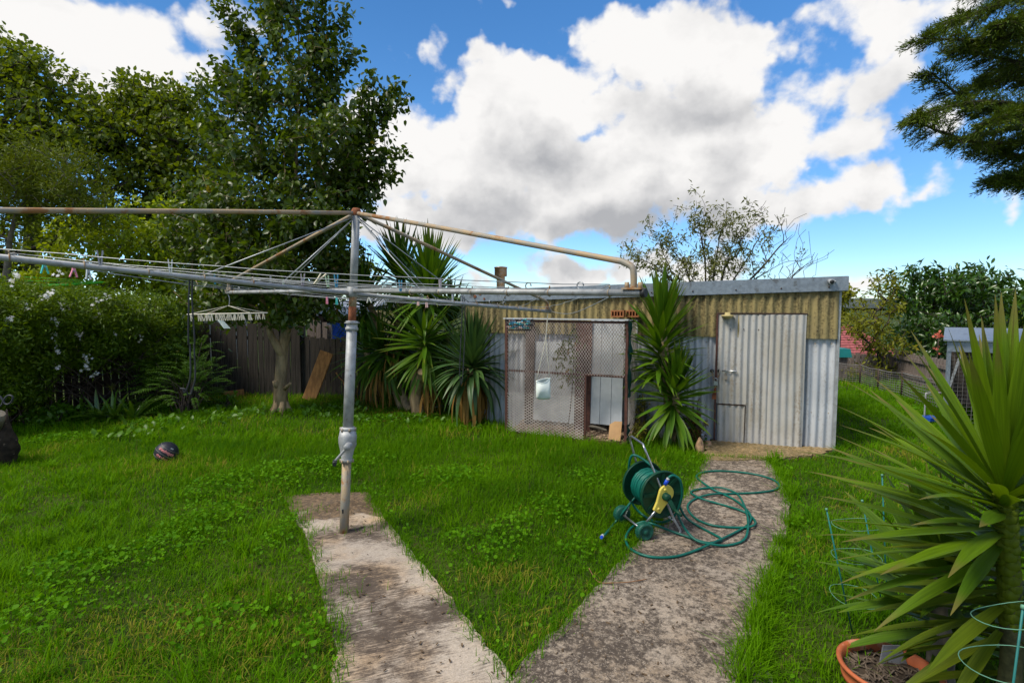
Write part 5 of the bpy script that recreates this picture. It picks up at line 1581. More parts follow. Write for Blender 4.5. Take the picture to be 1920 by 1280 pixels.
mb = MB(); mb.tube(cr([mbase, cw(CP(1072, 740, -.15)[0], CP(1072, 740, -.15)[1], -.15), cw(CP(1078, 640, -.15)[0], CP(1078, 640, -.15)[1], -.15)], 5), .007, 5); mb.build('stem', 'twig', creep)

# ------------------------------------------------------------------ foreground yucca and its dark neighbours, bottom right
FYD = 1.95
MT['yucca_stem'] = M('scarred_yucca_stem', (.075, .075, .03), .9, 0, .4, 20, bump=.5, bscale=30, fleck=(.16, .12, .07), fscale=25)
fy0 = empty('large_yucca', (D(1893, 1100, FYD).x, FYD, 0), 'large bright green yucca filling the lower right foreground', 'yucca')
FB = metered(.66, .053, (.0, .015, .05, .10, .12), LM['yucca_big'], 9)
FL = metered(.50, .047, (.04, .10, .16), LM['yucca_low'], 9)
hub = D(1882, 905, FYD)
trunk_tube(fy0, [(fy0.location.x, FYD, -.02), D(1896, 1250, FYD), D(1893, 1080, FYD), D(1884, 960, FYD), hub], .030, 'yucca_stem')
# bumpy leaf bases up the stem
mb = MB()
for i in range(46):
    t = i / 46; c = D(1884, 930, FYD).lerp(D(1896, 1180, FYD), t); a = i * GOLD
    r = Vector((math.cos(a), math.sin(a), .35)).normalized()
    mb.lathe([(.030, -.012), (.033, .0), (.024, .012), (.010, .020), (0, .022)], c + r * .018, r, 8)
mb.build('leaf_bases', LM['yucca_low'], fy0)
offcam = lambda p, d: d.y > -.72
rosette(fy0, FB, hub + Z * .03, (-.05, -.03, 1), 58, .13, R(4), R(74), 1.0, 1.0, jit=.07, phase=.4)
rosette(fy0, FB[1:], hub - Z * .08, (-.06, -.05, 1), 60, .24, R(60), R(102), 1.0, .95, jit=.08, keep=offcam)
rosette(fy0, FL, D(1889, 1030, FYD), (0, 0, 1), 54, .40, R(84), R(116), 1.0, 1.02, jit=.10, keep=lambda p, d: d.y > -.5)
rosette(fy0, FL, D(1893, 1190, FYD), (0, 0, 1), 34, .24, R(100), R(145), 1.05, 1.0, jit=.12, keep=lambda p, d: d.y > -.35 and d.x > -.55)
dy = 2.35
yd = empty('dark_yucca', (D(1765, 1200, dy).x, dy, 0), 'shorter dark leaved yucca half hidden behind the large foreground one', 'yucca')
FD = metered(.55, .07, (.0, .03, .08, .15), LM['yucca_dark'], 8)
hb2 = Vector((yd.location.x, dy, .52))
trunk_tube(yd, [(hb2.x, dy, -.02), (hb2.x, dy, .25), tuple(hb2)], .045, 'bark_grey')
rosette(yd, FD, hb2, (-.28, .0, 1), 34, .16, R(5), R(85), 1.0, 1.0)
rosette(yd, FD, Vector((hb2.x + .05, dy + .05, .30)), (-.1, 0, 1), 24, .12, R(40), R(112), .9, 1.0)

# ------------------------------------------------------------------ rotary clothes hoist
HBASE = G(645, 997, .022)
RA = 2.43
hd0 = D(659, 547, 4.10); HUB = hd0
eA = Vector((.747, -.667, 0)); eB = Vector((.667, .747, 0))
A_ = D(1203, 549, HUB.y + eA.y * RA); C_ = D(427, 548, HUB.y - eA.y * RA)
B_ = D(1030, 584, HUB.y + eB.y * RA); D_ = HUB + (HUB - B_)
HUB = (A_ + C_) / 2 * .5 + HUB * .5
TOP = D(668, 398, HUB.y + .05)
hoist = empty('rotary_clothesline', HBASE, 'old galvanised rotary clothes hoist standing on the concrete slab', 'clothesline')
pd = (TOP - HBASE).normalized()
def along(py):                                   # point of the post at picture height py
    best = min(range(401), key=lambda i: abs(proj(HBASE.lerp(TOP, i / 400))[1] - py))
    return HBASE.lerp(TOP, best / 400)
mb = MB(); mb.tube([HBASE - pd * .05, along(866)], .034, 16); mb.build('base_post', 'galv_rust', hoist)
mb = MB(); mb.tube([along(815), along(608)], .0385, 16); mb.build('outer_post', 'galv', hoist)
mb = MB(); mb.tube([along(610), along(575)], .029, 14); mb.build('inner_post', 'rust', hoist, label='rust red band of bare inner post')
mb = MB(); mb.tube([along(577), along(548)], .0288, 14); mb.build('inner_post', 'galv_rust', hoist)
mb = MB(); mb.tube([along(550), TOP], .0285, 16); mb.build('upper_post', 'galv', hoist)
cl_ = along(612)
mb = MB(); mb.lathe([(.038, -.03), (.048, -.028), (.048, -.008), (.042, -.004), (.042, .022), (.047, .026), (.047, .042), (.03, .046)], cl_, pd, 18)
mb.tube([cl_ + pd * .03 + Vector((.055 * math.cos(a), .055 * math.sin(a), 0)) for a in [i * .524 for i in range(12)]], .004, 5, closed=True); mb.build('collar', 'galv', hoist)
# gear case with its crank
g0, g1 = along(866), along(800); gl = (g1 - g0).length
prof = [(.036, 0), (.045, .004), (.045, .02), (.04, .03), (.052, .09), (.066, .15), (.068, .19), (.058, .24), (.048, gl - .03), (.056, gl - .026), (.056, gl - .006), (.04, gl)]
gear = None
mb = MB(); mb.lathe(prof, g0, pd, 18); gear = mb.build('gear_case', 'galv', hoist)
side_d = Vector((.05, -1, 0)).normalized()
gc = g0 + pd * (gl * .52)
mb = MB(); mb.lathe([(.0, .115), (.024, .115), (.026, .11), (.028, .03), (.045, .0)], gc + Vector((.025, 0, 0)), side_d, 14); mb.build('crank_boss', 'galv', gear)
for k in range(6):
    for (h, r) in ((.012, .046), (gl - .016, .056)):
        a = k * 1.047; p = g0 + pd * h + Vector((math.cos(a) * r, math.sin(a) * r, 0))
        mb = MB(); mb.lathe([(0, .012), (.009, .012), (.010, -.012), (0, -.012)], p, pd, 6); mb.build('bolt', 'galv_rust', gear)
c0 = gc + Vector((.025, 0, 0)) + side_d * .10
c1 = D(630, 862, c0.y - .01); c2_ = D(628, 870, c0.y - .10)
mb = MB(); mb.tube(cr([c0, c0.lerp(c1, .8), c1, c1 + side_d * .03], 4), .010, 8); ch = mb.build('crank_handle', 'galv', hoist)
mb = MB(); mb.tube([c1 + side_d * .01 + Vector((-.006, 0, -.006)), c1 + side_d * .07 + Vector((.008, 0, -.012))], .016, 10); mb.build('grip', 'black', ch)
mb = MB(); mb.box(HBASE + pd * .17 + Vector((-.005, -.033, 0)), (.012, .008, .03)); mb.build('drain_slot', 'black', hoist)
# hub and arms
mb = MB(); mb.lathe([(.03, -.04), (.040, -.036), (.040, .036), (.03, .04)], HUB, pd, 16); mb.build('hub', 'galv', hoist)
hz = Vector((0, 0, .012))
def arm(a, off, name='arm'):
    mb = MB(); d = (a - HUB).normalized()
    mb.tube([HUB + d * .03 + off, HUB.lerp(a, .5) + off * .5, a], .0172, 12)
    o = mb.build('arm', 'galv', hoist)
    mb = MB(); mb.tube([a, a + d * .022], .020, 12); mb.build('end_cap', 'black' if name == 'A' else 'galv_rust', o)
    return o
arm(A_, hz, 'A'); arm(C_, hz); arm(B_, -hz); arm(D_, -hz)
def stay(a, dd, bendup=.13, back=.07, r=.0155):
    d = dd.normalized(); v = Vector((0, 0, 1))
    p1 = a - d * (back + .035) + v * (bendup + .018); p2 = a - d * back * .75 + v * bendup * .93; p3 = a - d * back * .6 + v * bendup * .6
    mb = MB(); mb.tube([TOP - pd * .01 + d * .02] + [TOP.lerp(p1, .35), TOP.lerp(p1, .7)] + cr([p1, p2, p3, a - d * back * .6 + v * .012], 5), r, 10)
    o = mb.build('stay', 'galv_rust', hoist)
    mb = MB(); c = a - d * back * .6 + v * .02
    mb.beam(c - d * .05, c + d * .05, .05, .008, d.cross(v))
    for q in (-.035, .035): mb.lathe([(0, .03), (.011, .03), (.012, 0), (0, 0)], c + d * q, v, 8)
    mb.build('clamp', 'galv_rust', o)
stay(A_, A_ - HUB); stay(B_, B_ - HUB, .10, .05, .0150); stay(C_, C_ - HUB, .10, .05, .0150); stay(D_, D_ - HUB)
mb = MB(); mb.lathe([(.0, .03), (.028, .028), (.036, .012), (.036, -.02), (.028, -.03)], TOP, pd, 14); mb.build('top_cap', 'rust', hoist)
for (a, f) in ((D_, .22), (D_, .42), (C_, .5), (A_, .34), (B_, .34), (B_, .5)):
    mb = MB(); mb.tube([TOP - pd * .03, HUB.lerp(a, f) + Vector((0, 0, .015))], .0042, 5); mb.build('brace_wire', 'wire', hoist)
# line wires: squares strung from arm to arm
RADII = [.30, .42, .54, .66, .78, .93]
WIRES = []
ARMS = [A_, B_, C_, D_]
for r in RADII:
    for i in range(4):
        a, b_ = HUB.lerp(ARMS[i], r), HUB.lerp(ARMS[(i + 1) % 4], r)
        if r == RADII[-1]: upz = .038
        else: upz = .02
        a = a + Z * upz; b_ = b_ + Z * upz
        sag = random.uniform(.012, .035) * (r + .3)
        pts = [a.lerp(b_, t / 14) - Z * (sag * 4 * (t / 14) * (1 - t / 14)) + Z * random.gauss(0, .002) for t in range(15)]
        WIRES.append(pts)
        mb = MB(); mb.tube(pts, .0023, 5); mb.build('line_wire', 'wire', hoist)
for ai, a in enumerate(ARMS):
    for r in RADII:
        p = HUB.lerp(a, r)
        d = (a - HUB).normalized()
        mb = MB(); mb.tube([p + Vector((0, 0, .021)) + Vector((0, 0, 0)), p + Z * .036], .004, 5)
        mb.tube([p + d.cross(Z) * (.019 * math.cos(q)) + Z * (.019 * math.sin(q)) for q in [k * .785 for k in range(8)]], .0035, 4, closed=True); mb.build('line_hook', 'galv_rust', hoist)
# little wire hooks twisted round the arms
for (a, f) in ((B_, .62), (B_, .70), (A_, .86), (A_, .72), (C_, .88)):
    p = HUB.lerp(a, f)
    mb = MB(); mb.tube([p + Vector((0, 0, .018 + .018)) + (a - HUB).normalized() * (.02 * math.cos(q)) + Z * (.018 * math.sin(q)) for q in [k * .6 for k in range(9)]], .0035, 5); mb.build('wire_loop', 'wire', hoist)
mb = MB(); p0 = A_.lerp(HUB, .05); p1 = B_ + Vector((.02, 0, 0)); mb.tube(cr([p0, p0.lerp(p1, .5) - Z * .06, p1], 6), .003, 5); mb.build('line_wire', 'wire', hoist)

# ------------------------------------------------------------------ pegs
def nearest_wire(px, py):
    best = None
    for w in WIRES:
        for i in range(len(w) - 1):
            for t in (0, .25, .5, .75):
                q = w[i].lerp(w[i + 1], t)
                if q.y < .6: continue
                x, y = proj(q)
                e = abs(x - px) * 2 + abs(y - py)
                if best is None or e < best[0]: best = (e, q, (w[i + 1] - w[i]).normalized())
    return best[1], best[2]
PEGM = {}
def peg(px, py, colour, label, hang=True, tilt=0., L=.075, spread=.12):
    q, d = nearest_wire(px, py)
    up = Vector((0, 0, -1 if hang else 1))
    sd = Vector((d.x, d.y, 0)).normalized(); ax = (up + sd * tilt).normalized(); n_ = ax.cross(sd).normalized()
    o = empty('clothes_peg', q, label, 'peg', 'pegs on the hoist lines')
    for sg in (-1, 1):
        mb = MB()
        sp_ = (sd * .9 + n_ * .44).normalized()
        base = q - ax * .014
        p0 = base + sp_ * sg * .0035; p1 = base + ax * L * .4 + sp_ * sg * .006; p2 = base + ax * L + sp_ * sg * (.006 + spread * L * .8)
        mb.beam(p0, p1, .011, .0062, sp_.cross(ax)); mb.beam(p1, p2, .011, .0058, sp_.cross(ax))
        mb.build('prong', 'peg_' + colour, o)
    mb = MB(); c = q + ax * (L * .3); w_ = ax.cross(sd)
    mb.tube([c - w_ * .007, c + w_ * .007], .0055, 8); mb.build('spring', 'wire', o)
for a in [(84, 494, 'teal', 'teal peg hanging open at the far left of the hoist lines', True, 0, .22), (135, 497, 'pink', 'pink peg hanging open beside the teal peg on the left', True, .1, .25),
          (166, 500, 'clear', 'pale clear peg third from the left on the lines', True, 0, .1), (191, 494, 'grey', 'small grey peg riding above the near arm on the left', False, 0, .1),
          (319, 512, 'white', 'white peg standing upright on the near arm wires, well left of the post', False, 0, .05), (404, 524, 'blue', 'blue peg on the lines left of the far arm tip', False, .1, .1),
          (508, 532, 'grey', 'tall grey peg clipped where a brace wire meets the near arm', False, .0, .05), (532, 534, 'pale green', 'pale green peg upright on the lines beside the tall grey one', False, 0, .06),
          (568, 535, 'mauve', 'mauve grey peg standing alone left of the cream tilted peg', False, .05, .08), (592, 530, 'cream', 'cream peg lying tilted over the lines left of the post', False, .9, .15),
          (613, 532, 'pale green', 'pale green peg beside the blue one just left of the post', False, -.1, .06), (628, 534, 'blue', 'blue peg closest to the post on its left side', False, 0, .06),
          (613, 558, 'pink', 'pink peg hanging below the arms left of the post', True, 0, .04), (630, 560, 'teal', 'teal peg hanging below the arms beside the post', True, 0, .04),
          (690, 556, 'white', 'white peg pair hanging just right of the post', True, 0, .3), (750, 545, 'blue', 'blue peg standing on the lines right of the post', False, 0, .05),
          (825, 545, 'mauve', 'mauve peg standing on the lines over the tall yucca', False, 0, .08), (849, 548, 'clear', 'pale clear peg near the blue green yucca', False, 0, .1),
          (783, 562, 'pale pink', 'pale pink peg hanging over the tall yucca, left of its neighbour', True, .05, .04), (800, 567, 'pale pink', 'pale pink peg hanging lowest over the tall yucca', True, 0, .04)]:
    peg(a[0], a[1], a[2], a[3], a[4], a[5], spread=a[6])

# ------------------------------------------------------------------ things hanging from the hoist
hc = C_ + Vector((0, 0, -.02)); ay = C_.y
air = empty('sock_airer', hc, 'cream rectangular peg airer hanging from the far left arm tip', 'airer')
mb = MB(); ac = Vector((hc.x, ay, D(427, 581, ay).z)); hx, hy = .34, .17
mb.tube(cr([hc, hc + Vector((.015, 0, -.04)), ac + Z * .06 + Vector((.012, 0, 0)), ac + Z * .045], 4), .004, 6); mb.build('hanger_hook', 'wire', air)
cor = [ac + Vector((sx * hx, sy * hy, -.04 + sx * .006)) for sx, sy in ((-1, -1), (1, -1), (1, 1), (-1, 1))]
mb = MB()
for c in cor: mb.tube([ac + Z * .045, c], .003, 5)
mb.build('cords', 'cord', air)
mb = MB(); mb.tube(cor, .007, 7, closed=True)
for t in (.33, .66): mb.tube([cor[0].lerp(cor[3], t), cor[1].lerp(cor[2], t)], .005, 6)
mb.build('rack_frame', 'cord', air)
for r in range(3):
    for k in range(9):
        p = cor[0].lerp(cor[3], (0, .5, 1)[r]).lerp(cor[1].lerp(cor[2], (0, .5, 1)[r]), (k + .5 + .2 * random.uniform(-1, 1)) / 9)
        mb = MB(); L = .07; tl = random.uniform(-.25, .25)
        mb.beam(p, p + Vector((-.010 + tl * L, 0, -L)), .010, .006, (0, 1, 0)); mb.beam(p + Vector((.004, 0, 0)), p + Vector((.014 + tl * L, .0, -L)), .010, .006, (0, 1, 0))
        mb.build('airer_peg', 'cord', air)
mb = MB(); p = cor[0].lerp(cor[1], .5); vs = [p + Vector((-.03, 0, -.06)), p + Vector((.03, 0, -.07)), p + Vector((.09, .02, -.15)), p + Vector((.03, .01, -.15))]
mb.prism(vs, (0, .01, 0)); mb.build('cloth_scrap', 'white_cloth', label='small pale rag pegged to the airer', cat='cloth', base=p)

MT['rod'] = M('dark_wire_rod', (.028, .032, .038), .55, .1)
def wire_hook(name, label, top, px_pairs, y):
    o = empty(name, top, label, 'hook', 'long wire hooks hanging from the hoist')
    for pts in px_pairs:
        mb = MB(); mb.tube(cr([D(a, b_, y + dy_) for a, b_, dy_ in pts], 5), .0048, 7); mb.build('rod', 'rod', o)
    return o
tD = None
for i in range(200):
    p = HUB.lerp(D_, i / 200)
    if proj(p)[0] < 360: tD = p; break
wire_hook('swing_hook', 'pair of long dark wire rods hooked at the bottom, in front of the hedge end', tD, [[(356, 518, 0), (354, 560, .0), (353, 640, .0), (356, 648, .02), (357, 700, .0), (353, 722, .0), (346, 736, 0), (343, 729, 0), (338, 728, 0)],
          [(361, 519, .02), (360, 560, .03), (365, 640, .03), (364, 648, .04), (366, 705, .03), (362, 725, .03), (357, 739, .02), (351, 737, .01), (348, 730, .0), (342, 728, .0)]], tD.y)
p = HUB.lerp(D_, .66)
wire_hook('swing_hook', 'curled end of a dark wire rod at the left edge above the tree stump', p, [[(-60, 470, 0), (-40, 620, 0), (-20, 720, 0), (2, 745, 0), (10, 757, 0), (20, 755, 0), (24, 744, 0), (16, 741, 0), (8, 748, 0), (2, 760, 0), (-6, 764, 0)]], p.y)
bx = D(868, 556, HUB.lerp(B_, .57).y)
wire_hook('swing_hook', 'thin dark double wire hanging in front of the blue green yucca', bx, [[(868, 553, 0), (866, 600, 0), (862, 690, 0), (864, 720, 0)], [(871, 556, 0), (872, 610, 0), (868, 700, 0), (864, 722, 0)]], bx.y)

# wire basket of pegs below the far right arm
bc = D(974, 609, HUB.lerp(B_, .85).y)
bk = empty('peg_basket', bc, 'small dark wire basket of blue and pink pegs hanging in front of the cage', 'basket')
mb = MB(); w_, h_ = .145, .055
for z, k in ((h_, 1.), (0, .97), (-h_, .85)):
    mb.tube([bc + Vector((sx * w_ * k, sy * .09 * k, z)) for sx, sy in ((-1, -1), (1, -1), (1, 1), (-1, 1))], .004, 5, closed=True)
for k in range(12):
    f = -1 + 2 * k / 11
    for sy in (-1, 1): mb.tube([bc + Vector((f * w_, sy * .09, h_)), bc + Vector((f * w_ * .85, sy * .077, -h_))], .0025, 4)
    mb.tube([bc + Vector((f * w_ * .85, -.077, -h_)), bc + Vector((f * w_ * .85, .077, -h_))], .0025, 4)
mb.build('basket_wire', 'black', bk)
for sx in (-1, 1):
    mb = MB(); mb.tube([bc + Vector((sx * w_, 0, h_)), D(974 + sx * 22, 571, bc.y)], .0035, 4); mb.build('hanger_wire', 'black', bk)
cols = ['blue', 'teal', 'pale pink', 'blue', 'blue', 'white', 'teal', 'blue', 'mauve', 'pale pink', 'blue', 'teal', 'white', 'blue', 'pale pink', 'teal']
for k in range(44):
    p = bc + Vector((random.uniform(-.11, .11), random.uniform(-.06, .06), random.uniform(-.04, .062)))
    d = Vector((random.gauss(0, 1), random.gauss(0, 1), random.gauss(0, .35))).normalized()
    o = MB(); o.beam(p - d * .03, p + d * .03, .012, .010); c_ = cols[k % 16]
    tag(o.build('clothes_peg', 'peg_' + c_, base=p), 'loose ' + c_ + ' peg heaped in the hanging wire basket', 'peg', c_ + ' pegs heaped in the wire basket')

# white drawstring peg bag
bg_y = B_.y - .02
bt = B_.lerp(HUB, .01)
bag = empty('peg_bag', D(1018, 745, bg_y), 'white cloth peg bag hanging by a long cord before the cage', 'bag')
l_, r_ = D(1006, 712, bg_y), D(1031, 708, bg_y)
mb = MB(); mb.tube(cr([bt - Z * .01, D(1022, 640, bg_y), l_], 4), .0045, 5); mb.tube(cr([bt - Z * .01, D(1024, 640, bg_y), r_], 4), .0045, 5)
mb.tube([bt + Vector((.0, .018 * math.cos(q), .018 * math.sin(q))) for q in [k * .785 for k in range(8)]], .005, 5, closed=True); mb.build('cord', 'cord', bag)
vs, fs = [], []; n_ = 28
for j in range(9):
    t = j / 8
    for k in range(n_):
        a = 2 * math.pi * k / n_
        ca, sa = math.cos(a), math.sin(a)
        w2 = .076 * (1 + .06 * math.sin(t * 3)); d2 = .028 + .03 * math.sin(min(1, t * 1.15) * math.pi) * .9
        x = math.copysign(abs(ca) ** .6, ca) * w2 + .003 * math.sin(a * 6 + t * 2)
        y = math.copysign(abs(sa) ** .8, sa) * d2 + .006 * math.sin(a * 5 + t * 4)
        ztop = .105 + .018 * (x / .076) - .035 * (1 - (x / .08) ** 2) * (.5 - .5 * sa)
        zb_ = -.105 - .012 * (1 - (x / .08) ** 2)
        if j == 8: y *= .5
        vs.append(D(1018.5, 729, bg_y) + Vector((x, y, ztop + (zb_ - ztop) * t)))
for j in range(8):
    for k in range(n_): fs.append((j * n_ + k, j * n_ + (k + 1) % n_, (j + 1) * n_ + (k + 1) % n_, (j + 1) * n_ + k))
fs.append(tuple(8 * n_ + k for k in range(n_)))
mb = MB(); mb.add(vs, fs, True); mb.build('bag_body', 'white_cloth', bag)
mb = MB(); mb.tube([v + Vector((0, -.001, .002)) for v in vs[:n_]], .006, 6, closed=True); mb.build('hem', 'white_cloth', bag)

# ------------------------------------------------------------------ neighbour's green rotary line above the hedge
gy = 10.0
ga = empty('rotary_clothesline', D(119, 640, gy), 'bright green folding clothesline showing above the flowering hedge', 'clothesline')
mb = MB(); mb.tube(cr([D(119, 585, gy), D(119, 545, gy), D(117, 537, gy), D(112, 534, gy)], 4), .014, 7); mb.tube([D(119, 585, gy), Vector((D(119, 585, gy).x, gy, 0))], .014, 7); mb.build('post', 'bright_green', ga)
mb = MB(); mb.tube([D(44, 537, gy - .1), D(112, 535, gy), D(197, 529, gy + .1)], [.016, .02, .014], 8); mb.build('arm', 'bright_green', ga)
for (a, b_) in (((46, 519), (195, 528)), ((46, 526), (195, 529)), ((46, 534), (195, 529)), ((20, 537), (110, 533))):
    mb = MB(); mb.tube([D(a[0], a[1], gy - .15), D(b_[0], b_[1], gy + .1)], .0055, 5); mb.build('line_wire', 'bright_green', ga)

# ------------------------------------------------------------------ hose reel cart
ra = Vector((.29, -.957, 0)).normalized()        # reel axis, towards the crank
rb_ = Vector((.957, .29, 0)).normalized()        # towards the feet
w1 = G(1208, 1012, .02); WR = .066
wc1 = w1 + Z * WR
wc2 = wc1 - ra * .34
fo1 = wc1 + rb_ * .30 + ra * .0; fo1.z = .034
fo2 = fo1 - ra * .30
HC1 = D(1243, 929, (wc1.y + fo1.y) / 2 - .01)     # hub, crank side
hubz = HC1.z
HC1 = wc1 + rb_ * .155 + ra * (-.02); HC1.z = hubz
HC2 = HC1 - ra * .27
cart = empty('hose_reel_cart', (HC1 + HC2) / 2 * 1.0 - Z * ((HC1.z + HC2.z) / 2), 'dark green hose reel cart with yellow side plate on the path edge', 'hose reel')
RR = .178
for (c, sg) in ((HC1, 1), (HC2, -1)):
    ax = ra * sg
    mb = MB(); mb.lathe([(.05, -.010), (RR * .5, -.012), (RR * .93, -.006), (RR * .98, -.014), (RR, -.010), (RR, .010), (RR * .95, .013), (RR * .90, .004), (RR * .5, -.002), (.06, .004), (.05, .006)], c, ax, 40)
    dk = mb.build('reel_disc', 'reel_green', cart)
    u = ax.orthogonal().normalized(); w = ax.cross(u)
    for k in range(8):
        a = k * .785; r = u * math.cos(a) + w * math.sin(a)
        mb = MB(); mb.beam(c + r * .065 + ax * .004, c + r * RR * .90 + ax * .006, .024, .009, ax.cross(r)); mb.build('disc_rib', 'reel_green', dk)
mb = MB(); mb.lathe([(.06, 0), (.06, .27)], HC2, ra, 20); mb.build('drum', 'reel_green', cart)
# wound hose, layer on layer
HOSER = .0095
u = ra.orthogonal().normalized(); w = ra.cross(u)
turns = []
mb = MB()
for L_, (rr, n_) in enumerate(((.075, 11), (.093, 11), (.111, 10), (.129, 9))):
    pts = []
    for i in range(n_ * 16 + 1):
        a = 2 * math.pi * i / 16; f = i / (n_ * 16)
        f = f if L_ % 2 == 0 else 1 - f
        s = .03 + .20 * f if L_ < 3 else .04 + .16 * f
        rr2 = rr + .004 * math.sin(a * .37 + L_)
        pts.append(HC2 + ra * s + (u * math.cos(a) + w * math.sin(a)) * rr2)
    mb.tube(pts, HOSER, 6)
mb.build('wound_hose', 'hose', cart)
# yellow side plates
for (c, sg) in ((HC1, 1), (HC2, -1)):
    ax = ra * sg; o_ = c + ax * .022
    toW = (wc1 if sg > 0 else wc2) - c; toW = (toW - ra * toW.dot(ra)).normalized()
    tp = -toW; sdv = Vector((toW.z * rb_.x, toW.z * rb_.y, 0)); sdv = (rb_ - toW * rb_.dot(toW)).normalized()
    out = []
    for k in range(15):
        a = math.pi * (-.12 + 1.24 * k / 14)
        out.append(o_ + sdv * (.062 * math.cos(a)) + tp * (.022 + .062 * math.sin(a)))
    out += [o_ - sdv * .038 + toW * .07, o_ - sdv * .032 + toW * .132, o_ + sdv * .032 + toW * .132, o_ + sdv * .042 + toW * .06]
    mb = MB(); mb.prism(out, ax * .022); pl = mb.build('side_plate', 'yellow_pl', cart)
    bv = pl.modifiers.new('bevel', 'BEVEL'); bv.width = .006; bv.segments = 2
    for (q, r) in ((tp * .040 - sdv * .028, .012), (toW * .105, .012)):
        mb = MB(); mb.lathe([(0, .008), (r * .8, .008), (r, 0)], o_ + ax * .02 + q, ax, 10); mb.build('rivet', 'yellow_pl', pl)
# tube frame: a long leg from foot up past the hub to the handle, a short leg to each wheel
hdir = None
HT1 = D(1209, 842, HC1.y + .02); HT2 = D(1181, 822, HC2.y + .02)
mb = MB()
oo = ra * .03
mb.tube(cr([HC1 + oo * .9, (HC1 + oo).lerp(HT1, .75), HT1, HT1.lerp(HT2, .12) + Z * .028], 5) + cr([HT2.lerp(HT1, .12) + Z * .028, HT2, (HC2 - oo).lerp(HT2, .75), HC2 - oo * .9], 5), .0085, 9)
mb.build('handle', 'chrome', cart)
for (c, wc, fo, sg) in ((HC1, wc1, fo1, 1), (HC2, wc2, fo2, -1)):
    of = ra * (.028 * sg)
    mb = MB(); mb.tube([c + of + (wc - c).normalized() * .09, wc - ra * (.05 * sg)], .0095, 9); mb.build('leg', 'chrome', cart)
    mb = MB(); fz = Vector((fo.x, fo.y, .034)); mb.tube(cr([c + of, (c + of).lerp(fz, .6), fz + Z * .03 + rb_ * .0, fz], 4), .0085, 9); mb.build('leg', 'galv', cart)
mb = MB(); mb.tube([fo1 + Z * .10 - rb_ * .045, fo2 + Z * .10 - rb_ * .045], .008, 8); mb.build('cross_tube', 'chrome', cart)
mb = MB(); mb.tube([wc1 - ra * .03, wc2 + ra * .03], .0085, 9); mb.build('axle', 'chrome', cart)
for (wc, sg) in ((wc1, 1), (wc2, -1)):
    ax = ra * sg
    mb = MB(); mb.lathe([(0, .030), (.016, .030), (.020, .022), (.040, .020), (.046, .028), (.058, .028), (WR, .020), (WR, -.020), (.058, -.028), (.02, -.028), (0, -.03)], wc, ax, 28); wh = mb.build('wheel', 'tyre', cart)
    for k in range(20):
        a = k * .314; r = u * math.cos(a) + w * math.sin(a)
        mb = MB(); mb.beam(wc + r * (WR + .0005) - ra * .016, wc + r * (WR + .0005) + ra * .016, .008, .004, ax.cross(r)); mb.build('tread', 'tyre', wh)
# crank on the near plate
ck0 = HC1 + ra * .06
ck1 = D(1262, 953, ck0.y - .03)
mb = MB(); mb.lathe([(0, .03), (.020, .03), (.028, .02), (.030, -.018)], ck0, ra, 18)
dv = (ck1 - ck0).normalized()
mb.beam(ck0 + ra * .012, ck1 + ra * .012, .030, .018, dv.cross(ra)); mb.tube([ck1 + ra * .01, ck1 + ra * .085 + Vector((.012, 0, -.02))], [.013, .011], 10); mb.build('crank', 'reel_green', cart)
# blue tap fitting on the disc
fpt = D(1249, 904, HC1.y - .045); fd = Vector((.35, -.2, .9)).normalized()
mb = MB(); mb.tube([fpt - fd * .02, fpt + fd * .022], .014, 12); mb.build('hose_connector', 'blue_pl', cart)
mb = MB(); mb.tube([fpt + fd * .022, fpt + fd * .038], .012, 12); mb.build('connector_collar', 'white_metal', cart)

# loose hose: off the reel, over the path in loops and back to the connector
gz = .026 + .011
def hp(px, py, lift=0.): return G(px, py, gz + lift)
loop = [fpt + fd * .04, D(1262, 891, fpt.y - .0), D(1275, 900, fpt.y + .0), D(1279, 925, fpt.y + .02), D(1273, 950, fpt.y + .05), D(1262, 969, fpt.y + .08), hp(1245, 978, .03), hp(1225, 976, .015), D(1204, 964, 4.22),
        D(1186, 943, 4.24), D(1180, 905, 4.20), D(1180, 868, 4.15), D(1187, 853, 4.12), D(1205, 860, 4.08), D(1225, 876, 4.02)]
mb = MB(); mb.tube(cr(loop, 7), HOSER, 7)
HOSEB = loop[6]
g1_ = [D(1258, 925, 4.14), D(1268, 936, 4.12), hp(1285, 968, .04), hp(1310, 986), hp(1340, 1002), hp(1352, 1009), hp(1350, 1014), hp(1325, 1017, .003), hp(1290, 1006), hp(1250, 992, .02), hp(1225, 982, .06), hp(1205, 978, .05), hp(1185, 988, .01), hp(1174, 1005), hp(1177, 1022), hp(1193, 1035),
       hp(1225, 1044), hp(1265, 1043), hp(1300, 1033), hp(1335, 1018, .012), hp(1370, 1002, .004), hp(1400, 985), hp(1408, 970), hp(1400, 955, .008), hp(1378, 937), hp(1352, 924), hp(1335, 916, .01), hp(1312, 900), hp(1306, 892), hp(1318, 885), hp(1350, 882.5), hp(1405, 887), hp(1445, 897), hp(1461, 909), hp(1452, 918),
       hp(1420, 923), hp(1370, 925), hp(1335, 926, .012), hp(1305, 934), hp(1290, 946), hp(1293, 960), hp(1312, 976), hp(1345, 986), hp(1390, 988.5), hp(1412, 985, .012), hp(1416, 977), hp(1404, 964), hp(1385, 955, .008), hp(1352, 945), hp(1320, 936, .013), hp(1298, 926), hp(1298, 920), hp(1320, 915), hp(1352, 914, .013),
       hp(1380, 924, .002), hp(1393, 942, .004), hp(1402, 970, .012), hp(1401, 1000, .01), hp(1390, 1015), hp(1362, 1022), hp(1335, 1020, .012), hp(1305, 1012, .02), hp(1284, 990, .06), D(1270, 962, 4.1), D(1264, 935, 4.12)]
mb.tube(cr(g1_, 7), HOSER, 7)
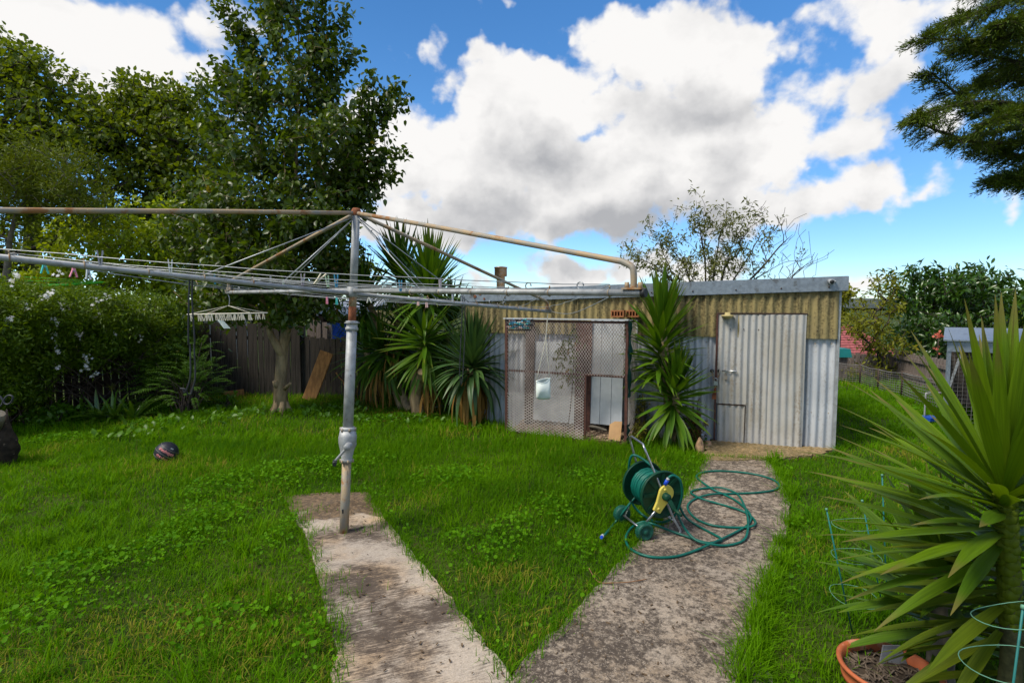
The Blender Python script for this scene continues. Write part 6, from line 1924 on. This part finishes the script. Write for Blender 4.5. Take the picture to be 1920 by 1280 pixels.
tl_ = [D(1228, 893, 4.10), D(1205, 915, 4.12), D(1180, 945, 4.1), D(1150, 983, 4.09), G(1136, 1000, .06), G(1131, 1003, .05)]
mb.tube(cr(tl_, 7), HOSER, 7)
tag(mb.build('garden_hose', 'hose', base=HOSEB), 'loose teal garden hose looping over the path from its reel', 'hose')
mb = MB(); dq = (tl_[-1] - tl_[-3]).normalized(); mb.tube([tl_[-1], tl_[-1] + dq * .035], .013, 10); cn = mb.build('hose_end_fitting', 'white_metal', label='white and blue hose end fitting lying in the grass', cat='hose fitting', base=tl_[-1])
mb = MB(); mb.tube([tl_[-1] + dq * .035, tl_[-1] + dq * .055], .011, 10); mb.build('nozzle_tip', 'blue_pl', cn)

# ------------------------------------------------------------------ basketball
bp_ = G(313, 866); BR = .118
bcn = bp_ + Z * (BR * .92)
ballr = empty('basketball', bcn, 'black basketball with pink lettering lying in the grass', 'ball')
mb = MB(); mb.lathe([(BR * math.sin(math.pi * i / 24), -BR * math.cos(math.pi * i / 24)) for i in range(25)], bcn, Z, 36); mb.build('ball_skin', 'ball', ballr)
ax = (Vector((.55, .25, .78))).normalized()      # axis of the parallel seams
uu = ax.orthogonal().normalized(); ww = ax.cross(uu)
view = (E0 - bcn).normalized()
uu = (view - ax * view.dot(ax)).normalized(); ww = ax.cross(uu)
def onball(lat, lon, r=1.0):
    return bcn + (ax * math.sin(lat) + (uu * math.cos(lon) + ww * math.sin(lon)) * math.cos(lat)) * BR * r
for lat in (-.62, -.05, .55):
    mb = MB(); mb.tube([onball(lat, k * .1309, 1.0) for k in range(48)], .0022, 5, closed=True); mb.build('seam', 'seam', ballr)
for lon in (.0, 1.57):
    pass
def letters(word_shapes, lat0, lon0, step, h):
    """raised strokes that follow the ball: each letter is a few strokes (x, y in letter units)"""
    for i, strokes in enumerate(word_shapes):
        mb = MB()
        for st in strokes:
            pts = [onball(lat0 + h * y, lon0 + step * (i + x * .72), 1.004) for x, y in st]
            mb.tube(pts, .0042, 5)
        mb.build('letter', 'pink', ballr)
S = {'o': [[(0, 0), (.8, 0), (1, .5), (.8, 1), (0, 1), (0, 0)]], 'l': [[(.3, 0), (.3, 1.5)]], 'n': [[(0, 0), (0, 1), (.8, 1), (1, 0)]], 'i': [[(.4, 0), (.4, 1)]], 'e': [[(1, .2), (.2, 0), (0, .6), (.6, 1), (1, .5), (0, .5)]],
     's': [[(1, 1), (0, .9), (.2, .5), (.9, .45), (1, 0), (0, 0)]], 'p': [[(0, -.6), (0, 1), (.9, 1), (.9, .1), (0, .1)]], 'd': [[(.9, 1.5), (.9, 0), (0, 0), (0, .8), (.9, .9)]], 'a': [[(.9, 0), (.9, 1), (0, .8), (0, .1), (.9, .1)]]}
letters([S['d'], S['o'], S['s'], S['a'], S['l'], S['n'], S['s']], -.42, -.62, .17, .15)
letters([S['o'], S['n'], S['e'], S['a'], S['l'], S['n'], S['s'], S['p'], S['o'], S['e']], .17, -.75, .15, .17)
mb = MB(); mb.beam(onball(.74, .1, 1.0), onball(.74, .42, 1.0), .02, .004, ax); mb.build('print', 'white_metal', ballr)

# ------------------------------------------------------------------ planks, stump, stone, stick
y0_ = ty + .35
pa, pb = G(577, 743), D(613, 658, 0)if False else None
pa = G(579, 750); fw = F1.y + (F2.y - F1.y) * .4
pb_ = D(613, 660, pa.y + .16)
d = (pb_ - pa).normalized(); sd = Vector((1, -.05, 0)); sd = (sd - d * sd.dot(d)).normalized()
mb = MB(); mb.beam(pa + Z * .0, pb_, .25, .035, sd); mb.build('leaning_plank', 'plank', label='wide orange brown plank leaning on the dark fence', cat='plank', base=pa)
pa = G(421, 747); pb_ = G(458, 744)
mb = MB(); mb.beam(pa + Z * .07, pb_ + Z * .09, .12, .03, Z); mb.build('fallen_plank', 'plank', label='short orange plank end lying at the foot of the fence', cat='plank', base=pa)
mb = MB(); p0 = D(630, 698, F2.y - .2); mb.tube(cr([p0, D(636, 708, F2.y - .2), D(644, 717, F2.y - .2), G(655, 752)], 4), .012, 5); mb.build('fallen_stick', 'plank', label='bent dry stick leaning against the fence beside the hoist post', cat='stick', base=p0)
# stump at the left edge
sp0 = G(-12, 872)
st = empty('tree_stump', sp0, 'rough broken tree stump at the left edge of the lawn', 'stump')
hts = [0, .08, .2, .34, .48, .58]
mb = MB(); vs, fs = [], []
n_ = 22
def srad(a, t): return (.15 - .05 * t) * (1 + .18 * math.sin(3 * a + t * 2) + .10 * math.sin(7 * a + t * 9) + .08 * math.sin(11 * a - t * 14)) * (1.35 if t < .08 else 1)
for j in range(13):
    t = j / 12
    for k in range(n_):
        a = 2 * math.pi * k / n_
        r = srad(a, t); zz = t * .52 * (1 + (.25 * math.sin(2 * a + .5) if t > .7 else 0) * (t - .7) * 3)
        vs.append(sp0 + Vector((r * math.cos(a) + .05 * math.sin(t * 4) + .10 * t, r * math.sin(a), zz - .02)))
for j in range(12):
    for k in range(n_): fs.append((j * n_ + k, j * n_ + (k + 1) % n_, (j + 1) * n_ + (k + 1) % n_, (j + 1) * n_ + k))
fs.append(tuple(12 * n_ + k for k in range(n_)))
mb.add(vs, fs, True); mb.build('trunk', M('rotten_bark', (.028, .020, .014), .95, 0, .5, 12, bump=.9, bscale=16, fleck=(.16, .12, .09), fscale=14, fth=.58), st)
mb = MB(); a = sp0 + Vector((.08, -.05, .42)); mb.tube([a, a + Vector((.09, -.05, .10)), a + Vector((.15, -.08, .18))], [.07, .06, .05], 9); mb.build('cut_limb', 'bark_grey', st)
# stone by the door step
def rock(name, label, c, r, mat, seed, cat='stone'):
    mb = MB(); vs, fs = [], []; n_, m_ = 14, 8; rs = random.Random(seed)
    ks = [(rs.uniform(-1, 1), rs.uniform(-1, 1), rs.uniform(-1, 1), rs.uniform(.5, 3)) for _ in range(6)]
    for j in range(m_ + 1):
        for k in range(n_):
            th, a = math.pi * j / m_, 2 * math.pi * k / n_
            dd = Vector((math.sin(th) * math.cos(a), math.sin(th) * math.sin(a), -math.cos(th)))
            s = 1 + sum(.09 * math.sin(q[3] * (dd.x * q[0] + dd.y * q[1] + dd.z * q[2]) * 3 + q[0] * 5) for q in ks)
            vs.append(c + Vector((dd.x * r[0], dd.y * r[1], dd.z * r[2])) * s)
    for j in range(m_):
        for k in range(n_): fs.append((j * n_ + k, j * n_ + (k + 1) % n_, (j + 1) * n_ + (k + 1) % n_, (j + 1) * n_ + k))
    mb.add(vs, fs, True); return mb.build(name, mat, label=label, cat=cat, base=c)
rock('garden_stone', 'upright orange brown stone beside the yucca at the path end', G(1312, 850) + Z * .06, (.05, .06, .11), 'stone', 4)
rock('garden_stone', 'small pale stone lying by the sandy apron', G(1327, 838) + Z * .03, (.05, .04, .05), 'stone', 9)
mb = MB(); p = [G(1104, 1064, .05), G(1112, 1078, .035), G(1124, 1091, .035), G(1150, 1092, .036), G(1182, 1090, .036), G(1212, 1085, .036)]
mb.tube(cr(p, 4), [.0025 + .001 * math.sin(i) ** 2 for i in range(21)], 5); mb.build('fallen_twig', 'straw', label='thin reddish twig lying from the lawn onto the path', cat='twig', base=p[2])
for i in range(26):
    pass

# ------------------------------------------------------------------ terracotta pot, bottom right
MT['slate_tag'] = M('grey_plastic_tag', (.17, .18, .20), .6, 0, .2, 20)
pc = D(1668, 1250, 2.30); PZ = pc.z; PR_ = .205
pot = empty('flower_pot', (pc.x, pc.y, 0), 'terracotta pot of bare soil at the bottom right', 'pot')
mb = MB(); base = Vector((pc.x, pc.y, 0))
mb.lathe([(.0, .0), (.13, .0), (.135, .01), (.165, PZ - .085), (.185, PZ - .08), (.188, PZ - .06), (.182, PZ - .052), (.196, PZ - .018), (.205, PZ - .012), (.207, PZ), (.196, PZ + .004), (.184, PZ - .004), (.178, PZ - .05), (.172, PZ - .10)], base, Z, 44)
mb.build('pot_wall', 'terra', pot)
vs, fs = [], []
for j in range(6):
    for k in range(24):
        r = .180 * j / 5; a = k * .2618
        vs.append(base + Vector((r * math.cos(a), r * math.sin(a), PZ - .045 + random.uniform(-.007, .007))))
for j in range(5):
    for k in range(24): fs.append((j * 24 + k, j * 24 + (k + 1) % 24, (j + 1) * 24 + (k + 1) % 24, (j + 1) * 24 + k))
mb = MB(); mb.add(vs, fs, True); mb.build('soil', 'soil', pot)
mb = MB()
for i in range(130):
    r = .16 * random.random() ** .5; a = random.uniform(0, 6.28); p = base + Vector((r * math.cos(a), r * math.sin(a), PZ - .038)); q = random.uniform(0, 3.14)
    mb.beam(p, p + Vector((math.cos(q), math.sin(q), random.uniform(-.05, .2))) * random.uniform(.02, .07), .005, .004)
mb.build('mulch', M('mulch', (.10, .075, .055), .9, 0, .5, 30), pot, kind='stuff')
mb = MB(); p = base + Vector((.02, .09, PZ - .05)); mb.prism([p, p + Vector((.13, 0, 0)), p + Vector((.10, .01, .085)), p + Vector((.02, .01, .085))], (0, .006, 0))
mb.build('plant_tag', 'slate_tag', label='grey plastic tag stuck in the terracotta pot soil', cat='plant tag', base=p)

# ------------------------------------------------------------------ ring plant supports
def support(label, stakes, rings):
    o = empty('plant_support', stakes[0][0], label, 'plant support', 'ring plant supports at the lower right')
    for (a, b_) in stakes:
        mb = MB(); mb.tube([a, b_], .0036, 6); mb.build('stake', 'ring_teal', o)
        mb = MB(); mb.lathe([(0, .012), (.006, .010), (.007, 0), (0, -.002)], b_, (b_ - a).normalized(), 8); mb.build('stake_cap', 'ring', o)
    for (c, r, tilt) in rings:
        mb = MB(); mb.tube([c + Vector((r * math.cos(q), r * math.sin(q), tilt * math.cos(q + 1) + .004 * math.sin(3 * q))) for q in [k * .2244 for k in range(28)]], .0015, 5, closed=True); mb.build('ring', 'ring', o)
sy = 2.75
s1a, s1b = D(1593, 1160, 2.72), D(1550, 956, 2.72)
s1a = Vector((s1a.x + .02, s1a.y, 0.0))
s2a, s2b = Vector((D(1665, 1100, 3.0).x, 3.0, 0)), D(1654, 892, 3.0)
s3a, s3b = Vector((D(1640, 1100, 2.9).x + .06, 2.9, 0)), D(1617, 940, 2.95)
cc_ = lambda z: Vector((D(1612, 1000, 2.85).x, 2.87, z))
support('teal stake support with pale rings standing left of the large yucca', [(s1a, s1b), (s2a, s2b), (s3a, s3b)],
        [(cc_(D(1575, 1000, 2.75).z), .125, .02), (cc_(D(1580, 1062, 2.75).z), .12, .01), (cc_(D(1590, 1140, 2.75).z), .12, -.01)])
q0 = Vector((D(1893, 1200, 1.5).x, 1.5, 0)); 
support('pale ring support in the extreme bottom right corner', [(Vector((D(1902, 1200, 1.52).x - .03, 1.52, 0)), D(1918, 1140, 1.52))],
        [(D(1940, 1170, 1.52) + Vector((.02, .05, 0)), .125, .05), (D(1930, 1265, 1.52) + Vector((.0, .05, 0)), .13, .03)])

# ------------------------------------------------------------------ grass, clover and weeds
FOOT = [SLAB, PATH, APRON]
cage_foot = [cw(-.04, 0, .01), cw(CLEN + .04, 0, .01), cw(CLEN + .04, 0, -.6), cw(-.04, 0, -.6)]
shed_foot = [wall(-.0, 0, .0), wall(SHED_L + .1, 0, .0), wall(SHED_L + .1, 0, -DEP), wall(0, 0, -DEP)]
BARE = [cage_foot, shed_foot]
back = [F0, F1, F2, F3]

def place(n, x0, x1, y0, y1):
    x = rng.uniform(x0, x1, n); y = rng.uniform(y0, y1, n)
    k = np.abs(x) < y * 1.02 + .9
    x, y = x[k], y[k]
    bad = np.zeros(len(x), bool)
    jx = x + rng.normal(0, .012, len(x)); jy = y + rng.normal(0, .012, len(x))
    for P in FOOT + BARE: bad |= inside(jx, jy, P)
    # behind the back and side fences there is no lawn of ours
    lim = np.interp(x, [-30, HL[3].x, HL[2].x, HL[1].x, HL[0].x, F1.x, F2.x, F3.x, 2.5, 4.2, 30], [HL[3].y, HL[3].y, HL[2].y, HL[1].y, F0.y, F1.y, F2.y, F3.y, 8.2, 13.5, 13.5])
    bad |= y > lim
    return x[~bad], y[~bad]

def edge_dist(x, y):
    d = np.full(len(x), 9.)
    for P in (SLAB, PATH, APRON):
        for i in range(len(P)):
            a = np.array((P[i].x, P[i].y)); c = np.array((P[(i + 1) % len(P)].x, P[(i + 1) % len(P)].y)); e = c - a
            t = np.clip(((x - a[0]) * e[0] + (y - a[1]) * e[1]) / max(1e-9, e @ e), 0, 1)
            d = np.minimum(d, np.hypot(x - a[0] - t * e[0], y - a[1] - t * e[1]))
    return d

def blades(x, y, h, w, seg):
    n = len(x)
    az = rng.uniform(0, 2 * np.pi, n); lean = np.abs(rng.normal(.55, .5, n)) + .05
    dx, dy = np.cos(az), np.sin(az)
    ts = np.linspace(0, 1, seg + 1)
    px, py = -dy, dx
    V = []
    for t in ts:
        bend = lean * t ** 1.7
        cx = x + dx * h * bend; cy = y + dy * h * bend; cz = h * t * (1 - .28 * np.minimum(lean, 1.6) * t)
        if t < 1:
            ww = w * (1 - .6 * t) / 2
            V.append(np.stack([cx + px * ww, cy + py * ww, cz], 1)); V.append(np.stack([cx - px * ww, cy - py * ww, cz], 1))
        else: V.append(np.stack([cx, cy, cz], 1))
    V = np.stack(V, 1); nv = V.shape[1]
    T = []
    for k in range(seg - 1): a = 2 * k; T += [(a, a + 1, a + 3), (a, a + 3, a + 2)]
    a = 2 * (seg - 1); T.append((a, a + 1, a + 2))
    T = np.array(T)
    F = T[None] + (np.arange(n) * nv)[:, None, None]
    return V.reshape(-1, 3), F.reshape(-1, 3), len(T)

LM['grass'] = leafmat('grass_blade', (.024, .100, .0005), (.150, .325, .0012), (.30, .27, .035), .65, .42, .08, nscale=.9)
gv = []
def grass_zone(n, x0, x1, y0, y1, seg, hs, ws):
    x, y = place(n, x0, x1, y0, y1)
    e = edge_dist(x, y)
    tall = vnoise(x, y, .9, 1) * .6 + vnoise(x, y, 2.6, 2) * .4
    keep = rng.random(len(x)) < np.clip(.55 + .9 * vnoise(x, y, 3.1, 5), 0, 1)
    x, y, e, tall = x[keep], y[keep], e[keep], tall[keep]
    far_tall = np.clip((y - 4.6) / 2.0, 0, 1) * (x < 2.2)
    h = hs * (.34 + 1.15 * tall ** 1.7 + .42 * far_tall) * (.55 + .75 * rng.random(len(x)))
    h *= np.clip(.55 + e * 1.3, .55, 1)
    w = ws * (.7 + .7 * rng.random(len(x)))
    v, f, T = blades(x, y, h, w, seg)
    dry = vnoise(x, y, 1.3, 7) * .7 + vnoise(x, y, 5, 8) * .3
    # bare straw-coloured patches of the photograph's lawn
    for (px, py, r) in ((130, 970, .45), (300, 1200, .5), (760, 950, .3), (810, 1000, .3), (250, 860, .3), (940, 1090, .3), (330, 860, .3), (80, 880, .5), (1540, 1250, .5)):
        g = G(px, py); dry = dry + .32 * np.exp(-((x - g.x) ** 2 + (y - g.y) ** 2) / (r * r))
    var = np.clip(.40 * rng.random(len(x)) + .55 * (vnoise(x, y, 2.2, 9) - .25) + .55 * (vnoise(x, y, .8, 14) - .3), 0, .9)
    isdry = rng.random(len(x)) < np.clip((dry - .60) * 1.7, .012, .55)
    var = np.where(isdry, 1.0, var)
    gv.append((v, f, var.repeat(T)))
grass_zone(15000, -3.2, 3.4, 1.0, 2.2, 3, .085, .0052)
grass_zone(125000, -5.0, 5.0, 2.2, 4.3, 3, .085, .0050)
grass_zone(120000, -7.5, 7.5, 4.3, 6.6, 2, .095, .0062)
grass_zone(95000, -9.5, 9.5, 6.6, 10.6, 2, .10, .0088)
grass_zone(26000, 3.0, 11.0, 8.0, 13.6, 2, .10, .014)
# taller tufts that the mower missed
tx_, ty_ = place(2600, -8, 8, 2.2, 9.5)
k = rng.random(len(tx_)) < np.clip(vnoise(tx_, ty_, 1.1, 12) * 1.6 - .45, .04, .8)
tx_, ty_ = tx_[k], ty_[k]
far_ = edge_dist(tx_, ty_) > .12
tx_, ty_ = tx_[far_], ty_[far_]
ex = [G(px + random.gauss(0, 6), py + random.gauss(0, 5)) for px, py in ((1446, 1092), (1440, 1112), (1437, 1135), (1430, 1160), (1424, 1185), (1416, 1210), (1408, 1238), (1400, 1262), (1392, 1285), (1464, 1062), (1474, 1030), (1482, 985), (1484, 930), (1470, 900), (1452, 872)) for _ in range(4)]
tx_ = np.concatenate([tx_, [q.x for q in ex]]); ty_ = np.concatenate([ty_, [q.y for q in ex]])
nb = 34
bx_ = np.repeat(tx_, nb) + rng.normal(0, .035, len(tx_) * nb); by_ = np.repeat(ty_, nb) + rng.normal(0, .035, len(tx_) * nb)
v, f, T = blades(bx_, by_, (.10 + .07 * rng.random(len(tx_))).repeat(nb) * (.6 + .6 * rng.random(len(bx_))), .0052 * (1 + .09 * by_), 3)
gv.append((v, f, np.clip(.1 + .45 * rng.random(len(tx_)).repeat(nb) + .25 * rng.random(len(bx_)), 0, .9).repeat(T)))
v, f, vr = merge(gv)
tag(link('grass', np_mesh('grass', v, f, vr), LM['grass']), 'long uneven green lawn grass', 'grass', kind='stuff')

def clump_mask(x, y, spots):
    m = np.zeros(len(x))
    for (px, py, rx, ry) in spots:
        g = G(px, py); gx = G(px + rx, py); gyy = G(px, py - ry)
        m = np.maximum(m, 1 - np.hypot((x - g.x) / abs(gx.x - g.x), (y - g.y) / max(.05, abs(gyy.y - g.y))))
    return m
# round leaved weeds
SPOTS = [(390, 985, 130, 70), (300, 1040, 90, 50), (430, 920, 120, 40), (590, 885, 150, 26), (520, 900, 80, 30), (540, 1000, 40, 60), (140, 1080, 120, 70), (60, 1180, 120, 80), (600, 1200, 60, 70), (420, 1180, 160, 70),
         (960, 1000, 80, 40), (930, 1050, 70, 40), (1040, 960, 90, 40), (830, 900, 120, 30), (700, 870, 90, 22), (1080, 1040, 60, 40), (870, 1020, 50, 30), (1100, 900, 70, 25), (640, 1260, 40, 40), (120, 830, 120, 20), (300, 800, 100, 14), (740, 790, 120, 10), (1710, 775, 40, 12)]
x, y = place(330000, -7.5, 7.5, 1.6, 9.0)
m = clump_mask(x, y, SPOTS) + .55 * (vnoise(x, y, 2.4, 3) - .62)
e = edge_dist(x, y)
m = np.maximum(m, .25 * (e < .16) * vnoise(x, y, 3, 4))
keep = rng.random(len(x)) < np.clip(m * .9, 0, .62)
x, y, m = x[keep], y[keep], m[keep]
n = len(x)
loc = np.stack([x, y, (.025 + .085 * np.clip(m, 0, 1) ** .6) * (.5 + .8 * rng.random(n))], 1)
nn = nrm(rng.normal(size=(n, 3)) * .32 + np.array([0, -.1, 1]))
sz = .0098 * (.55 + .95 * rng.random(n) ** 1.5) * (1 + .5 * np.clip(m, 0, .6))
half = rng.random(n) < .5
p1 = scatter(T_ROUND[0], T_ROUND[1], loc[half], frames(rand_dirs(half.sum()), nn[half]), sz[half])
p2 = scatter(T_CLOVER[0], T_CLOVER[1], loc[~half], frames(rand_dirs((~half).sum()), nn[~half]), sz[~half] * .95)
v, f, vr = merge([p1, p2])
tag(link('clover', np_mesh('clover', v, f, vr), LM['weed']), 'round leaved clover and mallow spreading through the lawn', 'clover', kind='stuff')
# broader weeds in the shade under the hedge and along the back
x, y = place(9000, -9, 3.5, 6.3, 10)
m = clump_mask(x, y, [(350, 795, 120, 14), (440, 778, 110, 12), (230, 820, 120, 14), (620, 775, 120, 12), (760, 792, 130, 10), (900, 805, 70, 8), (1700, 770, 40, 14), (1190, 850, 60, 10)]) 
keep = rng.random(len(x)) < np.clip(m * .9, 0, .7)
x, y = x[keep], y[keep]; n = len(x)
dd = nrm(np.stack([rng.normal(size=n), rng.normal(size=n), .8 + .4 * rng.random(n)], 1)); nn = nrm(rng.normal(size=(n, 3)) * .3 + np.array([0, -.2, 1]))
v, f, vr = scatter(T_OVATE[0], T_OVATE[1], np.stack([x, y, .02 + .06 * rng.random(n)], 1), frames(dd, nn), .09 * (.6 + .8 * rng.random(n)))
tag(link('dock_weeds', np_mesh('dock_weeds', v, f, vr), LM['fern']), 'broad leaved weeds along the shaded lawn edge', 'weeds', kind='stuff')
# tufts and crumbs that stray over the slab edges
cv = []
for P in (SLAB, PATH):
    xs, ys = [], []
    for i in range(len(P)):
        a, c = P[i], P[(i + 1) % len(P)]
        L = (c - a).length
        for _ in range(int(L * 620)):
            t = random.random(); q = a.lerp(c, t); xs.append(q.x + random.gauss(0, .036)); ys.append(q.y + random.gauss(0, .036))
    xs, ys = np.array(xs), np.array(ys)
    both = inside(xs, ys, SLAB) & inside(xs, ys, PATH)
    ok = (ys > 1.9) & ~both & (rng.random(len(xs)) < np.clip(1.6 * vnoise(xs, ys, 2.5, 6), .45, 1))
    xs, ys = xs[ok], ys[ok]
    v, f, T = blades(xs, ys, .062 * (.5 + rng.random(len(xs))), .0048 * np.ones(len(xs)), 2)
    nvb = len(v) // len(xs); v[:, 2] += (.020 * (inside(xs, ys, SLAB) | inside(xs, ys, PATH))).repeat(nvb)
    cv.append((v, f, np.clip(rng.random(len(xs)) * .85, 0, 1).repeat(T)))
gx, gy_ = [], []
for (px, py) in ((600, 1085), (640, 1090), (660, 1120), (620, 1000), (610, 1180), (690, 1000), (560, 970), (600, 960), (650, 1160), (640, 1200)):
    g = G(px, py)
    for _ in range(30): gx.append(g.x + random.gauss(0, .06)); gy_.append(g.y + random.gauss(0, .05))
gx, gy_ = np.array(gx), np.array(gy_)
v, f, T = blades(gx, gy_, .06 * (.4 + rng.random(len(gx))), .0045 * np.ones(len(gx)), 2); v[:, 2] += .02
cv.append((v, f, (rng.random(len(gx)) * .85).repeat(T)))
v, f, vr = merge(cv)
tag(link('edge_grass', np_mesh('edge_grass', v, f, vr), LM['grass']), 'short grass creeping over the concrete edges', 'grass', kind='stuff')
# leaf crumbs on the concrete
mb = MB()
for i in range(420):
    P = random.choice((SLAB_PX, PATH_PX)); px, py = random.uniform(540, 1480), random.uniform(880, 1279)
    g = G(px, py)
    if not (inside(np.array([g.x]), np.array([g.y]), SLAB)[0] or inside(np.array([g.x]), np.array([g.y]), PATH)[0]): continue
    a = random.uniform(0, 3.14); s = random.uniform(.004, .013)
    mb.beam(g + Z * .029, g + Z * .031 + Vector((math.cos(a), math.sin(a), 0)) * s * 1.8, s * .7, .0025)
tag(mb.build('leaf_crumbs', M('leaf_crumb', (.085, .055, .03), .9, 0, .6, 60)), 'small brown leaf crumbs and grit on the concrete', 'debris', kind='stuff')
